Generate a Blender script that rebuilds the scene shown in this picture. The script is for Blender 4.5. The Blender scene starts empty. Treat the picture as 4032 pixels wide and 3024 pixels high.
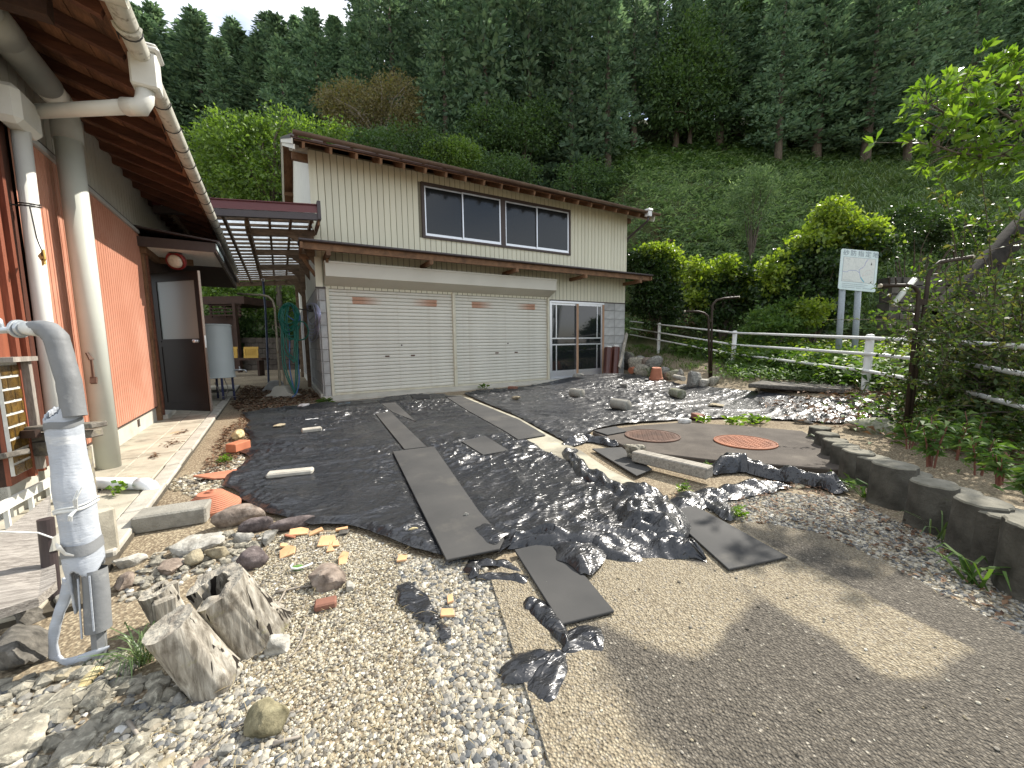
import bpy, bmesh, math, random
import numpy as np
from mathutils import Vector, Matrix, noise as mnoise

# ------------------------------------------------------------------ camera
FPX, PITCH, YAW, ROLL, HCAM = 1558.0, 0.106387, 0.526227, -0.0148274, 1.1
HOUSE_ROT = 0.0207718
_cy, _sy, _cp, _sp = math.cos(YAW), math.sin(YAW), math.cos(PITCH), math.sin(PITCH)
FWD = np.array([_sy*_cp, _cy*_cp, -_sp])
_r0 = np.array([_cy, -_sy, 0.0]); _u0 = np.cross(_r0, FWD)
RGT = _r0*math.cos(ROLL) + _u0*math.sin(ROLL)
UPV = _u0*math.cos(ROLL) - _r0*math.sin(ROLL)
EYE = np.array([0.0, 0.0, HCAM])
scene = bpy.context.scene
COL = scene.collection
cam_d = bpy.data.cameras.new('camera'); cam = bpy.data.objects.new('camera', cam_d); COL.objects.link(cam)
cam_d.sensor_width = 36.0; cam_d.lens = 36.0*FPX/4032.0
cam_d.clip_start = 0.05; cam_d.clip_end = 2000
cam.matrix_world = Matrix([[RGT[0], UPV[0], -FWD[0], 0], [RGT[1], UPV[1], -FWD[1], 0], [RGT[2], UPV[2], -FWD[2], HCAM], [0, 0, 0, 1]])
scene.camera = cam

# ------------------------------------------------------------------ light
SUN_DIR = np.array([1.06, 0.16, 1.0]); SUN_DIR /= np.linalg.norm(SUN_DIR)   # towards the sun
sun_el = math.asin(SUN_DIR[2]); sun_az = math.atan2(SUN_DIR[0], SUN_DIR[1])
world = bpy.data.worlds.new('World'); scene.world = world; world.use_nodes = True
wn, wl = world.node_tree.nodes, world.node_tree.links
wn.clear()
w_out = wn.new('ShaderNodeOutputWorld'); w_bg = wn.new('ShaderNodeBackground'); w_bg.inputs['Strength'].default_value = 0.15
sky = wn.new('ShaderNodeTexSky'); sky.sky_type = 'NISHITA'; sky.sun_disc = False
sky.sun_elevation = sun_el; sky.sun_rotation = sun_az; sky.altitude = 200; sky.air_density = 1.0; sky.dust_density = 1.5
w_tc = wn.new('ShaderNodeTexCoord'); w_mp = wn.new('ShaderNodeMapping'); w_mp.inputs['Scale'].default_value = (1.0, 1.0, 2.2)
w_no = wn.new('ShaderNodeTexNoise'); w_no.inputs['Scale'].default_value = 2.1; w_no.inputs['Detail'].default_value = 7; w_no.inputs['Roughness'].default_value = 0.58
w_cr = wn.new('ShaderNodeValToRGB'); w_cr.color_ramp.elements[0].position = 0.36; w_cr.color_ramp.elements[1].position = 0.58
w_mx = wn.new('ShaderNodeMix'); w_mx.data_type = 'RGBA'
w_mx.inputs['B'].default_value = (6.6, 6.8, 7.0, 1)
wl.new(w_tc.outputs['Generated'], w_mp.inputs['Vector']); wl.new(w_mp.outputs['Vector'], w_no.inputs['Vector'])
wl.new(w_no.outputs['Fac'], w_cr.inputs['Fac']); wl.new(w_cr.outputs['Color'], w_mx.inputs['Factor'])
wl.new(sky.outputs['Color'], w_mx.inputs['A']); wl.new(w_mx.outputs['Result'], w_bg.inputs['Color'])
wl.new(w_bg.outputs['Background'], w_out.inputs['Surface'])
sun_d = bpy.data.lights.new('sun', 'SUN'); sun_d.energy = 5.0; sun_d.angle = math.radians(0.6); sun_d.color = (1.0, 0.945, 0.86)
sun = bpy.data.objects.new('sun', sun_d); COL.objects.link(sun)
sun.rotation_euler = Vector(SUN_DIR).to_track_quat('Z', 'Y').to_euler(); sun.location = (20, 5, 30)
vs = scene.view_settings
scene.display_settings.display_device = 'sRGB'
vs.view_transform = 'Standard'; vs.look = 'None'; vs.exposure = 0.78; vs.gamma = 1.0; vs.use_curve_mapping = False
scene.cycles.max_bounces = 8; scene.cycles.transparent_max_bounces = 8
scene.cycles.diffuse_bounces = 4; scene.cycles.glossy_bounces = 4; scene.cycles.transmission_bounces = 4

# ------------------------------------------------------------------ helpers
rnd = random.Random(7)
def ray(x, y): return FWD + RGT*((x-2016)/FPX) - UPV*((y-1512)/FPX)
def P(x, y, z=0.0):
    d = ray(x, y); return EYE + d*((z-HCAM)/d[2])
def PY(x, y, Y):
    d = ray(x, y); return EYE + d*(Y/d[1])
def PD(x, y, w): return EYE + ray(x, y)*w
def depth(p): return float((np.asarray(p)-EYE) @ FWD)
GR = np.array([math.cos(YAW), -math.sin(YAW)]); GF = np.array([math.sin(YAW), math.cos(YAW)])
def LW(l, w):
    q = GR*l + GF*w; return q[0], q[1]
def sstep(a, b, x):
    t = np.clip((x-a)/(b-a), 0, 1); return t*t*(3-2*t)

ORG = {}
def tag(o, label=None, cat=None, group=None, kind=None):
    if label: o['label'] = label
    if cat: o['category'] = cat
    if group: o['group'] = group
    if kind: o['kind'] = kind
    return o
def thing(name, label, cat, loc=(0, 0, 0), group=None, rotz=0.0):
    o = bpy.data.objects.new(name, None); COL.objects.link(o)
    o.empty_display_size = 0.1
    o.location = tuple(float(v) for v in loc); o.rotation_euler = (0, 0, rotz)
    ORG[o] = Matrix.Translation(o.location) @ Matrix.Rotation(rotz, 4, 'Z')
    return tag(o, label, cat, group)
def link_mesh(name, me, mat, parent=None, loc=None):
    o = bpy.data.objects.new(name, me); COL.objects.link(o)
    if mat is not None and not me.materials: me.materials.append(mat)
    if parent is not None:
        o.parent = parent; ORG[o] = ORG[parent]
    elif loc is not None: o.location = loc
    return o
def np_mesh(name, V, Fs, smooth=False):
    """V (n,3); Fs (m,k) with one k"""
    V = np.asarray(V, np.float32); Fs = np.asarray(Fs, np.int32)
    me = bpy.data.meshes.new(name)
    me.vertices.add(len(V)); me.vertices.foreach_set('co', V.ravel())
    k = Fs.shape[1]
    me.loops.add(Fs.size); me.loops.foreach_set('vertex_index', Fs.ravel())
    me.polygons.add(len(Fs)); me.polygons.foreach_set('loop_start', np.arange(0, Fs.size, k, dtype=np.int32))
    me.polygons.foreach_set('use_smooth', np.full(len(Fs), smooth, dtype=bool))
    me.update(calc_edges=True)
    return me
class MB:
    def __init__(s): s.v = []; s.f = []
    def add(s, vs_, fs_):
        n = len(s.v); s.v += [tuple(map(float, v)) for v in vs_]; s.f += [tuple(i+n for i in f) for f in fs_]; return s
    def box(s, x0, x1, y0, y1, z0, z1):
        return s.add([(x0,y0,z0),(x1,y0,z0),(x1,y1,z0),(x0,y1,z0),(x0,y0,z1),(x1,y0,z1),(x1,y1,z1),(x0,y1,z1)],
                     [(0,3,2,1),(4,5,6,7),(0,1,5,4),(1,2,6,5),(2,3,7,6),(3,0,4,7)])
    def beam(s, p, q, w, h, up=(0, 0, 1), taper=1.0):
        p = np.array(p, float); q = np.array(q, float); d = q-p; d /= np.linalg.norm(d)
        up = np.array(up, float); sd = np.cross(d, up)
        if np.linalg.norm(sd) < 1e-4: sd = np.cross(d, (1, 0, 0))
        sd /= np.linalg.norm(sd); u = np.cross(sd, d)
        vs_ = []
        for c, t in ((p, 1.0), (q, taper)):
            for a, b in ((-1,-1),(1,-1),(1,1),(-1,1)): vs_.append(c + sd*a*w*t/2 + u*b*h*t/2)
        return s.add(vs_, [(0,1,2,3),(7,6,5,4),(0,4,5,1),(1,5,6,2),(2,6,7,3),(3,7,4,0)])
    def tube(s, pts, r, n=10, cap=True):
        pts = [np.array(p, float) for p in pts]
        rs = r if isinstance(r, (list, tuple, np.ndarray)) else [r]*len(pts)
        base = len(s.v); up = None
        for i, p in enumerate(pts):
            if i == 0: d = pts[1]-pts[0]
            elif i == len(pts)-1: d = pts[-1]-pts[-2]
            else:
                d = pts[i+1]-pts[i-1]
            d = d/(np.linalg.norm(d)+1e-12)
            if up is None:
                up = np.cross(d, (0, 0, 1)) if abs(d[2]) < 0.9 else np.cross(d, (1, 0, 0))
            up = up - d*(up@d); up /= np.linalg.norm(up); bn = np.cross(d, up)
            for k in range(n):
                a = 2*math.pi*k/n; q = p + (up*math.cos(a)+bn*math.sin(a))*rs[i]
                s.v.append(tuple(map(float, q)))
        for i in range(len(pts)-1):
            for k in range(n):
                a = base+i*n+k; b = base+i*n+(k+1) % n
                s.f.append((a, b, b+n, a+n))
        if cap:
            s.f.append(tuple(base+k for k in reversed(range(n)))); e = base+(len(pts)-1)*n
            s.f.append(tuple(e+k for k in range(n)))
        return s
    def lathe(s, prof, n=24, o=(0, 0, 0), ax=None):
        base = len(s.v)
        for r, z in prof:
            for k in range(n):
                a = 2*math.pi*k/n; s.v.append((o[0]+r*math.cos(a), o[1]+r*math.sin(a), o[2]+z))
        for i in range(len(prof)-1):
            for k in range(n):
                a = base+i*n+k; b = base+i*n+(k+1) % n; s.f.append((a, b, b+n, a+n))
        s.f.append(tuple(base+k for k in reversed(range(n)))); e = base+(len(prof)-1)*n
        s.f.append(tuple(e+k for k in range(n)))
        return s
    def prism(s, poly, z0, z1):
        n = len(poly)
        vs_ = [(p[0], p[1], z0) for p in poly] + [(p[0], p[1], z1) for p in poly]
        a = sum(poly[i][0]*poly[(i+1) % n][1]-poly[(i+1) % n][0]*poly[i][1] for i in range(n))
        fs_ = [tuple(range(n-1, -1, -1)), tuple(range(n, 2*n))] + [(i, (i+1) % n, n+(i+1) % n, n+i) for i in range(n)]
        if a < 0: fs_ = [tuple(reversed(f)) for f in fs_]
        return s.add(vs_, fs_)
    def quad(s, *c): return s.add(c, [tuple(range(len(c)))])
    def build(s, name, mat, parent=None, smooth=False, bevel=0.0, loc=None, local=False, fix=False):
        me = bpy.data.meshes.new(name)
        V = [Vector(v) for v in s.v]
        if not local:
            if parent is not None:
                inv = ORG[parent].inverted(); V = [inv @ v for v in V]
            elif loc is not None:
                L = Vector([float(a) for a in loc]); V = [v-L for v in V]
        me.from_pydata(V, [], s.f)
        if bevel > 0 or fix:
            bm = bmesh.new(); bm.from_mesh(me)
            bmesh.ops.recalc_face_normals(bm, faces=bm.faces)
            if bevel > 0: bmesh.ops.bevel(bm, geom=list(bm.edges), offset=bevel, segments=1, affect='EDGES', profile=0.5)
            bm.to_mesh(me); bm.free()
        if smooth: me.shade_smooth()
        me.update()
        return link_mesh(name, me, mat, parent, tuple(float(a) for a in loc) if (loc is not None and parent is None) else None)
def share(src, name, parent, loc=(0, 0, 0), rot=(0, 0, 0), scale=(1, 1, 1)):
    o = bpy.data.objects.new(name, src if isinstance(src, bpy.types.Mesh) else src.data); COL.objects.link(o)
    o.parent = parent; o.location = loc; o.rotation_euler = rot; o.scale = scale
    ORG[o] = ORG[parent]
    return o
def smooth_by_angle(o, deg=40):
    o.data.shade_smooth()
    try: o.data.set_sharp_from_angle(angle=math.radians(deg))
    except Exception: pass
    return o

# ------------------------------------------------------------------ materials
class NT:
    def __init__(s, name):
        s.m = bpy.data.materials.new(name); s.m.use_nodes = True; s.n = s.m.node_tree.nodes; s.l = s.m.node_tree.links
        s.n.clear(); s.out = s.n.new('ShaderNodeOutputMaterial'); s.b = s.n.new('ShaderNodeBsdfPrincipled'); s.tc = None
        s.l.new(s.b.outputs[0], s.out.inputs['Surface'])
    def new(s, t, **kw):
        x = s.n.new('ShaderNode'+t)
        for k, v in kw.items(): setattr(x, k, v)
        return x
    def coord(s, which='Object', scale=(1, 1, 1), rot=(0, 0, 0)):
        if s.tc is None: s.tc = s.new('TexCoord')
        if which == 'World':
            g = s.new('NewGeometry'); src = g.outputs['Position']
        else: src = s.tc.outputs[which]
        m = s.new('Mapping'); m.inputs['Scale'].default_value = scale; m.inputs['Rotation'].default_value = rot
        s.l.new(src, m.inputs['Vector']); return m.outputs['Vector']
    def noise(s, co, scale, detail=6, rough=0.55, dist=0.0):
        x = s.new('TexNoise'); x.inputs['Scale'].default_value = scale; x.inputs['Detail'].default_value = detail
        x.inputs['Roughness'].default_value = rough; x.inputs['Distortion'].default_value = dist
        s.l.new(co, x.inputs['Vector']); return x.outputs['Fac']
    def voro(s, co, scale, feature='F1', out='Distance'):
        x = s.new('TexVoronoi', feature=feature); x.inputs['Scale'].default_value = scale
        s.l.new(co, x.inputs['Vector']); return x.outputs[out]
    def wave(s, co, scale, dist=4, detail=3, dscale=1.0, direction='X'):
        x = s.new('TexWave', bands_direction=direction); x.inputs['Scale'].default_value = scale; x.inputs['Distortion'].default_value = dist
        x.inputs['Detail'].default_value = detail; x.inputs['Detail Scale'].default_value = dscale
        s.l.new(co, x.inputs['Vector']); return x.outputs['Fac']
    def ramp(s, fac, stops, interp='LINEAR'):
        x = s.new('ValToRGB'); cr = x.color_ramp; cr.interpolation = interp
        while len(cr.elements) < len(stops): cr.elements.new(0.5)
        for e, (p_, c) in zip(cr.elements, stops):
            e.position = p_; e.color = (*c, 1) if not isinstance(c, (int, float)) else (c, c, c, 1)
        s.l.new(fac, x.inputs['Fac']); return x.outputs['Color']
    def mix(s, fac, a, b, mode='MIX'):
        x = s.new('Mix', data_type='RGBA', blend_type=mode)
        for v, k in ((a, 'A'), (b, 'B')):
            if hasattr(v, 'is_linked'): s.l.new(v, x.inputs[k])
            else: x.inputs[k].default_value = (*v, 1) if not isinstance(v, (int, float)) else (v, v, v, 1)
        if hasattr(fac, 'is_linked'): s.l.new(fac, x.inputs['Factor'])
        else: x.inputs['Factor'].default_value = fac
        return x.outputs['Result']
    def math(s, op, a, b=0.0, clamp=False):
        x = s.new('Math', operation=op, use_clamp=clamp)
        for v, k in ((a, 0), (b, 1)):
            if hasattr(v, 'is_linked'): s.l.new(v, x.inputs[k])
            else: x.inputs[k].default_value = v
        return x.outputs[0]
    def setc(s, c):
        if hasattr(c, 'is_linked'): s.l.new(c, s.b.inputs['Base Color'])
        else: s.b.inputs['Base Color'].default_value = (*c, 1)
    def setr(s, r):
        if hasattr(r, 'is_linked'): s.l.new(r, s.b.inputs['Roughness'])
        else: s.b.inputs['Roughness'].default_value = r
    def bump(s, h, strength=0.3, dist=0.01):
        x = s.new('Bump'); x.inputs['Strength'].default_value = strength; x.inputs['Distance'].default_value = dist
        s.l.new(h, x.inputs['Height'])
        prev = s.b.inputs['Normal']
        if prev.is_linked: s.l.new(prev.links[0].from_socket, x.inputs['Normal'])
        s.l.new(x.outputs['Normal'], prev)
    def island(s):
        g = s.new('NewGeometry'); return g.outputs['Random Per Island']
    def objrand(s):
        g = s.new('ObjectInfo'); return g.outputs['Random']
    def vary(s, col, fac, amt=0.25):
        v = s.math('MULTIPLY_ADD', fac, 2*amt); v.node.inputs[2].default_value = 1-amt
        h = s.new('HueSaturation'); s.l.new(col, h.inputs['Color']) if hasattr(col, 'is_linked') else None
        if not hasattr(col, 'is_linked'): h.inputs['Color'].default_value = (*col, 1)
        s.l.new(v, h.inputs['Value']); return h.outputs['Color']
    def spec(s, v): s.b.inputs['Specular IOR Level'].default_value = v

def m_noise(name, stops, scale=6, detail=7, rough=0.7, bump=(60, 0.25, 0.004), co='Object', st=(1, 1, 1), stain=None, rnd_amt=0.0, spec=0.4, metallic=0.0, stain2=None):
    t = NT(name); c = t.coord(co, st)
    col = t.ramp(t.noise(c, scale, detail), stops)
    for sn in (stain, stain2):
        if sn:
            sc, lo, hi, colr, amt = sn
            f = t.ramp(t.noise(c, sc, 8, 0.65), [(lo, 0.0), (hi, amt)])
            col = t.mix(f, col, colr)
    if rnd_amt: col = t.vary(col, t.objrand(), rnd_amt)
    t.setc(col); t.setr(rough); t.spec(spec); t.b.inputs['Metallic'].default_value = metallic
    if bump: t.bump(t.noise(c, bump[0], 5, 0.6), bump[1], bump[2])
    return t.m
def m_wood(name, dark, light, axis=(1, 1, 12), scale=3.0, rough=0.75, bump=0.35, rnd_amt=0.15, stain=None):
    """axis = mapping scale; the small entry runs along the grain"""
    t = NT(name); c = t.coord('Object', axis)
    n1 = t.noise(c, scale, 8, 0.65, 0.6); n2 = t.noise(c, scale*7, 5, 0.6)
    f = t.math('MULTIPLY_ADD', n1, 0.65); t.l.new(t.math('MULTIPLY', n2, 0.35), f.node.inputs[2])
    col = t.ramp(f, [(0.32, dark), (0.68, light)])
    if stain:
        sc, lo, hi, colr, amt = stain
        col = t.mix(t.ramp(t.noise(t.coord('Object'), sc, 7, 0.6), [(lo, 0.0), (hi, amt)]), col, colr)
    col = t.vary(col, t.objrand(), rnd_amt)
    t.setc(col); t.setr(rough); t.spec(0.3); t.bump(f, bump, 0.01)
    return t.m
def m_leaf(name, stops, trans=0.4, rough=0.42, tint=(1.15, 1.2, 0.45), spec=0.5, objvar=0.0):
    t = NT(name); col = t.ramp(t.island(), stops)
    if objvar: col = t.vary(col, t.objrand(), objvar)
    t.setc(col); t.setr(rough); t.spec(spec)
    tr = t.new('BsdfTranslucent'); cc = t.mix(1.0, col, tint, 'MULTIPLY'); t.l.new(cc, tr.inputs['Color'])
    mx = t.new('MixShader'); mx.inputs['Fac'].default_value = trans
    t.l.new(t.b.outputs[0], mx.inputs[1]); t.l.new(tr.outputs[0], mx.inputs[2]); t.l.new(mx.outputs[0], t.out.inputs['Surface'])
    return t.m
def m_plain(name, col, rough=0.5, spec=0.5, metallic=0.0, var=0.12, scale=30, bump=0.05):
    return m_noise(name, [(0.3, tuple(v*(1-var) for v in col)), (0.7, tuple(min(1, v*(1+var)) for v in col))], scale, 5, rough, (scale*4, bump, 0.003), spec=spec, metallic=metallic)
# ------------------------------------------------------------------ materials used all over
M = {}
def ground_mat():
    t = NT('gravelly_soil'); c = t.coord('World')
    big = t.noise(c, 1.3, 6, 0.6); fine = t.noise(c, 90, 4, 0.6); vor = t.voro(c, 95, 'F1', 'Color')
    base = t.ramp(big, [(0.35, (0.15, 0.115, 0.075)), (0.65, (0.29, 0.24, 0.16))])
    sp = t.ramp(t.voro(c, 70), [(0.25, (0.50, 0.43, 0.30)), (0.55, (0.14, 0.105, 0.07))])
    col = t.mix(0.45, base, sp)
    sep = t.new('SeparateXYZ'); t.l.new(t.coord('World'), sep.inputs[0])
    zf = t.math('MULTIPLY_ADD', sep.outputs['Z'], 0.7); zf.node.inputs[2].default_value = -0.05
    hill = t.ramp(t.noise(c, 0.9, 7, 0.6), [(0.35, (0.045, 0.062, 0.022)), (0.7, (0.10, 0.105, 0.045))])
    col = t.mix(t.ramp(zf, [(0.25, 0.0), (0.75, 1.0)]), col, hill)
    t.setc(col); t.setr(0.95); t.spec(0.2)
    t.bump(t.voro(c, 75), 0.5, 0.012); t.bump(fine, 0.25, 0.006)
    return t.m
M['ground'] = ground_mat()
def agg_mat():
    t = NT('exposed_aggregate_concrete'); c = t.coord('World')
    v = t.voro(c, 120, 'F1', 'Color'); vd = t.voro(c, 120, 'F1', 'Distance'); n = t.noise(c, 2.2, 6, 0.6)
    sepc = t.new('SeparateColor'); t.l.new(v, sepc.inputs[0])
    stone = t.ramp(sepc.outputs[0], [(0.0, (0.17, 0.142, 0.098)), (0.45, (0.30, 0.255, 0.175)), (0.8, (0.40, 0.35, 0.25)), (1.0, (0.20, 0.185, 0.16))])
    clean = t.mix(t.ramp(vd, [(0.3, 0.0), (0.62, 0.55)]), stone, (0.16, 0.13, 0.088))
    dst = t.ramp(sepc.outputs[1], [(0.0, (0.070, 0.062, 0.050)), (0.5, (0.12, 0.107, 0.086)), (0.90, (0.18, 0.16, 0.128)), (0.985, (0.17, 0.15, 0.12)), (0.99, (0.36, 0.33, 0.27))])
    dirty = t.mix(t.ramp(vd, [(0.3, 0.0), (0.6, 0.6)]), dst, (0.055, 0.048, 0.038))
    at = t.new('Attribute'); at.attribute_name = 'grime'
    f = t.math('ADD', at.outputs['Fac'], t.math('MULTIPLY', t.math('SUBTRACT', t.noise(c, 9, 7, 0.7), 0.5), 0.75))
    f = t.ramp(f, [(0.25, 0.0), (0.75, 0.97)])
    t.setc(t.mix(f, clean, dirty)); t.setr(0.9); t.spec(0.25)
    t.bump(vd, 1.0, 0.008); t.bump(t.noise(c, 160, 3), 0.3, 0.004)
    return t.m
M['agg'] = agg_mat()
M['concrete'] = m_noise('weathered_concrete', [(0.3, (0.30, 0.275, 0.215)), (0.7, (0.46, 0.42, 0.33))], 4, 8, 0.9, (90, 0.35, 0.006), co='World', stain=(2.2, 0.50, 0.68, (0.13, 0.115, 0.085), 0.8), stain2=(3.1, 0.62, 0.7, (0.42, 0.27, 0.09), 0.65))
M['kerbc'] = m_noise('kerb_concrete', [(0.3, (0.30, 0.28, 0.235)), (0.7, (0.45, 0.425, 0.36))], 9, 8, 0.9, (120, 0.4, 0.006), co='World', stain=(5, 0.55, 0.7, (0.15, 0.135, 0.11), 0.6))
M['foundc'] = m_noise('foundation_concrete', [(0.3, (0.38, 0.365, 0.31)), (0.7, (0.50, 0.48, 0.41))], 3, 7, 0.9, (70, 0.25, 0.004), stain=(2.5, 0.56, 0.75, (0.23, 0.20, 0.15), 0.5))
M['slabc'] = m_noise('grimy_tank_slab', [(0.3, (0.045, 0.036, 0.028)), (0.7, (0.095, 0.080, 0.064))], 3.5, 8, 0.92, (110, 0.4, 0.006), co='World', stain=(3.0, 0.60, 0.78, (0.25, 0.22, 0.17), 0.5), stain2=(60, 0.70, 0.74, (0.42, 0.38, 0.30), 0.7))
M['block'] = m_noise('concrete_block', [(0.3, (0.30, 0.30, 0.285)), (0.7, (0.43, 0.43, 0.41))], 7, 7, 0.92, (130, 0.45, 0.006), rnd_amt=0.12, stain=(3.5, 0.60, 0.74, (0.17, 0.16, 0.145), 0.6))
M['mortar'] = m_noise('mortar', [(0.3, (0.20, 0.195, 0.18)), (0.7, (0.28, 0.275, 0.255))], 12, 5, 0.95, (90, 0.3, 0.004))
M['joint'] = m_noise('dirt_joint', [(0.3, (0.05, 0.042, 0.03)), (0.7, (0.10, 0.085, 0.06))], 20, 5, 0.95, (90, 0.3, 0.004), co='World')
M['cream'] = m_noise('cream_siding', [(0.3, (0.57, 0.55, 0.415)), (0.7, (0.63, 0.61, 0.475))], 2.5, 6, 0.5, (40, 0.06, 0.003), rnd_amt=0.035, stain=(1.6, 0.56, 0.8, (0.40, 0.37, 0.27), 0.5), st=(3, 3, 0.5))
M['creamlite'] = m_noise('pale_side_siding', [(0.3, (0.62, 0.62, 0.54)), (0.7, (0.68, 0.68, 0.60))], 3, 5, 0.55, (40, 0.06, 0.003))
M['groove'] = m_plain('siding_groove', (0.20, 0.185, 0.13), 0.8)
M['boxpaint'] = m_noise('shutter_box_paint', [(0.3, (0.50, 0.48, 0.40)), (0.7, (0.55, 0.53, 0.445))], 2, 5, 0.45, None, stain=(4, 0.64, 0.8, (0.36, 0.33, 0.25), 0.4))
M['shutter'] = m_noise('shutter_slat_paint', [(0.3, (0.56, 0.545, 0.47)), (0.7, (0.63, 0.615, 0.535))], 2.0, 6, 0.42, (30, 0.04, 0.002), rnd_amt=0.03, st=(1.2, 1, 0.5), stain=(3.5, 0.54, 0.76, (0.40, 0.35, 0.255), 0.6))
def rust_mat():
    t = NT('shutter_slat_rusted'); c = t.coord('Object'); s_ = t.new('SeparateXYZ'); t.l.new(c, s_.inputs[0])
    u = t.math('DIVIDE', s_.outputs['X'], 2.6)
    u = t.math('ADD', u, t.math('MULTIPLY', t.math('SUBTRACT', t.noise(c, 14, 5), 0.5), 0.03))
    f = t.ramp(u, [(0.0, 0.0), (0.165, 0.02), (0.17, 0.9), (0.24, 0.85), (0.40, 0.0), (0.64, 0.0), (0.78, 0.8), (0.86, 0.92), (0.865, 0.05), (1.0, 0.0)])
    col = t.mix(f, t.ramp(t.noise(c, 3), [(0.3, (0.56, 0.545, 0.47)), (0.7, (0.63, 0.615, 0.535))]), t.ramp(t.noise(c, 30), [(0.3, (0.33, 0.145, 0.075)), (0.7, (0.46, 0.23, 0.13))]))
    t.setc(col); t.setr(0.55); t.spec(0.35); return t.m
M['rustslat'] = rust_mat()
M['rail'] = m_noise('guide_rail_paint', [(0.3, (0.50, 0.47, 0.36)), (0.7, (0.58, 0.55, 0.43))], 6, 6, 0.5, None, stain=(5, 0.56, 0.75, (0.40, 0.31, 0.17), 0.5))
M['alu'] = m_plain('aluminium', (0.62, 0.63, 0.64), 0.35, 0.5, 0.75, 0.05)
M['darkframe'] = m_plain('dark_brown_metal', (0.055, 0.038, 0.032), 0.5, 0.4)
M['brownmetal'] = m_noise('brown_gutter_paint', [(0.3, (0.095, 0.062, 0.045)), (0.7, (0.15, 0.10, 0.07))], 3, 6, 0.45, None, stain=(8, 0.6, 0.8, (0.24, 0.19, 0.14), 0.4), st=(1, 1, 1))
M['roofmetal'] = m_noise('brown_roof_metal', [(0.3, (0.075, 0.042, 0.034)), (0.7, (0.12, 0.068, 0.054))], 3, 6, 0.45, None)
M['maroon'] = m_noise('maroon_fascia_paint', [(0.3, (0.085, 0.022, 0.022)), (0.7, (0.115, 0.032, 0.030))], 2, 5, 0.4, None)
M['darkfascia'] = m_plain('dark_fascia_metal', (0.045, 0.034, 0.034), 0.4)
M['wood'] = m_wood('brown_timber', (0.085, 0.045, 0.024), (0.24, 0.135, 0.07), (2, 2, 2), 4, stain=(3, 0.58, 0.75, (0.04, 0.028, 0.02), 0.7))
M['darkwood'] = m_wood('dark_stained_timber', (0.022, 0.013, 0.010), (0.070, 0.036, 0.022), (2, 2, 2), 4)
M['soffitwood'] = m_wood('peeling_soffit_board', (0.055, 0.026, 0.015), (0.27, 0.13, 0.065), (7, 1.2, 2), 2.2, rnd_amt=0.35, stain=(2.0, 0.55, 0.72, (0.06, 0.032, 0.02), 0.75))
M['rafter'] = m_wood('rafter_wood', (0.045, 0.018, 0.012), (0.16, 0.065, 0.036), (1, 6, 6), 2.2, rnd_amt=0.3)
M['latticewood'] = m_wood('weathered_lattice_wood', (0.075, 0.052, 0.035), (0.27, 0.185, 0.12), (1.2, 3, 4), 4, rnd_amt=0.25)
def glass_mat(name, base, rough, bump, scale, st=(1, 1, 1)):
    t = NT(name); t.setc(base); t.setr(rough); t.spec(0.75)
    if bump: t.bump(t.noise(t.coord('Object', st), scale, 3, 0.5), bump, 0.004)
    return t.m
M['figglass'] = glass_mat('patterned_window_glass', (0.014, 0.016, 0.017), 0.10, 0.35, 42, (1, 1, 0.5)); M['figglass'].node_tree.nodes['Principled BSDF'].inputs['Specular IOR Level'].default_value = 0.45
M['darkglass'] = glass_mat('dark_door_glass', (0.012, 0.014, 0.015), 0.05, 0.03, 4)
M['frost'] = glass_mat('frosted_door_glass', (0.17, 0.195, 0.19), 0.35, 0, 10)

# ------------------------------------------------------------------ polygon grids
def in_poly(X, Y, poly):
    ins = np.zeros(X.shape, bool); n = len(poly)
    for i in range(n):
        x1, y1 = poly[i]; x2, y2 = poly[(i+1) % n]
        c = ((y1 > Y) != (y2 > Y)) & (X < (x2-x1)*(Y-y1)/((y2-y1)+1e-12)+x1)
        ins ^= c
    return ins
def edge_near(X, Y, poly):
    """distance and nearest point on the outline"""
    best = np.full(X.shape, 1e9); bx = X.copy(); by = Y.copy(); n = len(poly)
    for i in range(n):
        x1, y1 = poly[i]; x2, y2 = poly[(i+1) % n]; dx, dy = x2-x1, y2-y1
        t = np.clip(((X-x1)*dx+(Y-y1)*dy)/(dx*dx+dy*dy+1e-12), 0, 1)
        px, py = x1+t*dx, y1+t*dy; d = np.hypot(X-px, Y-py); m = d < best
        best = np.where(m, d, best); bx = np.where(m, px, bx); by = np.where(m, py, by)
    return best, bx, by
def poly_grid(poly, res):
    poly = [(float(p[0]), float(p[1])) for p in poly]
    xs = np.arange(min(p[0] for p in poly)-res, max(p[0] for p in poly)+2*res, res)
    ys = np.arange(min(p[1] for p in poly)-res, max(p[1] for p in poly)+2*res, res)
    X, Y = np.meshgrid(xs, ys, indexing='ij')
    ins = in_poly(X, Y, poly); d, bx, by = edge_near(X, Y, poly)
    cell = ins[:-1, :-1] | ins[1:, :-1] | ins[1:, 1:] | ins[:-1, 1:]
    X2 = np.where(ins, X, bx); Y2 = np.where(ins, Y, by); D = np.where(ins, d, 0.0)
    ny = len(ys); I, J = np.nonzero(cell)
    F = np.stack([I*ny+J, (I+1)*ny+J, (I+1)*ny+J+1, I*ny+J+1], 1)
    used = np.unique(F); remap = np.full(X.size, -1); remap[used] = np.arange(len(used))
    return X2.ravel()[used], Y2.ravel()[used], D.ravel()[used], remap[F]
def pxpoly(pts, z=0.0): return [tuple(P(x, y, z)[:2]) for x, y in pts]
def PL(*pts): return pxpoly(pts)

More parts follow.
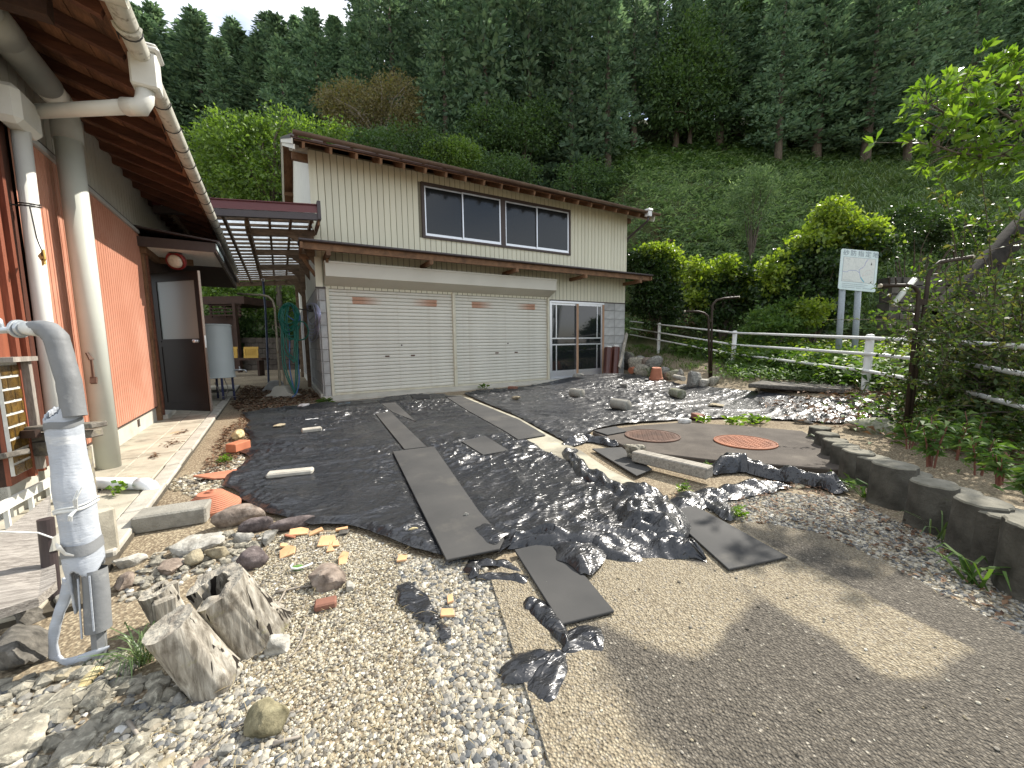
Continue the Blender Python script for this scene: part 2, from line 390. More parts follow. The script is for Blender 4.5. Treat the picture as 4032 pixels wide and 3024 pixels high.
# ------------------------------------------------------------------ terrain
def hill(l, w):
    w0 = 22.5 - 9.0*sstep(3.5, 8.5, l)
    h = 0.84*np.maximum(0, w-w0)
    cap = 19.0+15.0*sstep(-0.25, 0.1, l/np.maximum(w, 5.0)); h = cap-8*np.log1p(np.exp((cap-h)/8))+8*np.log1p(np.exp(-cap/8))
    h = np.maximum(h, 0)
    h = h - 0.84*np.minimum(3.0, np.maximum(0, w-w0))*0.35
    side = (0.26*sstep(1.5, 5.6, w)+0.050*np.maximum(0, w-5.8))*sstep(3.5, 5.3, l)
    side = np.minimum(side, 1.0)
    bed = 0.0
    lft = 0.5*np.maximum(0, w-17.5)*sstep(-2.5, -4.5, l)
    far = 0.12*np.maximum(0, w-90)
    return np.minimum(h+side+bed+lft, 70) - np.where(w < 0, 0, 0) - far*0
def hill1(l, w): return float(hill(np.array(float(l)), np.array(float(w))))
_P0 = P
def P(x, y, z=0.0):
    """where the pixel's ray meets the terrain raised by z"""
    q = _P0(x, y, z)
    for _ in range(8):
        l = q[0]*GR[0]+q[1]*GR[1]; w = q[0]*GF[0]+q[1]*GF[1]; h = hill1(l, w) if w > 0 else 0.0
        q2 = _P0(x, y, z+min(h, 0.9)); q = (q+q2)/2
    l = q[0]*GR[0]+q[1]*GR[1]; w = q[0]*GF[0]+q[1]*GF[1]
    return q
def hxy(x, y):
    l = x*GR[0]+y*GR[1]; w = x*GF[0]+y*GF[1]; return hill1(l, w)
ls = np.concatenate([np.linspace(-260, -40, 23)[:-1], np.linspace(-40, 2, 60)[:-1], np.linspace(2, 12, 60)[:-1], np.linspace(12, 60, 60)[:-1], np.linspace(60, 260, 22)])
ws = np.concatenate([np.linspace(-120, -6, 20)[:-1], np.linspace(-6, 0, 10)[:-1], np.linspace(0, 30, 150)[:-1], np.linspace(30, 110, 60)[:-1], np.linspace(110, 420, 20)])
Lg, Wg = np.meshgrid(ls, ws, indexing='ij')
Zg = hill(Lg, Wg)
rough = np.array([mnoise.fractal(Vector((a*0.35, b*0.35, 3.1)), 1.0, 2.0, 4) for a, b in zip(Lg.ravel(), Wg.ravel())]).reshape(Lg.shape)
Zg = Zg + rough*0.55*np.clip((Zg-0.9)/1.5, 0, 1)
Vg = np.stack([(GR[0]*Lg+GF[0]*Wg).ravel(), (GR[1]*Lg+GF[1]*Wg).ravel(), Zg.ravel()], 1)
nw = len(ws); I, J = np.meshgrid(np.arange(len(ls)-1), np.arange(nw-1), indexing='ij'); I = I.ravel(); J = J.ravel()
Fg = np.stack([I*nw+J, (I+1)*nw+J, (I+1)*nw+J+1, I*nw+J+1], 1)
go = link_mesh('ground', np_mesh('ground', Vg, Fg, True), M['ground']); go['kind'] = 'structure'

# ------------------------------------------------------------------ drive, slab, path
drive_poly = PL((1925, 2265), (2165, 3024)) 
e0, e1 = np.array(drive_poly[0]), np.array(drive_poly[1]); ed = (e1-e0)/np.linalg.norm(e1-e0)
bk = e1+ed*3.0
drive_poly = [tuple(e0), tuple(bk), (bk[0]+4.2, bk[1]-1.0)] + PL((4032, 2520), (3800, 2400), (3500, 2235), (3250, 2115), (2980, 2062), (2760, 2095), (2560, 2060), (2380, 2090), (2120, 2180))
X, Y, D, F = poly_grid(drive_poly, 0.022)
V = np.stack([X, Y, np.full(len(X), 0.016)], 1)
me = np_mesh('drive', V, F, True)
# grime: the slab has darkened everywhere but along its left edge and where mats lay for years
nrm = np.array([-ed[1], ed[0]]);
dl = np.abs((X-e0[0])*nrm[0] + (Y-e0[1])*nrm[1])
al = (X-e0[0])*ed[0] + (Y-e0[1])*ed[1]
nz = np.array([mnoise.fractal(Vector((a*1.7, b*1.7, 0.0)), 1.0, 2.0, 5) for a, b in zip(X, Y)])
g = sstep(0.0, 0.34, dl + 0.20*nz - np.clip(0.46-0.62*al, 0.03, 0.5))
patch = 1 - sstep(0.0, 0.16, np.hypot((X-P(2580, 2330)[0])*1.0, (Y-P(2580, 2330)[1]))-0.26+0.12*nz)
u0, u1 = P(3100, 2195)[:2], P(3815, 2560)[:2]; v0, v1 = P(2800, 2250)[:2], P(3600, 2760)[:2]
ax = (u1-u0)/np.linalg.norm(u1-u0); pn = np.array([-ax[1], ax[0]]); 
wa = (X-u0[0])*ax[0]+(Y-u0[1])*ax[1]; c0 = (u0-u0)@pn; c1 = ((v0-u0)@pn + (v1-u0)@pn)/2
cc = ((X-u0[0])*pn[0]+(Y-u0[1])*pn[1])/c1
lend = float((u1-u0)@ax)
strip = sstep(-0.04, 0.05, cc)*sstep(1.12, 0.78, cc+0.18*nz)*sstep(lend+0.06, lend-0.04, wa+0.05*nz)
edge_g = sstep(0.0, 0.25, edge_near(X, Y, drive_poly)[0])
top = sstep(0.42, 0.10, np.abs(Y-1.62+0.0*X)+0.3*nz)*sstep(1.2, 2.1, X)*0.0
g = np.clip(g*(1-patch)*(1-0.93*strip), 0, 1)
near_top = np.clip(1-sstep(0.02, 0.45, edge_near(X, Y, drive_poly)[0]+0.3*nz), 0, 1)*(Y > 0.6)*(X > 1.3)
g = np.clip(g-0.55*near_top, 0, 1)
at = me.attributes.new('grime', 'FLOAT', 'POINT'); at.data.foreach_set('value', g.astype(np.float32))
dr = link_mesh('drive', me, M['agg']); dr['kind'] = 'structure'
mb = MB(); mb.prism(drive_poly, -0.06, 0.0135); o = mb.build('drive_edge', M['kerbc']); o['kind'] = 'structure'
# bare concrete wheel track between the two plastic sheets
track_poly = PL((1750, 1560), (1848, 1620), (1987, 1696), (2127, 1785), (2240, 1842), (2420, 1960), (2620, 2070), (2760, 2050), (2560, 1940), (2400, 1860), (2290, 1785), (2158, 1718), (2044, 1652), (1816, 1560))
X, Y, D, F = poly_grid(track_poly, 0.03)
me = np_mesh('wheel_track', np.stack([X, Y, np.full(len(X), 0.022)], 1), F, True)
wt = link_mesh('wheel_track', me, m_noise('worn_track_concrete', [(0.3, (0.27, 0.25, 0.19)), (0.7, (0.43, 0.40, 0.30))], 2.5, 8, 0.9, (100, 0.3, 0.005), co='World', stain=(1.9, 0.45, 0.62, (0.13, 0.115, 0.09), 0.75))); wt['kind'] = 'structure'

# septic tank slab with two rusty covers
slab_poly = PL((2332, 1714), (2500, 1690), (2680, 1676), (2920, 1690), (3160, 1712), (3290, 1800), (3326, 1872), (3060, 1850), (2796, 1829), (2500, 1792))
mb = MB(); mb.prism(slab_poly, -0.05, 0.045); o = mb.build('tank_slab', M['slabc'], bevel=0.008); o['kind'] = 'structure'
M['rustiron'] = m_noise('rusty_iron', [(0.3, (0.15, 0.058, 0.03)), (0.7, (0.30, 0.12, 0.062))], 5, 7, 0.75, (180, 0.5, 0.004), co='World', rnd_amt=0.25, spec=0.3)
def manhole(px, py, r, label, tint):
    c = P(px, py, 0.05); t = thing('manhole_cover', label, 'manhole cover', (c[0], c[1], 0.047), 'manhole covers on the tank slab')
    a = MB(); a.lathe([(r, 0.0), (r, 0.012), (r-0.012, 0.014), (r-0.014, 0.006)], 48); a.build('rim', M['rustiron'] if tint else M['darkrust'], t, local=True)
    b = MB(); b.lathe([(r-0.016, 0.0), (r-0.016, 0.010)], 48)
    n = int(r/0.035)
    for i in range(-n, n+1):
        for j in range(-n, n+1):
            x, y = i*0.036, j*0.036
            if math.hypot(x, y) < r-0.045:
                if (i+j) % 2: b.box(x-0.012, x+0.012, y-0.004, y+0.004, 0.010, 0.0135)
                else: b.box(x-0.004, x+0.004, y-0.012, y+0.012, 0.010, 0.0135)
    b.build('plate', M['rustiron'] if tint else M['darkrust'], t, local=True)
M['darkrust'] = m_noise('dark_rusty_iron', [(0.3, (0.075, 0.045, 0.033)), (0.7, (0.15, 0.085, 0.058))], 5, 7, 0.8, (180, 0.5, 0.004), co='World', spec=0.3)
manhole(2568, 1716, 0.29, 'dark brown rusty manhole cover, the one nearer the long rubber mat', False)
manhole(2933, 1741, 0.285, 'bright orange rusted manhole cover, the one nearer the log edging', True)

# concrete path along the house wall (house frame: x out from the wall, y along it)
HN = np.array([math.cos(HOUSE_ROT), math.sin(HOUSE_ROT)]); HA = np.array([-math.sin(HOUSE_ROT), math.cos(HOUSE_ROT)]); HK = -1.4567
def HL(x, s, z): 
    p = HN*(HK+x)+HA*s; return np.array([p[0], p[1], z])
path = MB(); path.box(-0.3, 0.71, 2.3, 13.0, -0.05, 0.022)
pt = path.build('path', M['joint'], local=True); pt.location = tuple(HL(0, 0, 0)); pt.rotation_euler = (0, 0, HOUSE_ROT); pt['kind'] = 'structure'
ORG[pt] = Matrix.Translation(pt.location) @ Matrix.Rotation(HOUSE_ROT, 4, 'Z')
rs = random.Random(3)
s0 = 2.3
while s0 < 12.6:
    ln = rs.choice([0.88, 0.92, 0.96])
    for x0, x1 in ((-0.28, 0.295), (0.303, 0.575)):
        a = MB(); h = 0.038+rs.uniform(-0.003, 0.004); a.box(x0, x1, s0+0.005, s0+ln-0.005, 0.0, h); a.build('paving_slab', M['concrete'], pt, local=True, bevel=0.006)
    s0 += ln
s0 = 2.75
while s0 < 12.6:
    ln = 0.598
    a = MB(); j = rs.uniform(-0.004, 0.006); a.box(0.586+j, 0.70+j, s0+0.004, s0+ln, 0.0, 0.05+rs.uniform(-0.005, 0.006)); a.build('kerb_stone', M['kerbc'], pt, local=True, bevel=0.009)
    s0 += ln+0.006
# ================================================================== GARAGE
GY = 8.768
gar = thing('garage', 'two storey cream garage with two roller shutters and a brown metal roof', 'garage', (0.70, GY, 0))
def gp(mb, name, mat, parent=None, **k): return mb.build(name, mat, parent or gar, **k)
GX0, GX1 = 0.70, 9.09; GB = 18.6; RID = (GY+GB)/2; SL = 0.42; ZE = 4.76
ZR = ZE+SL*(RID-GY)
mb = MB(); mb.box(GX0+0.03, GX1-0.03, GY+0.06, GB, 0.0, ZE)
poly = [(GX0+0.03, GY+0.06, ZE), (GX0+0.03, GB, ZE), (GX0+0.03, RID, ZR)]; poly2 = [(GX1-0.03, y, z) for _, y, z in poly]
mb.add(poly+poly2, [(0, 1, 2), (3, 5, 4), (0, 2, 5, 3), (2, 1, 4, 5)])
gp(mb, 'wall_core', M['groove'])
# concrete apron in front of the shutters
mb = MB(); mb.add([(GX0-0.02, 8.27, -0.05), (8.3, 8.42, -0.05), (8.3, GY+0.06, -0.05), (GX0-0.02, GY+0.06, -0.05), (GX0-0.02, 8.27, 0.03), (8.3, 8.42, 0.03), (8.3, GY+0.06, 0.062), (GX0-0.02, GY+0.06, 0.062)],
                  [(0,3,2,1),(4,5,6,7),(0,1,5,4),(1,2,6,5),(2,3,7,6),(3,0,4,7)])
gp(mb, 'concrete_apron', M['foundc'])
# --- siding boards
BW = (GX1-GX0)/68
WX0, WX1, WZ0, WZ1 = 2.865, 6.965, 3.405, 4.585
bmesh_cache = {}
def board_mesh(h):
    k = round(h, 3)
    if k not in bmesh_cache:
        w = BW
        V = [(0.004, 0.0, 0), (0.010, -0.014, 0), (w-0.006, -0.014, 0), (w-0.001, 0.0, 0)]
        V = V+[(x, y, h) for x, y, _ in V]
        me = bpy.data.meshes.new('siding_board'); me.from_pydata(V, [], [(0, 1, 5, 4), (1, 2, 6, 5), (2, 3, 7, 6), (4, 5, 6, 7), (3, 2, 1, 0)])
        me.materials.append(M['cream']); bmesh_cache[k] = me
    return bmesh_cache[k]
upper = MB(); 
for i in range(68):
    x = GX0+i*BW; xc = x+BW/2
    segs = [(2.97, ZE+0.02)] if not (WX0-0.02 < xc < WX1+0.02) else [(2.97, WZ0), (WZ1, ZE+0.02)]
    for z0, z1 in segs: share(board_mesh(z1-z0), 'siding_board', gar, (x-0.70, 0.0, z0))
    z0 = 2.21
    share(board_mesh(2.93-z0), 'siding_board', gar, (x-0.70, 0.02, z0))
mb = MB(); mb.box(GX0, GX1, GY+0.012, GY+0.06, 2.20, ZE+0.06); gp(mb, 'siding_backing', M['groove'])
for x0, x1 in ((GX0-0.012, GX0+0.03), (GX1-0.03, GX1+0.012)):
    mb = MB(); mb.box(x0, x1, GY-0.02, GY+0.03, 2.97, ZE); gp(mb, 'corner_trim', M['cream'])
mb = MB(); mb.box(GX0-0.02, GX0+0.10, GY-0.03, GY+0.0, 2.23, 2.80); gp(mb, 'corner_trim', M['cream'])
mb = MB(); mb.box(6.30, GX1+0.005, GY-0.01, GY+0.03, 2.178, 2.208); gp(mb, 'drip_trim', M['darkframe'])
# --- side wall (left): blocks below, pale siding above
mb = MB(); mb.box(GX0+0.0, GX0+0.03, GY+0.0, GB, 2.25, ZE)
mb.add([(GX0, GY, ZE), (GX0, GB, ZE), (GX0, RID, ZR), (GX0+.03, GY, ZE), (GX0+.03, GB, ZE), (GX0+.03, RID, ZR)], [(0, 2, 1), (3, 4, 5)])
gp(mb, 'side_siding', M['creamlite'])
ch = 0.2425
def block_me(lx, ly, lz):
    b = MB(); b.box(0, lx, 0, ly, 0, lz)
    me = bpy.data.meshes.new('block'); me.from_pydata([Vector(v) for v in b.v], [], b.f)
    bm = bmesh.new(); bm.from_mesh(me); bmesh.ops.bevel(bm, geom=list(bm.edges), offset=0.006, segments=1, affect='EDGES', profile=0.5); bm.to_mesh(me); bm.free()
    me.materials.append(M['block']); return me
bs = block_me(0.03, 0.462, ch-0.010); bh = block_me(0.03, 0.226, ch-0.010); bf = block_me(0.118, 0.06, ch-0.010); br = block_me(0.416, 0.05, ch-0.010)
for c in range(9):
    z = 0.03+c*ch; y = GY+0.0; k = 0
    off = 0.236 if c % 2 else 0.0
    if off: share(bh, 'block', gar, (-0.012, y-GY+0.0, z)); y += 0.236
    while k < 9:
        share(bs, 'block', gar, (-0.012, y-GY, z)); y += 0.472; k += 1
    share(bf, 'block', gar, (0.02, -0.012, z))
    for x in (8.235, 8.662): share(br, 'block', gar, (x-0.70, -0.005, z))
mb = MB(); mb.box(GX0, GX0+0.028, GY+0.02, GB, 0, 2.24); mb.box(GX0+0.005, 0.845, GY, GY+0.05, 0, 2.24); mb.box(8.225, GX1-0.002, GY+0.008, GY+0.055, 0, 2.2); gp(mb, 'block_mortar', M['mortar'])
mb = MB(); mb.box(GX0-0.03, GX0+0.15, GY-0.035, GY+0.02, 2.205, 2.228); gp(mb, 'block_cap', M['darkframe'])
mb = MB(); mb.box(GX0-0.06, GX0+0.01, GY+0.02, GB, -0.02, 0.10); gp(mb, 'footing', M['foundc'])
# --- shutters
NS = 28; SZ0, SZ1 = 0.105, 2.225; sh = (SZ1-SZ0)/NS
def slat_me(w, mat):
    pr = [(0.0, 0.0), (-0.004, 0.004), (-0.013, 0.010), (-0.015, sh*0.5), (-0.013, sh-0.016), (-0.004, sh-0.008), (0.004, sh-0.006), (0.004, 0.0)]
    n = len(pr); V = [(0, y, z) for y, z in pr]+[(w, y, z) for y, z in pr]
    me = bpy.data.meshes.new('slat'); me.from_pydata(V, [], [(i, n+i, n+(i+1) % n, (i+1) % n) for i in range(n)]+[tuple(range(n)), tuple(range(2*n-1, n-1, -1))])
    bm = bmesh.new(); bm.from_mesh(me); bmesh.ops.recalc_face_normals(bm, faces=bm.faces); bm.to_mesh(me); bm.free()
    me.materials.append(mat); return me
for k, (x0, x1) in enumerate(((0.905, 3.515), (3.59, 6.21))):
    mb = MB(); mb.box(x0, x1, GY+0.036, GY+0.055, 0.06, 2.24)
    st = gp(mb, 'roller_shutter', M['groove'])
    st['label'] = 'cream roller shutter with two strong rust stains near its top' if k == 0 else 'cream roller shutter with a faint rust stain, beside the glass door'
    a = slat_me(x1-x0, M['shutter']); b = slat_me(x1-x0, M['rustslat'])
    for i in range(NS):
        rusty = (NS-1-i) in (2, 3) if k == 0 else (NS-1-i) in (2, 3)
        share(b if rusty else a, 'slat', st, (x0-0.70, 0.034, SZ0+i*sh))
    mb = MB(); mb.box(x0, x1, GY+0.012, GY+0.036, 0.062, SZ0-0.003); gp(mb, 'bottom_bar', M['rail'], st)
    xm = (x0+x1)/2
    mb = MB(); mb.lathe([(0.0, 0.0), (0.017, 0.0), (0.017, 0.006), (0.008, 0.010)], 12)
    V = [(v[0]+xm+0.1, GY+0.018-v[2], v[1]+1.06) for v in mb.v]; mb.v = V; gp(mb, 'keyhole', M['darkframe'], st)
    for dx in (-0.22, 0.34):
        z = SZ0+9*sh
        mb = MB(); mb.box(xm+dx-0.045, xm+dx+0.045, GY+0.014, GY+0.021, z+0.025, z+0.05); mb.box(xm+dx-0.045, xm+dx+0.045, GY+0.008, GY+0.021, z+0.05, z+0.056)
        gp(mb, 'pull_handle', M['darkrust'], st)
for x0, x1 in ((0.845, 0.905), (3.515, 3.59), (6.21, 6.275)):
    mb = MB(); mb.box(x0, x1, GY-0.03, GY+0.05, 0.055, 2.255); gp(mb, 'guide_rail', M['rail'], bevel=0.006)
mb = MB()
pr = [(GY-0.0, 2.262), (8.455, 2.405), (8.455, 2.672), (GY, 2.672)]
V = [(0.835, y, z) for y, z in pr]+[(6.29, y, z) for y, z in pr]
mb.add(V, [(0, 1, 5, 4), (1, 2, 6, 5), (2, 3, 7, 6), (0, 3, 2, 1), (4, 5, 6, 7)])
bx = gp(mb, 'shutter_box', M['boxpaint'], fix=True)
mb = MB(); mb.box(0.825, 6.30, 8.445, 8.76, 2.674, 2.69); mb.box(0.825, 6.30, 8.443, 8.452, 2.652, 2.676); gp(mb, 'box_lip', M['boxpaint'], bx)
# --- upper window
wx = [WX0, WX1]; win = MB()
t_ = 0.065
win.box(WX0, WX1, GY-0.045, GY+0.01, WZ1-t_, WZ1); win.box(WX0, WX1, GY-0.05, GY+0.01, WZ0, WZ0+0.05)
win.box(WX0, WX0+t_, GY-0.044, GY+0.01, WZ0+0.05, WZ1-t_); win.box(WX1-t_, WX1, GY-0.044, GY+0.01, WZ0+0.05, WZ1-t_)
xm0 = PY(1969, 900, GY)[0]; xm1 = PY(1988, 900, GY)[0]
win.box(xm0, xm1, GY-0.044, GY+0.01, WZ0+0.05, WZ1-t_)
wo = gp(win, 'window', M['darkframe'])
def pane(x0, x1, z0, z1, y, parent, mat, fw=0.03, bot=0.055):
    a = MB(); a.box(x0, x0+fw, y-0.012, y+0.012, z0, z1); a.box(x1-fw, x1, y-0.012, y+0.012, z0, z1)
    a.box(x0+fw, x1-fw, y-0.012, y+0.012, z1-fw, z1); a.box(x0+fw, x1-fw, y-0.012, y+0.012, z0, z0+bot)
    gp(a, 'sash', M['alu'], parent)
    b = MB(); b.box(x0+fw, x1-fw, y-0.004, y+0.002, z0+bot, z1-fw); gp(b, 'pane', mat, parent)
s1 = PY(1821, 850, GY)[0]; s2 = PY(2112, 900, GY)[0]
for a0, a1, sp in ((WX0+t_, xm0, s1), (xm1, WX1-t_, s2)):
    pane(a0+0.004, sp+0.02, WZ0+0.055, WZ1-t_-0.004, GY-0.006, wo, M['figglass'])
    pane(sp-0.02, a1-0.004, WZ0+0.055, WZ1-t_-0.004, GY-0.032, wo, M['figglass'])
    a = MB(); a.box(a0+0.001, a1-0.001, GY-0.048, GY-0.046, WZ0+0.05, WZ0+0.068); gp(a, 'sill_track', M['alu'], wo)
# --- glazed sliding door
dx0, dx1, dz0, dz1 = 6.33, 8.21, 0.10, 2.175
mb = MB(); mb.box(dx0-0.045, dx0+0.01, GY-0.02, GY+0.06, 0.06, dz1); mb.box(dx1-0.045, dx1+0.02, GY-0.02, GY+0.06, 0.06, dz1); mb.box(dx0, dx1, GY-0.025, GY+0.06, dz1-0.045, dz1+0.002); mb.box(dx0, dx1, GY-0.03, GY+0.06, 0.05, dz0)
do = gp(mb, 'sliding_door', M['alu'])
xm = PY(2272, 1330, GY)[0]
mb = MB(); mb.box(dx0, dx1, GY+0.058, GY+0.062, dz0, dz1); gp(mb, 'dark_backing', M['darkframe'], do)
def dpanel(x0, x1, y, side):
    a = MB(); fw = 0.045; sx = x0+0.19 if side < 0 else x1-0.19
    zs = [dz0, dz0+0.19, 0.985, 1.02, 1.155, 1.19, dz1-0.1, dz1-0.045]
    a.box(x0, x0+fw, y-0.014, y+0.014, zs[0], zs[7]); a.box(x1-fw, x1, y-0.014, y+0.014, zs[0], zs[7])
    for z0, z1 in ((zs[0], zs[1]), (zs[2], zs[3]), (zs[4], zs[5]), (zs[6], zs[7])): a.box(x0+fw, x1-fw, y-0.013, y+0.013, z0, z1)
    for z0, z1 in ((zs[1], zs[2]), (zs[5], zs[6])): a.box(sx-0.016, sx+0.016, y-0.012, y+0.012, z0, z1)
    gp(a, 'door_frame', M['alu'], do)
    for z0, z1 in ((zs[1], zs[2]), (zs[3], zs[4]), (zs[5], zs[6])):
        b = MB(); b.box(x0+fw, x1-fw, y-0.003, y+0.003, z0, z1); gp(b, 'glass_pane', M['darkglass'], do)
dpanel(dx0+0.012, xm+0.03, GY+0.036, -1); dpanel(xm-0.03, dx1-0.047, GY+0.004, 1)
mb = MB(); mb.box(xm-0.03, xm+0.045, GY-0.016, GY-0.0105, dz0+0.01, dz1-0.05); mb.box(dx1-0.05, dx1+0.022, GY-0.026, GY-0.0205, 0.12, dz1-0.05); gp(mb, 'wooden_jamb', m_wood('pale_orange_jamb', (0.24, 0.14, 0.085), (0.42, 0.27, 0.17), (5, 5, 0.6), 4), do)
# --- lower canopy
CO = 8.10; CX0, CX1 = 0.405, 9.53
mb = MB()
def slab(mb, x0, x1, y0, z0, y1, z1, t):
    mb.add([(x0, y0, z0-t), (x1, y0, z0-t), (x1, y1, z1-t), (x0, y1, z1-t), (x0, y0, z0), (x1, y0, z0), (x1, y1, z1), (x0, y1, z1)], [(0,3,2,1),(4,5,6,7),(0,1,5,4),(1,2,6,5),(2,3,7,6),(3,0,4,7)])
slab(mb, CX0, CX1, CO, 2.982, GY, 3.02, 0.028); can = gp(mb, 'canopy_roof', M['darkfascia'])
mb = MB(); slab(mb, CX0+0.01, CX1-0.01, CO+0.012, 2.953, GY, 2.99, 0.016); gp(mb, 'canopy_deck', M['darkwood'], can)
mb = MB(); mb.box(CX0+0.02, CX1-0.03, 8.17, 8.225, 2.815, 2.937); gp(mb, 'canopy_beam', M['wood'], can)
for px, py in ((1287, 1010), (1680, 1035), (2010, 1065), (2278, 1085)):
    x = PY(px, py, 8.42)[0]
    mb = MB(); mb.beam((x, GY, 2.765), (x, 8.10, 2.765), 0.075, 0.085); mb.beam((x, GY-0.02, 2.45), (x, 8.40, 2.72), 0.05, 0.05) if px < 1300 else None
    gp(mb, 'bracket', M['wood'], can)
mb = MB(); mb.beam((GX1-0.06, GY+0.3, 2.765), (GX1-0.06, 8.12, 2.765), 0.09, 0.085); mb.beam((CX1-0.06, 8.12, 2.87), (CX1-0.06, GY, 2.88), 0.05, 0.1); gp(mb, 'bracket', M['wood'], can)
mb = MB(); mb.beam((CX0+0.04, 8.13, 2.87), (CX0+0.04, GY, 2.89), 0.05, 0.11); mb.beam((GX0+0.04, GY+0.1, 2.80), (CX0+0.02, GY+0.1, 2.80), 0.07, 0.09); mb.beam((GX0, GY+0.1, 2.45), (CX0+0.08, GY+0.1, 2.78), 0.05, 0.06); gp(mb, 'bracket', M['wood'], can)
# --- main roof
EY = 8.10; RX0, RX1 = 0.42, 9.52; ez = ZE+0.10-SL*(GY-EY)+0.09
rz = ez+SL*(RID-EY)
mb = MB(); slab(mb, RX0, RX1, EY, ez, RID, rz, 0.03); slab(mb, RX0, RX1, RID, rz, 2*RID-EY, ez, 0.03); rf = gp(mb, 'roof', M['roofmetal'])
mb = MB(); slab(mb, RX0+0.02, RX1-0.02, EY+0.03, ez-0.03, RID, rz-0.042, 0.018); slab(mb, RX0+0.02, RX1-0.02, RID, rz-0.042, 2*RID-EY-0.03, ez-0.03, 0.018); gp(mb, 'roof_deck', M['soffitwood'], rf)
nrib = 20
for i in range(nrib+1):
    x = RX0+0.05+(RX1-RX0-0.1)*i/nrib
    mb = MB(); mb.beam((x, EY-0.02, ez+0.018), (x, RID, rz+0.018), 0.055, 0.062); mb.beam((x, RID, rz+0.018), (x, 2*RID-EY, ez+0.018), 0.055, 0.062); gp(mb, 'roof_rib', M['roofmetal'], rf)
for i in range(21):
    x = RX0+0.16+(RX1-RX0-0.32)*i/20
    mb = MB(); mb.beam((x, EY+0.02, ez-0.105), (x, RID, rz-0.105), 0.045, 0.10); gp(mb, 'rafter', M['wood'], rf)
for yy in (GY-0.30,):
    mb = MB(); z = ez-0.06+SL*(yy-EY); 
mb = MB(); mb.box(GX0-0.28, GX1+0.30, GY+0.10, GY+0.20, ZE-0.16, ZE-0.03); gp(mb, 'purlin', M['wood'], rf)
for xs_, nm in ((RX0, -1), (RX1, 1)):
    for dz, w in ((-0.075, 0.085), (-0.165, 0.075)):
        mb = MB(); off = nm*0.012 if dz > -0.1 else -nm*0.015
        mb.beam((xs_+off, EY+0.005, ez+dz), (xs_+off, RID, rz+dz), 0.022, w); mb.beam((xs_+off, RID, rz+dz), (xs_+off, 2*RID-EY, ez+dz), 0.022, w)
        gp(mb, 'barge_board', M['creamlite'], rf)
    mb = MB(); mb.beam((xs_+nm*0.02, EY, ez-0.012), (xs_+nm*0.02, RID, rz-0.012), 0.03, 0.045); mb.beam((xs_+nm*0.02, RID, rz-0.012), (xs_+nm*0.02, 2*RID-EY, ez-0.012), 0.03, 0.045); gp(mb, 'verge_trim', M['darkfascia'], rf)
    for yy in (GY+0.15, GY+1.3, RID, RID+1.8, GB-0.3):
        z = ez-0.20+SL*((yy-EY) if yy < RID else (2*RID-EY-yy))
        mb = MB(); mb.beam((xs_-nm*0.02, yy, z), (xs_-nm*0.34, yy, z), 0.09, 0.1); gp(mb, 'purlin_end', M['creamlite'] if yy < GY+1.5 else M['wood'], rf)
# gutter
def half_round(mb, p, q, r, th=0.006, n=9):
    p = np.array(p, float); q = np.array(q, float); d = (q-p)/np.linalg.norm(q-p); s = np.cross(d, (0, 0, 1)); s /= np.linalg.norm(s); u = np.cross(s, d)
    prof = [(math.cos(math.pi+math.pi*i/(n-1))*r, math.sin(math.pi+math.pi*i/(n-1))*r) for i in range(n)]
    prof += [(math.cos(2*math.pi-math.pi*i/(n-1))*(r-th), math.sin(2*math.pi-math.pi*i/(n-1))*(r-th)) for i in range(n)]
    m = len(prof); V = [c+s*a+u*b for c in (p, q) for a, b in prof]
    mb.add(V, [(i, (i+1) % m, m+(i+1) % m, m+i) for i in range(m)] + [tuple(reversed(range(m))), tuple(range(m, 2*m))])
    return mb
gz0, gz1 = 4.735, 4.675; gy = EY-0.055
mb = MB(); half_round(mb, (RX0-0.0, gy, gz0), (RX1+0.13, gy, gz1), 0.058)
for xx, zz in ((RX0, gz0), (RX1+0.13, gz1)):
    V = [(xx, gy+math.cos(math.pi+math.pi*i/8)*0.06, zz+math.sin(math.pi+math.pi*i/8)*0.06) for i in range(9)]; V2 = [(xx+0.006, v[1], v[2]) for v in V]
    mb.add(V+V2, [tuple(range(9)), tuple(range(17, 8, -1))])
gu = gp(mb, 'gutter', M['brownmetal'], fix=True); smooth_by_angle(gu, 50)
for i in range(9):
    x = RX0+0.28+i*1.06; z = gz0+(gz1-gz0)*(x-RX0)/(RX1-RX0)
    mb = MB(); pts = [(x, gy+math.cos(math.pi+math.pi*k/8)*0.064, z+math.sin(math.pi+math.pi*k/8)*0.064) for k in range(9)]
    pts = pts+[(x, EY+0.05, z-0.02)] if False else pts
    mb.tube(pts, 0.005, 6); mb.tube([(x, gy+0.05, z-0.05), (x, gy+0.09, z-0.12), (x, EY+0.12, z-0.09)], 0.004, 6); gp(mb, 'gutter_bracket', M['brownmetal'], gu)
hx = PY(2553, 850, gy)[0]
mb = MB(); mb.box(hx-0.07, hx+0.07, gy-0.07, gy+0.07, gz1-0.13, gz1+0.02); mb.box(hx-0.09, hx+0.09, gy-0.09, gy+0.09, gz1+0.02, gz1+0.055); mb.box(hx-0.08, hx+0.08, gy-0.08, gy+0.08, gz1+0.055, gz1+0.075); dp = gp(mb, 'downpipe', m_plain('white_hopper', (0.62, 0.63, 0.62), 0.4), bevel=0.006)
mb = MB(); mb.tube([(hx, gy, gz1-0.12), (hx, gy+0.02, gz1-0.24), (GX1+0.04, GY-0.02, 4.10), (GX1+0.04, GY+0.05, 3.95), (GX1+0.05, GY+0.3, 0.1)], 0.032, 10); gp(mb, 'pipe', M['darkfascia'], dp, smooth=True)
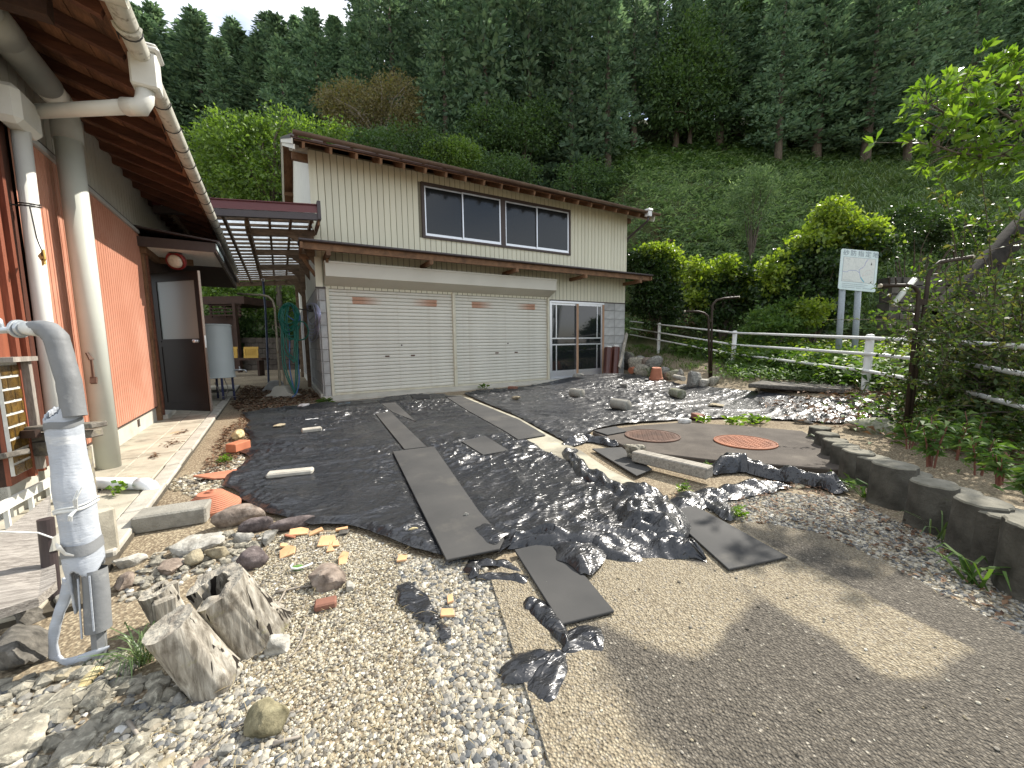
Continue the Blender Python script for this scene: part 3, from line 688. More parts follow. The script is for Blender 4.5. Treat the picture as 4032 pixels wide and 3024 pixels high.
# ================================================================== HOUSE ON THE LEFT (x out of the wall, y along it)
M['orange'] = m_noise('orange_brown_siding', [(0.3, (0.43, 0.185, 0.115)), (0.7, (0.50, 0.235, 0.155))], 1.6, 6, 0.5, (60, 0.06, 0.002), stain=(0.9, 0.48, 0.75, (0.58, 0.32, 0.225), 0.8), stain2=(2.4, 0.62, 0.8, (0.33, 0.075, 0.035), 0.5))
M['palewall'] = m_noise('grey_upper_siding', [(0.3, (0.37, 0.36, 0.31)), (0.7, (0.44, 0.43, 0.375))], 3, 6, 0.7, (60, 0.1, 0.003))
M['palepipe'] = m_noise('aged_white_plastic', [(0.3, (0.57, 0.57, 0.52)), (0.7, (0.66, 0.66, 0.61))], 4, 6, 0.35, (80, 0.03, 0.002), stain=(6, 0.62, 0.8, (0.45, 0.43, 0.35), 0.5))
M['greypipe'] = m_noise('greenish_grey_plastic_pipe', [(0.3, (0.44, 0.46, 0.41)), (0.7, (0.53, 0.545, 0.475))], 2.5, 6, 0.38, (120, 0.05, 0.002), stain=(3, 0.58, 0.8, (0.50, 0.46, 0.31), 0.5))
M['whitepipe'] = m_plain('white_plastic_pipe', (0.76, 0.77, 0.77), 0.28, 0.5, 0, 0.04)
M['gutter'] = m_noise('mildewed_gutter', [(0.3, (0.42, 0.41, 0.345)), (0.7, (0.60, 0.59, 0.52))], 5, 7, 0.5, (60, 0.05, 0.003), stain=(16, 0.56, 0.66, (0.10, 0.085, 0.055), 0.8), st=(1, 1, 1), stain2=(5, 0.60, 0.72, (0.26, 0.20, 0.12), 0.7))
M['blackwire'] = m_plain('dark_wire', (0.03, 0.028, 0.026), 0.5)
M['whiteceil'] = m_plain('white_ceiling_board', (0.66, 0.64, 0.59), 0.7)
house = thing('house', 'orange ribbed house wall under wooden eaves on the left side', 'house', HL(0, 0, 0), None, HOUSE_ROT)
def hp(mb, name, mat, parent=None, **k): return mb.build(name, mat, parent or house, local=True, **k)
W0, W1 = 3.72, 12.6
mb = MB(); mb.box(-0.4, -0.012, W0, 7.45, 0.0, 3.33); mb.box(-0.4, -0.012, 8.26, W1, 0.0, 3.33); mb.box(-0.4, -0.012, 7.45, 8.26, 2.2, 3.33); mb.box(-3.0, -0.4, W0, W0+0.1, 0, 3.3); hp(mb, 'wall_core', M['darkwood'])
mb = MB(); mb.box(-0.25, 0.0, W0, 6.54, -0.05, 0.238); mb.box(-0.25, 0.0, 6.66, 7.50, -0.05, 0.238); mb.box(-0.25, 0.0, 6.54, 6.66, -0.05, 0.105); mb.box(-0.25, 0.0, 6.54, 6.66, 0.205, 0.238); hp(mb, 'foundation', M['foundc'])
mb = MB(); mb.box(-0.24, -0.06, 6.541, 6.659, 0.106, 0.204); hp(mb, 'foundation_vent', M['joint'])
# ribbed sheet
mb = MB(); s = 4.27; prof = []; stp = 0.0735
while s < 7.49:
    prof += [(s, 0.022), (s+stp*0.80, 0.022), (s+stp*0.84, 0.010), (s+stp*0.96, 0.010)]; s += stp
prof.append((7.50, 0.022)); n = len(prof)
V = [(x, s, 0.252) for s, x in prof]+[(x, s, 2.645) for s, x in prof]
mb.add(V, [(i, i+1, n+i+1, n+i) for i in range(n-1)]); mb.add([(0.0, 4.27, 0.25), (0.022, 4.27, 0.25), (0.022, 7.5, 0.25), (0.0, 7.5, 0.25)], [(0, 1, 2, 3)])
hp(mb, 'ribbed_siding', M['orange'])
mb = MB(); mb.box(-0.005, 0.026, 4.27, 7.50, 0.238, 0.250); hp(mb, 'sill_drip', M['darkframe'])
mb = MB(); mb.box(-0.01, 0.045, 4.0, 7.44, 2.648, 2.690); hp(mb, 'flashing', m_plain('grey_flashing', (0.40, 0.40, 0.385), 0.45))
mb = MB(); mb.box(-0.01, 0.022, 4.0, 7.44, 2.690, 2.728); hp(mb, 'dark_gap', M['blackwire'])
# upper ribbed band
mb = MB()
s = W0
while s < W1-0.1:
    mb.box(-0.012, 0.006, s+0.006, s+0.114, 2.73, 3.36); s += 0.12
hp(mb, 'upper_siding', M['palewall']); mb = MB(); mb.box(-0.013, 0.001, W0, W1, 2.725, 3.36); hp(mb, 'upper_backing', M['palewall'])
mb = MB(); mb.box(-0.03, 0.05, 7.50, 7.60, -0.02, 2.60); hp(mb, 'corner_post', M['wood'])
mb = MB(); mb.box(-0.03, 0.07, 7.605, 7.66, 0.1, 2.45); hp(mb, 'door_jamb', M['rafter'])
mb = MB(); mb.box(-0.4, -0.2, 7.60, 7.68, 0.0, 2.5); mb.box(-0.15, -0.09, 7.66, 7.78, 0.45, 2.3); hp(mb, 'door_jamb', M['rafter'])
mb = MB(); mb.box(-0.05, 0.10, 7.62, 8.25, 0.02, 0.10); hp(mb, 'door_step', M['foundc'], bevel=0.005)
mb = MB(); mb.box(-0.012, 0.012, 8.27, W1, 0.05, 2.45); hp(mb, 'rear_wall_boards', M['darkwood'])
mb = MB(); mb.box(-0.05, 0.03, 7.60, 8.27, 2.2, 2.46); hp(mb, 'door_head', M['darkwood'])
# timber strip at the near end of the wall
x = W0
for s0, s1, o_, mt in ((3.72, 3.92, 0.0, 'plankred'), (3.925, 3.965, 0.03, 'plankred'), (3.97, 4.055, 0.0, 'plankred'), (4.06, 4.10, 0.028, 'plankred'), (4.105, 4.268, -0.004, 'plankshade')):
    if mt not in M:
        M['plankred'] = m_wood('red_brown_board', (0.12, 0.035, 0.020), (0.26, 0.085, 0.045), (5, 5, 0.5), 3.0, 0.55, 0.25)
        M['plankshade'] = m_wood('shaded_red_board', (0.05, 0.02, 0.014), (0.12, 0.045, 0.028), (5, 5, 0.5), 3.0, 0.6, 0.25)  # same board in a darker colour: the shade beside the downpipe painted in
    mb = MB(); mb.box(-0.012, 0.01+o_, s0, s1, 0.24, 2.72); hp(mb, 'wall_board', M[mt])
# brick-like amber tiles in a wooden frame
mb = MB(); mb.box(0.012, 0.03, 3.72, 3.985, 0.30, 1.02); tf = hp(mb, 'tiled_panel', m_plain('white_mortar', (0.55, 0.54, 0.49), 0.85))
M['amber'] = m_noise('amber_brown_tile', [(0.3, (0.055, 0.030, 0.008)), (0.7, (0.17, 0.10, 0.022))], 18, 6, 0.25, (60, 0.4, 0.006), rnd_amt=0.3)
for r in range(9):
    z = 0.30+r*0.079
    for c in range(-1, 3):
        a = 3.72+c*0.125+(0.06 if r % 2 else 0.0); b_ = min(a+0.112, 3.945); a = max(a, 3.722)
        if b_-a > 0.03:
            mb = MB(); mb.box(0.028, 0.036, a, b_, z+0.005, z+0.067); hp(mb, 'tile', M['amber'], tf)
mb = MB(); mb.box(0.0, 0.075, 3.945, 3.99, 0.28, 1.02); mb.box(0.0, 0.10, 3.70, 4.01, 1.02, 1.05); hp(mb, 'panel_frame', m_wood('grey_frame_wood', (0.10, 0.085, 0.07), (0.33, 0.30, 0.26), (4, 4, 0.6), 4))
# door, swung out from its far jamb
dl0 = P(655, 1613, 0.12); dl1 = P(832, 1619, 0.12)
def to_house(p): 
    q = np.array(p[:2])-HN*HK; return np.array([q@HN, q@HA, p[2]])
a0 = to_house(dl0); a1 = to_house(dl1); dlen = np.linalg.norm(a1-a0); dd = (a1-a0)/dlen; dn = np.array([-dd[1], dd[0], 0])
if dn[1] > 0: dn = -dn       # camera side
def dbox(u0, u1, n0, n1, z0, z1):
    m_ = MB(); V = []
    for z in (z0, z1):
        for u, nn in ((u0, n0), (u1, n0), (u1, n1), (u0, n1)): 
            q = a0+dd*u+dn*nn; V.append((q[0], q[1], z))
    m_.add(V, [(0,3,2,1),(4,5,6,7),(0,1,5,4),(1,2,6,5),(2,3,7,6),(3,0,4,7)]); return m_
DT = 2.20
M['doorbrown'] = m_noise('dark_brown_door', [(0.3, (0.009, 0.006, 0.005)), (0.7, (0.015, 0.010, 0.008))], 3, 5, 0.45, None, spec=0.25)
dpart = hp(dbox(0, dlen, -0.02, 0.012, 0.12, 1.19), 'door', M['doorbrown'], fix=True); dpart['label'] = 'dark brown door standing open'
for u0, u1, z0, z1 in ((0, 0.085, 1.19, DT), (dlen-0.075, dlen, 1.19, DT), (0.085, dlen-0.075, 2.07, DT), (0.085, dlen-0.075, 1.19, 1.215)):
    hp(dbox(u0, u1, -0.02, 0.016, z0, z1), 'door_stile', M['doorbrown'], dpart, fix=True)
for u0, u1, z0, z1 in ((0.02, 0.07, 0.14, 1.19), (dlen-0.07, dlen-0.01, 0.14, 1.17), (0.07, dlen-0.07, 0.13, 0.24), (0.07, dlen-0.07, 1.10, 1.17)):
    hp(dbox(u0, u1, 0.012, 0.019, z0, z1), 'door_rail', M['doorbrown'], dpart, fix=True)
hp(dbox(0.085, dlen-0.075, -0.008, 0.004, 1.215, 2.07), 'frosted_pane', M['frost'], dpart, fix=True)
hp(dbox(dlen, dlen+0.012, -0.02, 0.014, 0.12, DT), 'edge_strip', m_plain('door_edge_metal', (0.16, 0.13, 0.11), 0.4, 0.5, 0.3), dpart, fix=True)
hp(dbox(dlen+0.012, dlen+0.016, -0.015, 0.010, 1.08, 1.26), 'latch_plate', M['alu'], dpart, fix=True)
q = a0+dd*(dlen-0.10); mb = MB(); 
mb.tube([q+dn*0.015+np.array([0, 0, 1.06]), q+dn*0.05+np.array([0, 0, 1.06]), q+dn*0.055+np.array([0, 0, 1.06])], [0.026, 0.024, 0.014], 14)
mb.tube([q+dn*0.045+np.array([0, 0, 1.06]), q+dn*0.085+np.array([0, 0, 1.06])], [0.022, 0.027], 14); hp(mb, 'door_knob', M['alu'], dpart, smooth=True)
# porch canopy
PX, PS0, PS1 = 0.885, 7.385, 11.8
mb = MB(); mb.box(0.0, PX, PS0, PS0+0.035, 2.475, 2.605); mb.box(PX-0.035, PX, PS0+0.035, PS1, 2.475, 2.605); po = hp(mb, 'porch_roof', M['darkframe'])
mb = MB(); mb.add([(0, PS0-0.05, 2.72), (PX+0.05, PS0-0.05, 2.612), (PX+0.05, PS1, 2.612), (0, PS1, 2.72), (0, PS0-0.05, 2.74), (PX+0.05, PS0-0.05, 2.632), (PX+0.05, PS1, 2.632), (0, PS1, 2.74)], [(0,3,2,1),(4,5,6,7),(0,1,5,4),(1,2,6,5),(2,3,7,6),(3,0,4,7)]); hp(mb, 'porch_sheet', M['darkfascia'], po)
mb = MB(); mb.box(0.012, PX-0.036, PS0+0.036, 8.85, 2.492, 2.505); hp(mb, 'porch_ceiling', M['whiteceil'], po)
mb = MB(); mb.box(0.012, PX-0.04, 8.86, PS1, 2.49, 2.505); hp(mb, 'porch_ceiling', M['darkwood'], po)
mb = MB(); mb.box(PX, PX+0.012, PS0+0.01, 8.5, 2.52, 2.60); hp(mb, 'side_strip', m_plain('pale_blue_strip', (0.42, 0.50, 0.50), 0.5), po)
mb = MB(); mb.box(0.0, 0.09, PS0+0.08, 8.3, 2.40, 2.49); mb.box(0.0, 0.5, 8.27, 8.33, 2.40, 2.49); hp(mb, 'porch_beam', M['wood'], po)
lx, ly = 0.36, 7.78
mb = MB(); mb.lathe([(0.075, 0.0), (0.08, -0.02), (0.02, -0.06)], 18, (lx, ly, 2.49)); lamp = hp(mb, 'porch_lamp', M['blackwire'], smooth=False, fix=True)
tl = Matrix.Translation((lx, ly, 2.37)) @ Matrix.Rotation(math.radians(112), 4, 'X') @ Matrix.Rotation(math.radians(-20), 4, 'Y')
mb = MB(); mb.lathe([(0.06, -0.07), (0.11, -0.06), (0.13, -0.01), (0.13, 0.02), (0.11, 0.035), (0.10, 0.02)], 26); mb.v = [tuple(tl @ Vector(v)) for v in mb.v]; hp(mb, 'lamp_body', m_plain('red_lamp_plastic', (0.20, 0.016, 0.016), 0.35), lamp, smooth=True)
mb = MB(); mb.lathe([(0.10, 0.018), (0.09, 0.045), (0.06, 0.062), (0.0, 0.068)], 26); mb.v = [tuple(tl @ Vector(v)) for v in mb.v]; hp(mb, 'lamp_lens', m_plain('cream_lamp_lens', (0.60, 0.55, 0.45), 0.3), lamp, smooth=True)
# eaves: rafters, boards, gutter
ER = 0.78; zw, zo = 3.345, 3.075
def ez_(x): return zw+(zo-zw)*x/ER
eav = MB(); eav.add([(-2.6, 3.25, ez_(-2.6)+0.06), (ER+0.05, 3.25, ez_(ER+0.05)+0.06), (ER+0.05, 12.8, ez_(ER+0.05)+0.06), (-2.6, 12.8, ez_(-2.6)+0.06), (-2.6, 3.25, ez_(-2.6)+0.14), (ER+0.05, 3.25, ez_(ER+0.05)+0.14), (ER+0.05, 12.8, ez_(ER+0.05)+0.14), (-2.6, 12.8, ez_(-2.6)+0.14)], [(0,3,2,1),(4,5,6,7),(0,1,5,4),(1,2,6,5),(2,3,7,6),(3,0,4,7)])
hroof = hp(eav, 'roof', M['roofmetal'])
nb = 7
for i in range(nb):
    x0 = -0.1+(ER+0.1)*i/nb; x1 = -0.1+(ER+0.1)*(i+1)/nb-0.004
    for s0, s1 in ((3.28, 6.1), (6.104, 9.3), (9.304, 12.75)):
        mb = MB(); j = rs.uniform(-0.004, 0.004)
        mb.add([(x0, s0, ez_(x0)+0.04+j), (x1, s0, ez_(x1)+0.04+j), (x1, s1, ez_(x1)+0.04+j), (x0, s1, ez_(x0)+0.04+j), (x0, s0, ez_(x0)+0.055), (x1, s0, ez_(x1)+0.055), (x1, s1, ez_(x1)+0.055), (x0, s1, ez_(x0)+0.055)], [(0,3,2,1),(4,5,6,7),(0,1,5,4),(1,2,6,5),(2,3,7,6),(3,0,4,7)])
        hp(mb, 'soffit_board', M['soffitwood'], hroof)
s = 3.42
while s < 12.7:
    mb = MB(); mb.beam((-0.3, s, ez_(-0.3)-0.005), (ER-0.02, s, ez_(ER-0.02)-0.005), 0.048, 0.085); hp(mb, 'rafter', M['rafter'], hroof); s += 0.415
mb = MB(); mb.beam((ER+0.005, 3.27, zo+0.03), (ER+0.005, 12.78, zo+0.03), 0.03, 0.11); hp(mb, 'fascia_board', M['soffitwood'], hroof)
mb = MB(); mb.beam((-2.5, 3.27, zo+0.05), (ER, 3.27, zo+0.05), 0.03, 0.13); mb.beam((-2.5, 3.55, zo+0.10), (0.5, 3.55, zo+0.0), 0.09, 0.13); hp(mb, 'fascia_board', M['darkwood'], hroof)
GXo, GZ = 0.85, 3.055
mb = MB(); half_round(mb, (GXo, 3.22, GZ+0.01), (GXo, 12.85, GZ-0.02), 0.058); gu = hp(mb, 'gutter', M['gutter'], fix=True); smooth_by_angle(gu, 50)
mb = MB(); half_round(mb, (-2.6, 3.20, GZ+0.03), (GXo+0.055, 3.20, GZ+0.012), 0.06); g2 = hp(mb, 'gutter', M['gutter'], fix=True); smooth_by_angle(g2, 50)
s = 3.5
while s < 12.8:
    mb = MB(); mb.tube([(GXo+math.cos(math.pi+math.pi*k/8)*0.064, s, GZ+math.sin(math.pi+math.pi*k/8)*0.064) for k in range(9)], 0.0045, 5)
    mb.tube([(GXo-0.063, s, GZ), (ER+0.02, s, GZ-0.07), (ER+0.01, s, GZ-0.03)], 0.004, 5); hp(mb, 'gutter_bracket', M['blackwire'], gu); s += 0.42
mb = MB(); mb.tube([(GXo+math.cos(math.pi+math.pi*k/8)*0.061, 3.45, GZ+math.sin(math.pi+math.pi*k/8)*0.061) for k in range(9)], 0.012, 6); hp(mb, 'gutter_joint', M['gutter'], gu)
# rainwater head and pipes
hs = 3.80
mb = MB(); mb.prism([(GXo-0.065, hs-0.07), (GXo+0.085, hs-0.07), (GXo+0.085, hs+0.07), (GXo-0.065, hs+0.07)], GZ-0.20, GZ+0.03); mb.prism([(GXo-0.085, hs-0.09), (GXo+0.105, hs-0.09), (GXo+0.105, hs+0.09), (GXo-0.085, hs+0.09)], GZ+0.03, GZ+0.062); mb.prism([(GXo-0.075, hs-0.08), (GXo+0.095, hs-0.08), (GXo+0.095, hs+0.08), (GXo-0.075, hs+0.08)], GZ+0.062, GZ+0.085)
dpp = hp(mb, 'downpipe', M['palepipe'], bevel=0.012); dpp['label'] = 'white downpipe with a box rainwater head'
e1_ = np.array([0.79, 3.79, 2.735]); e2_ = np.array([0.10, 4.40, 2.80])
mb = MB(); mb.tube([(GXo, hs, GZ-0.19), (GXo-0.01, hs, GZ-0.26), e1_+np.array([0.03, -0.01, 0.0]), e1_-np.array([0.06, -0.05, -0.005])], [0.05, 0.052, 0.056, 0.056], 16); hp(mb, 'elbow', M['palepipe'], dpp, smooth=True)
mb = MB(); mb.tube([e1_, e2_], 0.046, 16); hp(mb, 'horizontal_pipe', M['palepipe'], dpp, smooth=True)
mb = MB(); mb.box(0.03, 0.17, 4.03, 4.36, 2.58, 2.83); hp(mb, 'junction_box', M['palepipe'], dpp, bevel=0.035)
mb = MB(); mb.tube([(0.10, 4.215, 2.60), (0.10, 4.12, 0.0)], 0.047, 20); hp(mb, 'pipe', M['palepipe'], dpp, smooth=True)
mb = MB(); mb.tube([(0.10+0.050*math.cos(a), 4.20+0.050*math.sin(a), 2.09+0.01*math.sin(a)) for a in np.linspace(0, 2*math.pi, 17)], 0.006, 6); mb.tube([(0.10+0.050*math.cos(a), 4.20+0.050*math.sin(a), 2.105+0.01*math.sin(a)) for a in np.linspace(0, 2*math.pi, 17)], 0.005, 6); mb.tube([(0.05, 4.22, 2.09), (0.0, 4.2, 2.09)], 0.006, 6); hp(mb, 'pipe_strap', M['blackwire'], dpp)

# tall grey vent pipe
vb = HL(0.16, 4.84, 0.0)
vp = thing('vent_pipe', 'thick grey-green pipe rising from the path to a duct under the eaves', 'pipe', vb, None, HOUSE_ROT)
mb = MB(); mb.tube([(0, -0.01, 0.02), (0, 0, 2.92)], 0.083, 28); mb.build('riser', M['greypipe'], vp, local=True, smooth=True)
M['darkduct'] = m_noise('dark_grey_duct', [(0.3, (0.24, 0.245, 0.225)), (0.7, (0.33, 0.335, 0.305))], 3, 6, 0.5, None)  # elbow and duct in a darker grey than the riser
mb = MB(); mb.tube([(0, 0, 2.80), (0, 0, 2.95), (0, -0.05, 3.02), (0, -0.16, 3.065)], [0.092, 0.092, 0.092, 0.09], 24); mb.build('elbow', M['darkduct'], vp, local=True, smooth=True)
mb = MB(); mb.tube([(0, -0.12, 3.06), (0, -0.34, 3.07)], 0.084, 24); mb.build('pale_sleeve', M['palepipe'], vp, local=True, smooth=True)
mb = MB(); mb.tube([(0, -0.30, 3.07), (0, -1.5, 3.08)], 0.092, 24); mb.build('duct', M['darkduct'], vp, local=True, smooth=True)
mb = MB(); mb.tube([(0, -0.86, 3.075), (0, -1.1, 3.075)], 0.103, 24); mb.build('duct_coupling', M['darkduct'], vp, local=True, smooth=True)
mb = MB(); mb.beam((-0.02, -0.085, 1.06), (-0.0, -0.10, 1.0), 0.035, 0.012); mb.beam((0.0, -0.10, 1.0), (0.0, -0.10, 0.85), 0.012, 0.035, (0, 1, 0)); mb.beam((0, -0.10, 0.85), (0.0, -0.12, 0.80), 0.04, 0.03); mb.build('clip', M['darkrust'], vp, local=True)
# white drain elbow on the path
d0, d1 = P(330, 1900, 0.085), P(560, 1905, 0.085)
t = thing('drain_pipe', 'white plastic drain pipe with an elbow turning down into the path', 'pipe', (d1[0], d1[1], 0))
dv = (d1-d0)/np.linalg.norm(d1-d0)
mb = MB(); mb.tube([d0-dv*0.25, d1-dv*0.02], 0.043, 18); mb.build('straight_pipe', M['whitepipe'], t, smooth=True)
mb = MB(); mb.tube([d1-dv*0.03, d1+dv*0.03, d1+dv*0.065-np.array([0, 0, 0.016]), d1+dv*0.085-np.array([0, 0, 0.05]), d1+dv*0.087-np.array([0, 0, 0.09])], 0.0455, 18); mb.build('elbow', M['whitepipe'], t, smooth=True)
# yellow tag
q = HL(0.185, 4.02, 1.72)
t = thing('hanging_tag', 'small yellow pointed metal tag with holes hanging beside the white downpipe', 'tag', q, None, HOUSE_ROT+0.5)
prof = [(-0.055, -0.02), (-0.045, 0.045), (0.10, 0.018), (0.03, -0.025), (0.035, -0.055), (0.0, -0.045), (-0.04, -0.055), (-0.035, -0.03)]
V = [(0.004, y, z) for y, z in prof]+[(-0.004, y, z) for y, z in prof]; n = len(prof)
mb = MB(); mb.add(V, [tuple(range(n)), tuple(range(2*n-1, n-1, -1))]+[(i, n+i, n+(i+1) % n, (i+1) % n) for i in range(n)]); mb.build('plate', m_plain('yellow_painted_metal', (0.55, 0.40, 0.09), 0.4), t, local=True, fix=True)
mb = MB()
for y, z, r in ((-0.015, 0.015, 0.014), (-0.02, -0.02, 0.006), (0.0, -0.018, 0.006)): mb.tube([(0.005, y, z), (0.007, y, z)], r, 10); mb.tube([(-0.005, y, z), (-0.007, y, z)], r, 10)
mb.build('hole', M['blackwire'], t, local=True)
mb = MB(); mb.tube([(0, -0.015, 0.015), (-0.02, -0.02, 0.12), (-0.03, -0.01, 0.33)], 0.004, 6); mb.build('string', M['blackwire'], t, local=True)
# ================================================================== BLACK SHEETS AND MATS
def m_plastic(name, scale, bstr, rough, fine=0.5):
    t = NT(name); c = t.coord('World')
    t.setc(t.mix(t.ramp(t.noise(c, 3, 6), [(0.50, 0.0), (0.8, 0.35)]), (0.011, 0.012, 0.0145), (0.055, 0.05, 0.042)))
    t.setr(t.ramp(t.noise(c, 5, 5), [(0.3, rough*0.8), (0.7, rough*1.3)])); t.spec(0.5); t.b.inputs['Coat Weight'].default_value = 0.35; t.b.inputs['Coat Roughness'].default_value = 0.16
    for sc, st_, dist, rot in ((scale, bstr, 0.016, 0.35), (scale*2.4, bstr*1.5, 0.010, -0.3), (scale*5.5, fine, 0.0050, 0.1)):
        n = t.new('TexNoise'); n.noise_type = 'RIDGED_MULTIFRACTAL'; n.inputs['Scale'].default_value = sc; n.inputs['Detail'].default_value = 2.5; n.inputs['Roughness'].default_value = 0.45; n.inputs['Distortion'].default_value = 0.5
        t.l.new(t.coord('World', (0.75, 1.8, 1), (0, 0, rot)), n.inputs['Vector'])
        t.bump(n.outputs['Fac'], st_, dist)
    t.l.new(t.b.inputs['Normal'].links[0].from_socket, t.b.inputs['Coat Normal'])
    return t.m
M['sheet'] = m_plastic('black_plastic_sheet', 7, 0.40, 0.34, 1.0)
M['sheetfar'] = m_plastic('silvery_black_plastic_sheet', 7, 0.45, 0.45, 0.8)
M['sheet2'] = m_plastic('crumpled_black_plastic', 11, 0.45, 0.34, 0.6)
M['rubber'] = m_noise('dusty_black_rubber', [(0.3, (0.036, 0.036, 0.035)), (0.7, (0.064, 0.062, 0.058))], 2.2, 7, 0.75, (160, 0.12, 0.002), co='World', stain=(2.6, 0.56, 0.74, (0.125, 0.115, 0.095), 0.55), stain2=(70, 0.73, 0.76, (0.45, 0.43, 0.38), 0.8), spec=0.3)
mats = [
 ('long wide black rubber mat lying on the left plastic sheet, its near end chipped', [(1546, 1777), (1709, 1757), (1885, 2010), (1985, 2120), (1965, 2160), (1757, 2203)], 0.052),
 ('narrow black rubber mat with a pale spot, just beyond the long wide mat', [(1479, 1629), (1537, 1620), (1680, 1758), (1592, 1768)], 0.044),
 ('farthest narrow rubber mat in the left wheel track, half under the plastic', [(1484, 1577), (1552, 1580), (1640, 1660), (1545, 1622)], 0.036),
 ('long dark rubber strip running from the shutters towards the pale bare track', [(1752, 1560), (1816, 1560), (2044, 1652), (2148, 1712), (2040, 1730), (1987, 1696), (1848, 1620)], 0.040),
 ('small square rubber mat alone in the middle of the left sheet', [(1816, 1737), (1911, 1715), (2003, 1772), (1902, 1790)], 0.042),
 ('black rubber mat lying half on the pale drive edge nearest the camera', [(2025, 2163), (2190, 2127), (2419, 2404), (2209, 2456)], 0.034),
 ('dark rubber mat pointing down the drive at the right, without plastic on it', [(2621, 2016), (2735, 1988), (3103, 2190), (2869, 2240)], 0.034),
 ('rubber mat piece under the pebbly concrete lump beside the tank slab', [(2331, 1766), (2448, 1760), (2568, 1846), (2506, 1872)], 0.036),
 ('small rubber mat scrap on the near corner of the tank slab', [(2337, 1694), (2424, 1678), (2467, 1697), (2390, 1711)], 0.062),
 ('small dark mat scrap against the concrete apron below the shutters', [(1615, 1555), (1688, 1553), (1694, 1568), (1630, 1571)], 0.048)]
mat_polys = []
for i, (lb, pts, z) in enumerate(mats):
    poly = pxpoly(pts, z); mat_polys.append(poly)
    mb = MB(); c = np.mean(poly, 0); mb.prism(poly, z-0.012, z)
    o = mb.build('rubber_mat', M['rubber'], None, bevel=0.0025, loc=(c[0], c[1], z-0.012)); tag(o, lb, 'rubber mat', 'rubber mats on the yard')

def crease(n): return np.clip(1-np.abs(n)*4.2, 0, 1)**1.6
def nz2(X, Y, s, sx=1.0, sy=1.0, ang=0.0, seed=0.0):
    ca, sa = math.cos(ang), math.sin(ang); A = (X*ca+Y*sa)*s*sx; B = (-X*sa+Y*ca)*s*sy
    return np.array([mnoise.noise(Vector((a, b, seed))) for a, b in zip(A, B)])
def make_sheet(name, label, pts, res, amp, ang, seed, zb=0.03, mound=None, zpts=0.0, mat='sheet'):
    poly = pxpoly(pts, zpts)
    dense = []
    rr = random.Random(seed)
    for i in range(len(poly)):
        a = np.array(poly[i]); b = np.array(poly[(i+1) % len(poly)]); n = max(1, int(np.linalg.norm(b-a)/0.12))
        for k in range(n):
            q = a+(b-a)*k/n; dense.append((q[0]+rr.gauss(0, 0.012), q[1]+rr.gauss(0, 0.012)))
    X, Y, D, F = poly_grid(dense, res)
    wx_ = nz2(X, Y, 0.9, seed=seed+5)*0.5; wy_ = nz2(X, Y, 0.9, seed=seed+9)*0.5
    big = nz2(X+wx_, Y+wy_, 1.0, 1.0, 2.3, ang, seed)
    mid = nz2(X+wx_*0.6, Y+wy_*0.6, 3.2, 0.8, 2.4, ang+0.3*0, seed+20)
    mid2 = nz2(X-wx_*0.5, Y+wy_*0.4, 3.6, 0.7, 2.2, ang+0.7, seed+50)
    fin = nz2(X+wx_*0.2, Y, 11.0, 0.8, 1.9, ang-0.2, seed+30)
    dens = np.clip(nz2(X, Y, 0.7, seed=seed+77)*1.6+0.7, 0.25, 1.3)
    h = 0.020*crease(big) + dens*(0.013*crease(mid)+0.011*crease(mid2)+0.006*crease(fin)) + 0.006*nz2(X, Y, 2.0, seed=seed+60)
    fin2 = nz2(X+wx_*0.15, Y+wy_*0.1, 24.0, 0.6, 1.6, ang+0.25, seed+90); h = h+dens*0.0035*crease(fin2)
    h = h*amp
    for poly_m, (_, _, z) in zip(mat_polys, mats):
        d, _, _ = edge_near(X, Y, poly_m); ins = in_poly(X, Y, poly_m)
        d = np.where(ins, 0, d); h = h*sstep(-0.02, 0.07, d); h = np.where(ins, np.minimum(h, z-0.018-zb), h)
    h = h*sstep(-0.005, 0.05, D)+0.010*(1-sstep(0.0, 0.05, D))*np.clip(nz2(X, Y, 9, seed=seed+3), -0.3, 1)
    Z = zb+h+hill(X*GR[0]+Y*GR[1], X*GF[0]+Y*GF[1])
    if mound is not None: Z = Z+mound(X, Y)
    V = np.stack([X, Y, Z], 1)
    c = V.mean(0); c[2] = 0
    o = link_mesh(name, np_mesh(name, V-c, F, True), M[mat], None, tuple(float(v) for v in c))
    return tag(o, label, 'plastic sheet', 'black plastic sheets on the yard')
make_sheet('plastic_sheet', 'wrinkled black plastic sheet covering the left half of the yard', 
    [(954, 1632), (1171, 1604), (1278, 1591), (1480, 1576), (1618, 1558), (1750, 1557), (1862, 1618), (1997, 1690), (2137, 1780), (2252, 1838), (2420, 1955), (2500, 2030), (2480, 2080), (2330, 2092), (2200, 2128), (2030, 2160), (1960, 2185), (1750, 2205), (1640, 2180), (1536, 2145), (1442, 2098), (1341, 2079), (1234, 2079), (1051, 2041), (960, 1975), (880, 1925), (900, 1880), (945, 1850), (985, 1815), (955, 1790), (990, 1740), (965, 1695), (985, 1665)], 0.0125, 1.0, 0.15, 11)
mc = P(2420, 1492, 0.1)
def mound(X, Y): return 0.16*np.exp(-((X-mc[0])**2/2.2+(Y-mc[1]-0.3)**2/1.2))
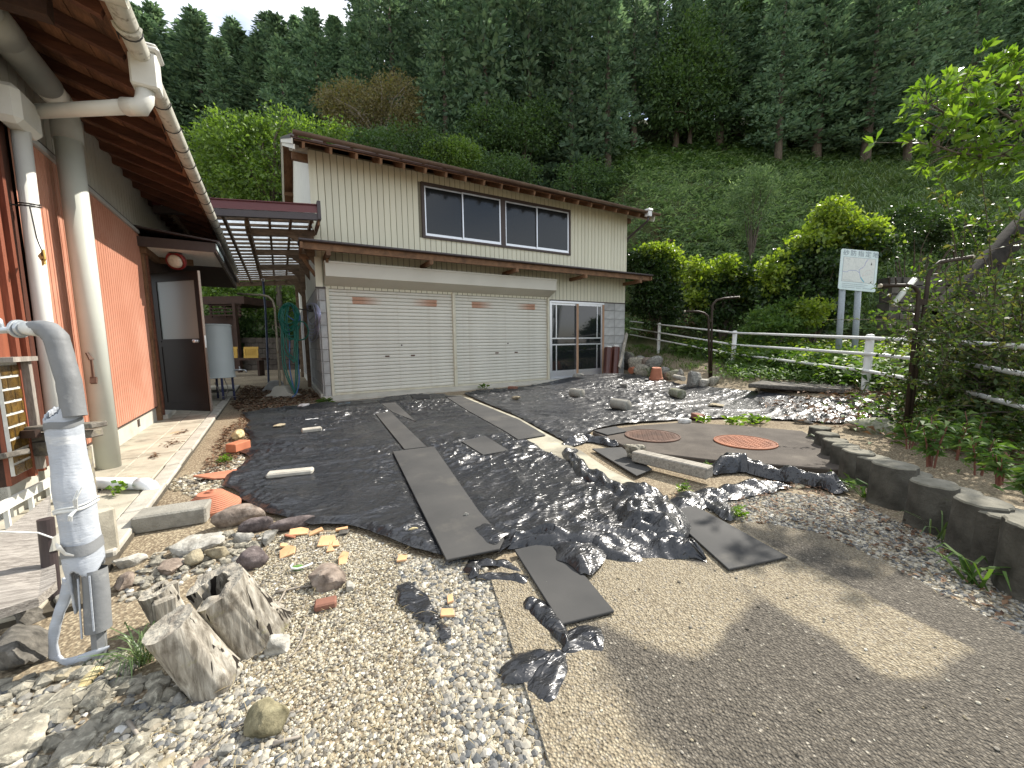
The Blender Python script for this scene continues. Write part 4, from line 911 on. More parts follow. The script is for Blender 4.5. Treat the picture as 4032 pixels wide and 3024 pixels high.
make_sheet('plastic_sheet', 'glittering black plastic sheet on the right, from the glass door to the boulder',
    [(1822, 1553), (1880, 1543), (2061, 1529), (2242, 1505), (2330, 1499), (2440, 1492), (2520, 1494), (2600, 1505), (2702, 1520), (2841, 1532), (2960, 1545), (3194, 1572), (3360, 1570), (3558, 1604), (3500, 1640), (3318, 1672), (3111, 1660), (2945, 1650), (2730, 1655), (2531, 1668), (2407, 1682), (2335, 1700), (2283, 1735), (2240, 1755), (2158, 1712), (2044, 1648)], 0.022, 1.0, -0.25, 43, 0.028, mound, 0.0, 'sheetfar')

def crumple(pts, widths, hgt, seed, parent=None, name='crumpled_fold', res=0.042, z0=0.03, mat=None, loc=None, up=1.0):
    p = [np.array(q) if len(q) == 3 else P(q[0], q[1], z0) for q in pts]
    L = sum(np.linalg.norm(p[i+1]-p[i]) for i in range(len(p)-1)); nv = max(6, int(L/res)); 
    W = widths if isinstance(widths, (list, tuple)) else [widths]*len(p)
    nu = max(5, int(max(W)*1.3/res)); seg = np.linspace(0, len(p)-1, nv)
    C = np.array([p[min(int(s_), len(p)-2)]*(1-(s_-min(int(s_), len(p)-2)))+p[min(int(s_), len(p)-2)+1]*(s_-min(int(s_), len(p)-2)) for s_ in seg])
    for _ in range(int(nv/10)+1): C[1:-1] = (C[:-2]+C[1:-1]*2+C[2:])/4
    Wv = np.interp(seg, range(len(p)), W)
    T = np.gradient(C, axis=0); T /= np.linalg.norm(T, axis=1)[:, None]; S = np.stack([-T[:, 1], T[:, 0], np.zeros(nv)], 1); S /= np.linalg.norm(S, axis=1)[:, None]
    u = np.linspace(-1, 1, nu)
    base = C[:, None, :]+S[:, None, :]*(u[None, :, None]*Wv[:, None, None]/2)
    endf = np.clip(np.minimum(seg, len(p)-1-seg)*3.0, 0.15, 1)
    B = base.reshape(-1, 3); 
    uu = np.tile(u, nv); ef = np.repeat(endf, nu)
    out = np.zeros_like(B); vv = np.repeat(seg, nu); npl = max(1.6, max(W)/0.055)
    for i, q in enumerate(B):
        qv = Vector(q); jr = np.random.default_rng(int(seed*1000+i)); jit = jr.uniform(-0.38, 0.38, 3)*res; v1 = mnoise.noise_vector(qv*4.5+Vector((seed, 0, 0))); v2 = mnoise.noise_vector(qv*13.0+Vector((0, seed, 0)))
        n1 = mnoise.noise(Vector((q[0]*5.5, q[1]*5.5, seed))); n2 = mnoise.noise(Vector((q[0]*13, q[1]*13, seed+7))); n3 = mnoise.noise(Vector((q[0]*3, q[1]*3, seed+3)))
        fr = uu[i]*npl*0.5+n3*1.3+n1*0.5; pl = abs((fr % 1.0)*2-1)
        rg = 1-min(1.0, abs(n1)*2.4); r2 = 1-min(1.0, abs(n2)*2.6)
        ed = 1-abs(uu[i])**3
        z = hgt*ef[i]*ed*(0.22+0.45*pl*(0.6+n3)+0.50*rg**1.5+0.20*r2)+0.006+ed*ef[i]*(hgt*0.55+0.008)*jr.uniform(-0.6, 1)
        k = min(1.0, hgt/0.09+0.2)
        out[i] = (q[0]+v1.x*0.055*k+v2.x*0.014*k+jit[0], q[1]+v1.y*0.055*k+v2.y*0.014*k+jit[1], q[2]-0.02+max(0.004+0.006*(n2+0.5), z*up))
    I, J = np.meshgrid(np.arange(nv-1), np.arange(nu-1), indexing='ij'); I = I.ravel(); J = J.ravel()
    a, b, c, d = I*nu+J, (I+1)*nu+J, (I+1)*nu+J+1, I*nu+J+1
    F = np.stack([a, b, c, d], 1)
    if parent is not None: out = out-np.array(parent.location)
    elif loc is not None: out = out-np.array(loc)
    o = link_mesh(name, np_mesh(name, out, F, True), mat or M['sheet2'], parent, None if loc is None else tuple(float(v) for v in loc)); md = o.modifiers.new('soft', 'SUBSURF'); md.levels = md.render_levels = 2; return o
hp0 = P(2480, 2040)
heap = thing('plastic_heap', 'crumpled heap of black plastic bunched between the rubber mats', 'plastic sheet', (hp0[0], hp0[1], 0), 'bunched black plastic')
crumple([(2235, 1765), (2258, 1815), (2300, 1868), (2390, 1912), (2470, 1950), (2540, 1985)], [0.16, 0.17, 0.18, 0.2, 0.24, 0.26], 0.075, 1, heap)
crumple([(2225, 1750), (2300, 1722), (2380, 1735), (2440, 1752)], [0.16, 0.25, 0.2, 0.1], 0.07, 2, heap)
crumple([(2440, 1915), (2500, 1965), (2560, 2020), (2575, 2080), (2520, 2120)], [0.22, 0.42, 0.48, 0.42, 0.3], 0.11, 3, heap)
crumple([(1985, 2140), (2090, 2120), (2230, 2118), (2360, 2110), (2490, 2112), (2620, 2140), (2700, 2165), (2795, 2198)], [0.10, 0.20, 0.24, 0.28, 0.34, 0.28, 0.2, 0.06], 0.065, 4, heap)
crumple([(2235, 2120), (2290, 2175), (2325, 2250)], [0.16, 0.24, 0.07], 0.05, 5, heap, z0=0.05)
crumple([(2330, 2140), (2420, 2150), (2520, 2160)], [0.22, 0.22, 0.18], 0.07, 6, heap)
crumple([(2620, 1960), (2560, 1985), (2500, 2000), (2470, 1990)], [0.12, 0.22, 0.26, 0.16], 0.09, 16, heap)
crumple([(1895, 2060), (1930, 2090), (1985, 2110)], [0.10, 0.13, 0.16], 0.02, 15, heap, z0=0.065)
r0 = P(3050, 1890)
roll = thing('plastic_roll', 'twisted roll of black plastic lying along the front of the tank slab', 'plastic sheet', (r0[0], r0[1], 0), 'bunched black plastic')
crumple([(2790, 1862), (2870, 1830), (2960, 1835), (3060, 1868), (3160, 1890), (3250, 1905), (3335, 1932)], [0.14, 0.24, 0.26, 0.22, 0.2, 0.18, 0.1], 0.115, 7, roll)
crumple([(2660, 1990), (2740, 1955), (2860, 1932), (2990, 1912), (3110, 1905)], [0.2, 0.22, 0.2, 0.2, 0.1], 0.05, 8, roll)
crumple([(2760, 1950), (2815, 1985), (2862, 2045)], [0.2, 0.16, 0.05], 0.04, 9, roll)
def scrap(label, parts, seed):
    c = P(*parts[0][0][0]); t = thing('plastic_scrap', label, 'plastic scrap', (c[0], c[1], 0), 'torn scraps of black plastic')
    for k, (pts, w, h) in enumerate(parts): crumple(pts, w, h, seed+k, t, 'torn_strip', res=0.022, z0=0.028)
scrap('torn black plastic strip lying on the gravel left of the drive', [([(1588, 2285), (1625, 2340), (1690, 2410), (1725, 2432)], [0.06, 0.11, 0.07, 0.02], 0.012), ([(1640, 2390), (1690, 2425), (1720, 2436)], [0.05, 0.06, 0.03], 0.010), ([(1728, 2440), (1745, 2475), (1762, 2505)], [0.02, 0.05, 0.02], 0.008)], 21)
scrap('torn black plastic strands across the top corner of the drive', [([(1885, 2205), (1960, 2205), (2045, 2240)], [0.07, 0.06, 0.03], 0.02), ([(1870, 2195), (1850, 2235), (1870, 2270)], [0.07, 0.09, 0.05], 0.025), ([(1880, 2262), (1980, 2258), (2075, 2275)], [0.05, 0.06, 0.06], 0.022)], 31)
scrap('torn black plastic bow draped over the near left edge of the drive', [([(2060, 2372), (2110, 2375), (2175, 2425), (2205, 2490), (2212, 2555)], [0.04, 0.10, 0.10, 0.08, 0.02], 0.030), ([(2215, 2560), (2250, 2530), (2320, 2495), (2372, 2500)], [0.02, 0.10, 0.15, 0.15], 0.012), ([(2214, 2557), (2150, 2580), (2060, 2625), (1975, 2650)], [0.02, 0.10, 0.12, 0.06], 0.022), ([(2212, 2560), (2165, 2630), (2110, 2712)], [0.02, 0.12, 0.10], 0.022)], 35)

# ================================================================== ROCKS
def rockmat(name, c1, c2, st=None, sc=6, b=0.5, st2=None): return m_noise(name, [(0.32, tuple(v*0.62 for v in c1)), (0.68, tuple(v*1.02 for v in c2))], sc*4, 9, 0.92, (90, b*1.3, 0.007), stain=None if st is None else (st[0]*4,)+st[1:], stain2=None if st2 is None else (st2[0]*3,)+st2[1:], spec=0.25, co='World')
R = {
 'gray': rockmat('grey_stone', (0.17, 0.165, 0.145), (0.32, 0.31, 0.275), (5, 0.58, 0.7, (0.47, 0.45, 0.39), 0.6), st2=(14, 0.6, 0.68, (0.07, 0.065, 0.055), 0.6)),
 'pale': rockmat('pale_stone', (0.33, 0.31, 0.265), (0.50, 0.48, 0.42), (6, 0.58, 0.7, (0.20, 0.19, 0.165), 0.6)),
 'brown': rockmat('brown_stone', (0.15, 0.115, 0.09), (0.29, 0.235, 0.19), (4, 0.55, 0.7, (0.40, 0.37, 0.32), 0.5), st2=(9, 0.6, 0.68, (0.06, 0.045, 0.04), 0.6)),
 'purple': rockmat('dark_purplish_stone', (0.085, 0.068, 0.066), (0.17, 0.14, 0.132), (5, 0.57, 0.7, (0.33, 0.29, 0.275), 0.5)),
 'tan': rockmat('tan_stone', (0.28, 0.235, 0.155), (0.42, 0.365, 0.25), (6, 0.55, 0.72, (0.19, 0.16, 0.11), 0.6)),
 'yellow': rockmat('yellowish_stone', (0.42, 0.33, 0.155), (0.58, 0.49, 0.28), (7, 0.55, 0.66, (0.33, 0.20, 0.08), 0.6)),
 'moss': rockmat('mossy_stone', (0.19, 0.19, 0.14), (0.33, 0.33, 0.25), (5, 0.5, 0.62, (0.11, 0.125, 0.045), 0.75)),
 'dark': rockmat('dark_stone', (0.075, 0.07, 0.06), (0.16, 0.147, 0.125), (6, 0.58, 0.7, (0.24, 0.225, 0.19), 0.5)),
 'speck': rockmat('speckled_dark_stone', (0.16, 0.15, 0.12), (0.31, 0.285, 0.225), (9, 0.52, 0.64, (0.50, 0.47, 0.37), 0.7)),
 'white': rockmat('white_stone', (0.55, 0.54, 0.50), (0.68, 0.67, 0.63), (6, 0.6, 0.75, (0.38, 0.36, 0.32), 0.5)),
 'olive': rockmat('mossy_olive_stone', (0.13, 0.115, 0.065), (0.26, 0.23, 0.14), (7, 0.55, 0.68, (0.35, 0.32, 0.2), 0.5)),
}
bm = bmesh.new(); bmesh.ops.create_icosphere(bm, subdivisions=4, radius=1.0); ICO4 = np.array([v.co[:] for v in bm.verts]); ICO4F = np.array([[v.index for v in f.verts] for f in bm.faces]); bm.free()
bm = bmesh.new(); bmesh.ops.create_icosphere(bm, subdivisions=3, radius=1.0); ICO3 = np.array([v.co[:] for v in bm.verts]); ICO3F = np.array([[v.index for v in f.verts] for f in bm.faces]); bm.free()
def rock_shape(dims, seed, ang=1.0, hi=False, nplane=15, rough=1.0):
    g = np.random.default_rng(seed); D_ = ICO4 if hi else ICO3
    N = g.normal(size=(nplane, 3)); N /= np.linalg.norm(N, axis=1)[:, None]
    N = np.concatenate([N, [[0, 0, 1], [0, 0, -1]]]); d = np.concatenate([g.uniform(0.72, 1.0, nplane), [0.85, 0.9]])
    q = np.maximum(D_@N.T, 1e-3)/d
    k = 18 if ang > 0.5 else 5
    r = (q**k).sum(1)**(-1.0/k)
    V = D_*r[:, None]
    V = V/np.abs(V).max(0)
    f = np.array([mnoise.fractal(Vector(v*2.1)+Vector((seed*1.7, 0, 0)), 0.9, 2.1, 5) for v in V]); V = V*(1+0.085*rough*f)[:, None]
    return V*np.array(dims)/2, (ICO4F if hi else ICO3F)
def rock(label, box, kind, hr=0.5, seed=1, ang=1.0, z=0.0, cat='stone', group=None, name='stone', yaw=None, hi=False, sink=0.18, dmul=1.0, tilt=(0, 0), rough=1.0):
    x0, y0, x1, y1 = box; c = P((x0+x1)/2, y1-0.30*(y1-y0), z); w = depth(c)
    wid = (x1-x0)*w/FPX; vv = (y1-y0)*w/FPX
    dist = math.hypot(c[0], c[1]); phi = math.atan2(HCAM-z, dist)
    off = abs((x0+x1)/2-2016)/FPX; wid *= math.cos(math.atan(off))**1.0
    h = hr*wid; dep = (vv-h*math.cos(phi))/max(math.sin(phi), 0.12); dep = min(max(dep, 0.45*wid), 1.5*wid)*dmul
    V, F = rock_shape((wid, dep, h/(1-sink)), seed, ang, hi, rough=rough)
    a = math.atan2(c[1], c[0])-math.pi/2 if yaw is None else yaw
    o = link_mesh(name, np_mesh(name, V, F, ang <= 0.5), R[kind] if kind in R else M[kind], None, None)
    if ang > 0.5: o.data.shade_smooth(); o.data.set_sharp_from_angle(angle=math.radians(22))
    o.location = (float(c[0]), float(c[1]), float(z+h/(1-sink)/2-sink*h)); o.rotation_euler = (tilt[0], tilt[1], a)
    return tag(o, label, cat, group)
GRP = 'stones heaped around the insulated standpipe'
for a in [
 ('big rounded brown boulder in front of the terracotta pot', (818, 1996, 1050, 2092), 'brown', 0.42, 2, 0.3),
 ('rounded purple grey rock to the right of the brown boulder', (938, 2046, 1080, 2112), 'purple', 0.48, 3, 0.3),
 ('long low dark rock along the front edge of the left plastic sheet', (1055, 2046, 1255, 2096), 'purple', 0.26, 4, 0.3),
 ('large flat pale slab stone below the brown boulder', (617, 2096, 894, 2205), 'pale', 0.22, 5, 1),
 ('pale wedge stone with a white tip under the purple grey rock', (884, 2090, 1003, 2152), 'pale', 0.4, 6, 1),
 ('flat dark grey stone leaning right of the pale wedge stone', (989, 2094, 1100, 2160), 'gray', 0.35, 7, 1),
 ('dark purple round rock behind the hollow stump', (926, 2150, 1060, 2262), 'purple', 0.62, 8, 0.3),
 ('smooth round tan stone above the hollow stump', (726, 2164, 806, 2244), 'tan', 0.8, 9, 0.2),
 ('tan stone with an orange patch on top, right of the round tan stone', (806, 2150, 930, 2222), 'tan', 0.5, 10, 1),
 ('brown flat rock left of the round tan stone', (600, 2168, 735, 2280), 'brown', 0.35, 11, 1),
 ('pale flat stone in the twigs right of the upright concrete stub', (447, 2178, 600, 2240), 'pale', 0.33, 12, 1),
 ('brown block stone at the right side of the standpipe', (447, 2232, 562, 2336), 'brown', 0.6, 13, 1),
 ('tan flat stone right below the foot of the standpipe', (200, 2612, 330, 2680), 'tan', 0.25, 15, 1),
 ('yellowish slab with an olive edge leaning below the standpipe', (278, 2560, 478, 2702), 'yellow', 0.20, 16, 1),
 ('dark speckled block below the yellowish slab', (310, 2690, 450, 2800), 'speck', 0.55, 17, 1),
 ('grey speckled wedge left of the dark speckled block', (168, 2698, 314, 2832), 'speck', 0.5, 18, 1),
 ('huge flat dark slab in the bottom left corner', (-120, 2670, 224, 3060), 'speck', 0.25, 19, 1),
 ('large speckled slab at the bottom edge right of the corner slab', (172, 2800, 402, 3040), 'speck', 0.22, 20, 1),
 ('dark wedge stone beside the front stump', (560, 2668, 672, 2792), 'speck', 0.55, 21, 1),
 ('round grey green stone at the foot of the front stump', (672, 2718, 742, 2792), 'gray', 0.75, 22, 0.3),
 ('flat grey stone half buried right of the bottom slabs', (676, 2770, 776, 2852), 'gray', 0.25, 23, 0.3),
 ('olive mossy rock in the gravel in front of the stumps', (962, 2752, 1168, 2928), 'olive', 0.5, 24, 1),
 ('chunky grey white stone right of the hollow stump', (1040, 2490, 1156, 2588), 'pale', 0.62, 25, 1),
 ('big tan grey slab lump in the gravel below the tile shards', (1218, 2206, 1372, 2338), 'brown', 0.42, 26, 1),
 ('small pale stone touching the right side of the tan grey slab lump', (1355, 2286, 1399, 2338), 'pale', 0.7, 27, 1),
 ('pale triangular slab cut by the bottom edge', (250, 2946, 388, 3040), 'pale', 0.2, 28, 1),
 ('dark grey pebble stone below the mossy olive rock, left one', (845, 2920, 924, 2988), 'gray', 0.5, 29, 0.6),
 ('grey green pebble stone at the bottom edge, below the mossy olive rock', (905, 2962, 955, 3030), 'gray', 0.5, 30, 0.6),
 ('large shaded rock face left of the standpipe foot', (-140, 2380, 240, 2690), 'dark', 0.45, 31, 1),
 ('smooth oval white grey stone in the rubble below the front stump', (450, 2850, 510, 2900), 'white', 0.45, 32, 0.3),
 ('small white pebble at the foot of the hollow stump', (898, 2612, 928, 2634), 'white', 0.7, 33, 0.3),
 ('reddish brown stone at the bottom edge under the rubble', (740, 2980, 830, 3040), 'brown', 0.25, 34, 1),
 ('pale flake leaning against the grey wedge in the rubble', (480, 2890, 570, 2965), 'pale', 0.3, 35, 1),
 ('flat white stone plate by the bottom edge centre left', (560, 2985, 700, 3045), 'tan', 0.18, 36, 1)]:
    rock(a[0], a[1], a[2], a[3], a[4], a[5], 0.0, 'stone', GRP, hi=True)
ORN = 'stones lying on the yard'
for a in [
 ('yellow sandstone lump by the path behind the orange brick', (912, 1694, 968, 1738), 'yellow', 0.7, 41, 1, 0.02),
 ('pale flat stone on the far part of the left sheet', (1073, 1666, 1128, 1683), 'tan', 0.2, 42, 1, 0.04),
 ('pale stone on the sheet edge near the hose stand', (1163, 1593, 1220, 1607), 'white', 0.25, 43, 1, 0.03),
 ('small yellow stone on the sheet beside the long wide mat', (1604, 2078, 1652, 2102), 'yellow', 0.42, 44, 0.6, 0.035),
 ('tiny pale stone lying on the long wide mat', (1826, 2020, 1846, 2034), 'pale', 0.6, 45, 1, 0.05),
 ('grey stone on the plastic below the glass door', (2252, 1476, 2302, 1497), 'gray', 0.45, 46, 0.3, 0.06),
 ('flat stone on the right sheet nearest the apron', (2003, 1560, 2052, 1576), 'tan', 0.25, 47, 1, 0.04),
 ('dark stone on the right sheet between the two far concrete cylinders', (2437, 1514, 2479, 1533), 'dark', 0.4, 48, 0.6, 0.06),
 ('white stone beside the brick at the slab edge', (2666, 1646, 2723, 1677), 'white', 0.45, 49, 0.3, 0.03),
 ('flat pale stone alone on the glittering sheet', (2784, 1587, 2852, 1604), 'tan', 0.16, 50, 1, 0.04),
 ('dark flat stone in the weeds behind the orange manhole cover', (2920, 1638, 3026, 1660), 'dark', 0.16, 51, 1, 0.03),
 ('dark flat stone plate left of the mossy boulder', (3102, 1646, 3206, 1664), 'dark', 0.14, 52, 1, 0.03),
 ('flat orange brown stone in front of the dark slab', (3072, 1538, 3175, 1569), 'tan', 0.22, 53, 1, 0.02),
 ('large lichen covered boulder at the start of the log edging', (3318, 1620, 3566, 1724), 'moss', 0.40, 54, 0.3, 0.0),
 ('grey rock at the foot of the near laundry pole', (3552, 1640, 3656, 1692), 'gray', 0.4, 55, 0.6, 0.0),
 ('upright pale boulder left of the laundry pole group', (2647, 1438, 2712, 1494), 'gray', 0.85, 56, 1, 0.05),
 ('tall dark boulder at the left foot of the laundry pole', (2700, 1452, 2768, 1542), 'gray', 1.1, 57, 1, 0.03),
 ('pale block boulder in front of the laundry pole', (2742, 1476, 2796, 1530), 'pale', 0.8, 58, 1, 0.03),
 ('dark boulder right behind the laundry pole', (2778, 1456, 2840, 1520), 'speck', 0.85, 59, 1, 0.06),
 ('dark brown block at the corner of the dark slab', (2960, 1514, 3040, 1560), 'dark', 0.55, 60, 1, 0.02),
 ('pale shard of stone under the end of the plastic roll', (3110, 1895, 3180, 1930), 'tan', 0.2, 61, 1, 0.0)]:
    rock(a[0], a[1], a[2], a[3], a[4], a[5], a[6], 'stone', ORN, hi=a[1][2]-a[1][0] > 90)
# pebbly lump on the mat
o = rock('pebbly concrete lump lying on the rubber mat beside the tank slab', (2456, 1748, 2556, 1818), 'speck', 0.55, 62, 1, 0.05, 'concrete lump', None, 'concrete_lump', hi=True, rough=2.2)
# dry stone pile right of the garage
PILE = 'stones piled at the right corner of the garage'
rp = random.Random(5); spots = []
words = ['mossy', 'rounded', 'flat', 'dark', 'pale', 'jagged', 'squat', 'long']
desc = ['at the foot of the leaning board', 'behind the brown pipes', 'above the tipped pot', 'low in the middle of the pile', 'on top of the middle of the pile', 'behind the upright pot', 'right of the upright pot', 'at the right end of the pile', 'topmost by the garage corner', 'between the two pots', 'under the weeds behind the pots', 'next to the pale boulder']
px_ = [(2446, 1436), (2462, 1412), (2482, 1440), (2512, 1446), (2522, 1424), (2556, 1436), (2618, 1452), (2652, 1470), (2470, 1394), (2528, 1466), (2580, 1420), (2630, 1478)]
for i, (x, y) in enumerate(px_):
    s_ = rp.uniform(26, 44); kd = ['gray', 'moss', 'dark', 'speck', 'gray', 'brown'][i % 6]
    zz = max(0.05, 0.10+0.004*(1470-y))
    rock(f"{['mossy grey', 'green stained', 'dark', 'speckled', 'rounded grey', 'brown'][i % 6]} stone {desc[i]}", (x-s_, y-s_*0.6, x+s_, y+s_*0.5), kd, 0.6, 70+i, 0.4, zz, 'stone', PILE)

# ---- bricks, blocks, cylinders, tiles
def boxthing(name, label, cat, c, dims, yaw, mat, group=None, bevel=0.006, tilt=(0, 0)):
    mb = MB(); x, y, z = np.array(dims)/2; mb.box(-x, x, -y, y, 0, 2*z)
    o = mb.build(name, mat, None, local=True, bevel=bevel); o.location = tuple(float(v) for v in c); o.rotation_euler = (tilt[0], tilt[1], yaw)
    return tag(o, label, cat, group)
M['brick'] = m_noise('orange_red_brick', [(0.3, (0.36, 0.115, 0.055)), (0.7, (0.48, 0.17, 0.085))], 6, 6, 0.85, (120, 0.3, 0.004), stain=(7, 0.6, 0.75, (0.25, 0.12, 0.08), 0.5))
M['oldbrick'] = m_noise('dull_old_brick', [(0.3, (0.17, 0.075, 0.05)), (0.7, (0.26, 0.125, 0.085))], 6, 6, 0.9, (120, 0.3, 0.004), stain=(7, 0.55, 0.7, (0.12, 0.09, 0.07), 0.5))
def viewyaw(c, a=0): return math.atan2(c[1], c[0])-math.pi/2+a
BG = 'bricks lying about the yard'
for lb, px, py, z, dims, a, mt in [
 ('bright orange red brick on the sheet edge beside the path', 940, 1772, 0.03, (0.115, 0.20, 0.085), -0.75, 'brick'),
 ('brick at the corner of the tank slab by the white stone', 2748, 1650, 0.03, (0.10, 0.20, 0.07), 0.5, 'oldbrick'),
 ('dull red brick lying against the apron under the right shutter', 2019, 1532, 0.03, (0.21, 0.10, 0.06), -0.4, 'oldbrick'),
 ('red brick under the two brown pipes', 2376, 1486, 0.06, (0.22, 0.10, 0.06), 0.3, 'oldbrick'),
 ('dark red brick piece in the gravel below the slab lump', 1283, 2390, 0.0, (0.085, 0.055, 0.03), -0.1, 'oldbrick')]:
    c = P(px, py, z); boxthing('brick', lb, 'brick', c, dims, viewyaw(c, a), M[mt], BG)
M['blockold'] = m_noise('mossy_concrete_lump', [(0.3, (0.20, 0.19, 0.16)), (0.7, (0.33, 0.315, 0.27))], 7, 8, 0.93, (90, 0.6, 0.008), stain=(5, 0.52, 0.68, (0.11, 0.10, 0.08), 0.7))
c = P(690, 2062, 0.0); boxthing('concrete_block', 'long grey concrete block across the end of the kerb', 'concrete block', c, (0.36, 0.17, 0.105), viewyaw(c, -0.30), M['blockold'], None, 0.01)
c = P(418, 2190, 0.0); boxthing('concrete_block', 'upright concrete stub right behind the standpipe', 'concrete block', c, (0.085, 0.12, 0.27), viewyaw(c, 0.25), M['concrete'], None, 0.012)
c = P(1145, 1872, 0.03); boxthing('concrete_bar', 'long rough concrete bar lying on the left plastic sheet', 'concrete bar', c, (0.34, 0.10, 0.045), viewyaw(c, -0.22), M['kerbc'], None, 0.012)
c = P(1228, 1700, 0.035); boxthing('concrete_bar', 'short concrete block lying farther back on the left sheet', 'concrete bar', c, (0.22, 0.10, 0.05), viewyaw(c, 0.1), M['kerbc'], None, 0.01)
c = P(1253, 1648, 0.04); boxthing('plastic_strip', 'thin white plastic strip on the left sheet', 'plastic strip', c, (0.33, 0.035, 0.008), viewyaw(c, 0.16), M['whitepipe'], None, 0.002)
c = P(1355, 1590, 0.04); boxthing('plastic_strip', 'small pale blue strip on the sheet below the left shutter', 'plastic strip', c, (0.22, 0.02, 0.01), viewyaw(c, 0.35), m_plain('pale_blue_plastic', (0.25, 0.42, 0.55), 0.4), None, 0.002)
c = P(3150, 1530, 0.0); boxthing('stone_slab', 'broad dark slab lying flat in front of the fence weeds', 'stone slab', c, (1.35, 0.75, 0.07), viewyaw(c, -0.18), R['dark'], None, 0.015)
def cyl(label, p0, p1, r, mat):
    a, b = P(*p0), P(*p1); a = a+[0, 0, r]; b = b+[0, 0, r]
    mb = MB(); d = (b-a); mb.tube([a, a+d*0.02, a+d*0.98, b], [r*0.93, r, r, r*0.93], 20); o = mb.build('concrete_cylinder', mat, None, loc=(a[0], a[1], a[2]-r)); smooth_by_angle(o, 50)
    return tag(o, label, 'concrete cylinder', 'concrete cylinders weighing down the right sheet')
cyl('concrete cylinder farthest away, below the right shutter', (2250, 1563, 0.03), (2293, 1568, 0.03), 0.085, M['blockold'])
cyl('concrete cylinder in the middle of the right sheet', (2412, 1608, 0.03), (2474, 1618, 0.03), 0.082, M['blockold'])
cyl('mossy concrete cylinder in front of the boulders by the laundry pole', (2647, 1562, 0.03), (2685, 1572, 0.03), 0.085, R['moss'])
cyl('slim pale cylinder stub lying beside the upright pale boulder', (2655, 1493, 0.08), (2692, 1502, 0.08), 0.06, M['kerbc'])
# terracotta
M['terra'] = m_noise('terracotta', [(0.3, (0.34, 0.125, 0.07)), (0.7, (0.46, 0.19, 0.11))], 5, 6, 0.8, (110, 0.2, 0.004), stain=(5, 0.56, 0.72, (0.16, 0.075, 0.05), 0.6))
M['terrapale'] = m_noise('pale_broken_tile', [(0.3, (0.50, 0.27, 0.125)), (0.7, (0.66, 0.42, 0.23))], 7, 6, 0.85, (90, 0.3, 0.005), stain=(6, 0.6, 0.75, (0.33, 0.17, 0.09), 0.6))
c = P(836, 2006, 0.0); t = thing('terracotta_pot', 'upturned ridged terracotta pot lid behind the brown boulder', 'flower pot', c)
prof = [(0.165, 0.0), (0.165, 0.03)]
for k in range(8): 
    r = 0.155-k*0.0105; z = 0.035+k*0.0095; prof += [(r+0.004, z), (r+0.004, z+0.005), (r-0.003, z+0.008)]
prof += [(0.075, 0.118), (0.03, 0.122), (0.025, 0.134), (0.016, 0.134), (0.014, 0.12)]
mb = MB(); mb.lathe(prof, 48); mb.build('ridged_dome', M['terra'], t, local=True)
def pot(label, base, r0, r1, h, rot):
    t = thing('terracotta_pot', label, 'flower pot', base); t.rotation_euler = rot; ORG[t] = Matrix.Identity(4)
    mb = MB(); mb.lathe([(r1, 0), (r1, h*0.16), (r1*0.93, h*0.18), (r0, h), (r0*0.2, h), (r0*0.2, h-0.01)], 28); o = mb.build('pot_body', M['terra'], t, local=True); smooth_by_angle(o, 40)
c = P(2583, 1494, 0.10); pot('upside down terracotta pot under a tuft of weeds', c, 0.11, 0.165, 0.30, (0.08, -0.06, 0))
c = P(2484, 1470, 0.12); pot('small pale terracotta pot tipped on its side', (c[0], c[1], c[2]+0.08), 0.08, 0.10, 0.19, (0.3, 1.35, 0.4))
c = P(850, 1880, 0.03)
def shard(label, px, py, pts, z=0.0, th=0.012, tilt=(0, 0), mat='terrapale', yaw=0, name='tile_shard'):
    c = P(px, py, z); w = depth(c); poly = [(a*w/FPX, b*w/FPX) for a, b in pts]
    mb = MB(); mb.prism(poly, 0, th); o = mb.build(name, M[mat], None, local=True, bevel=0.002)
    o.location = (float(c[0]), float(c[1]), float(c[2]+0.008)); o.rotation_euler = (tilt[0], tilt[1], viewyaw(c, yaw))
    return tag(o, label, 'tile shard', 'broken terracotta pieces')
shard('large red terracotta shard at the sheet edge by the path', 855, 1878, [(-75, 15), (80, 45), (70, 10), (30, -45), (-10, -38)], 0.02, 0.014, (0.1, 0.1), 'terra')
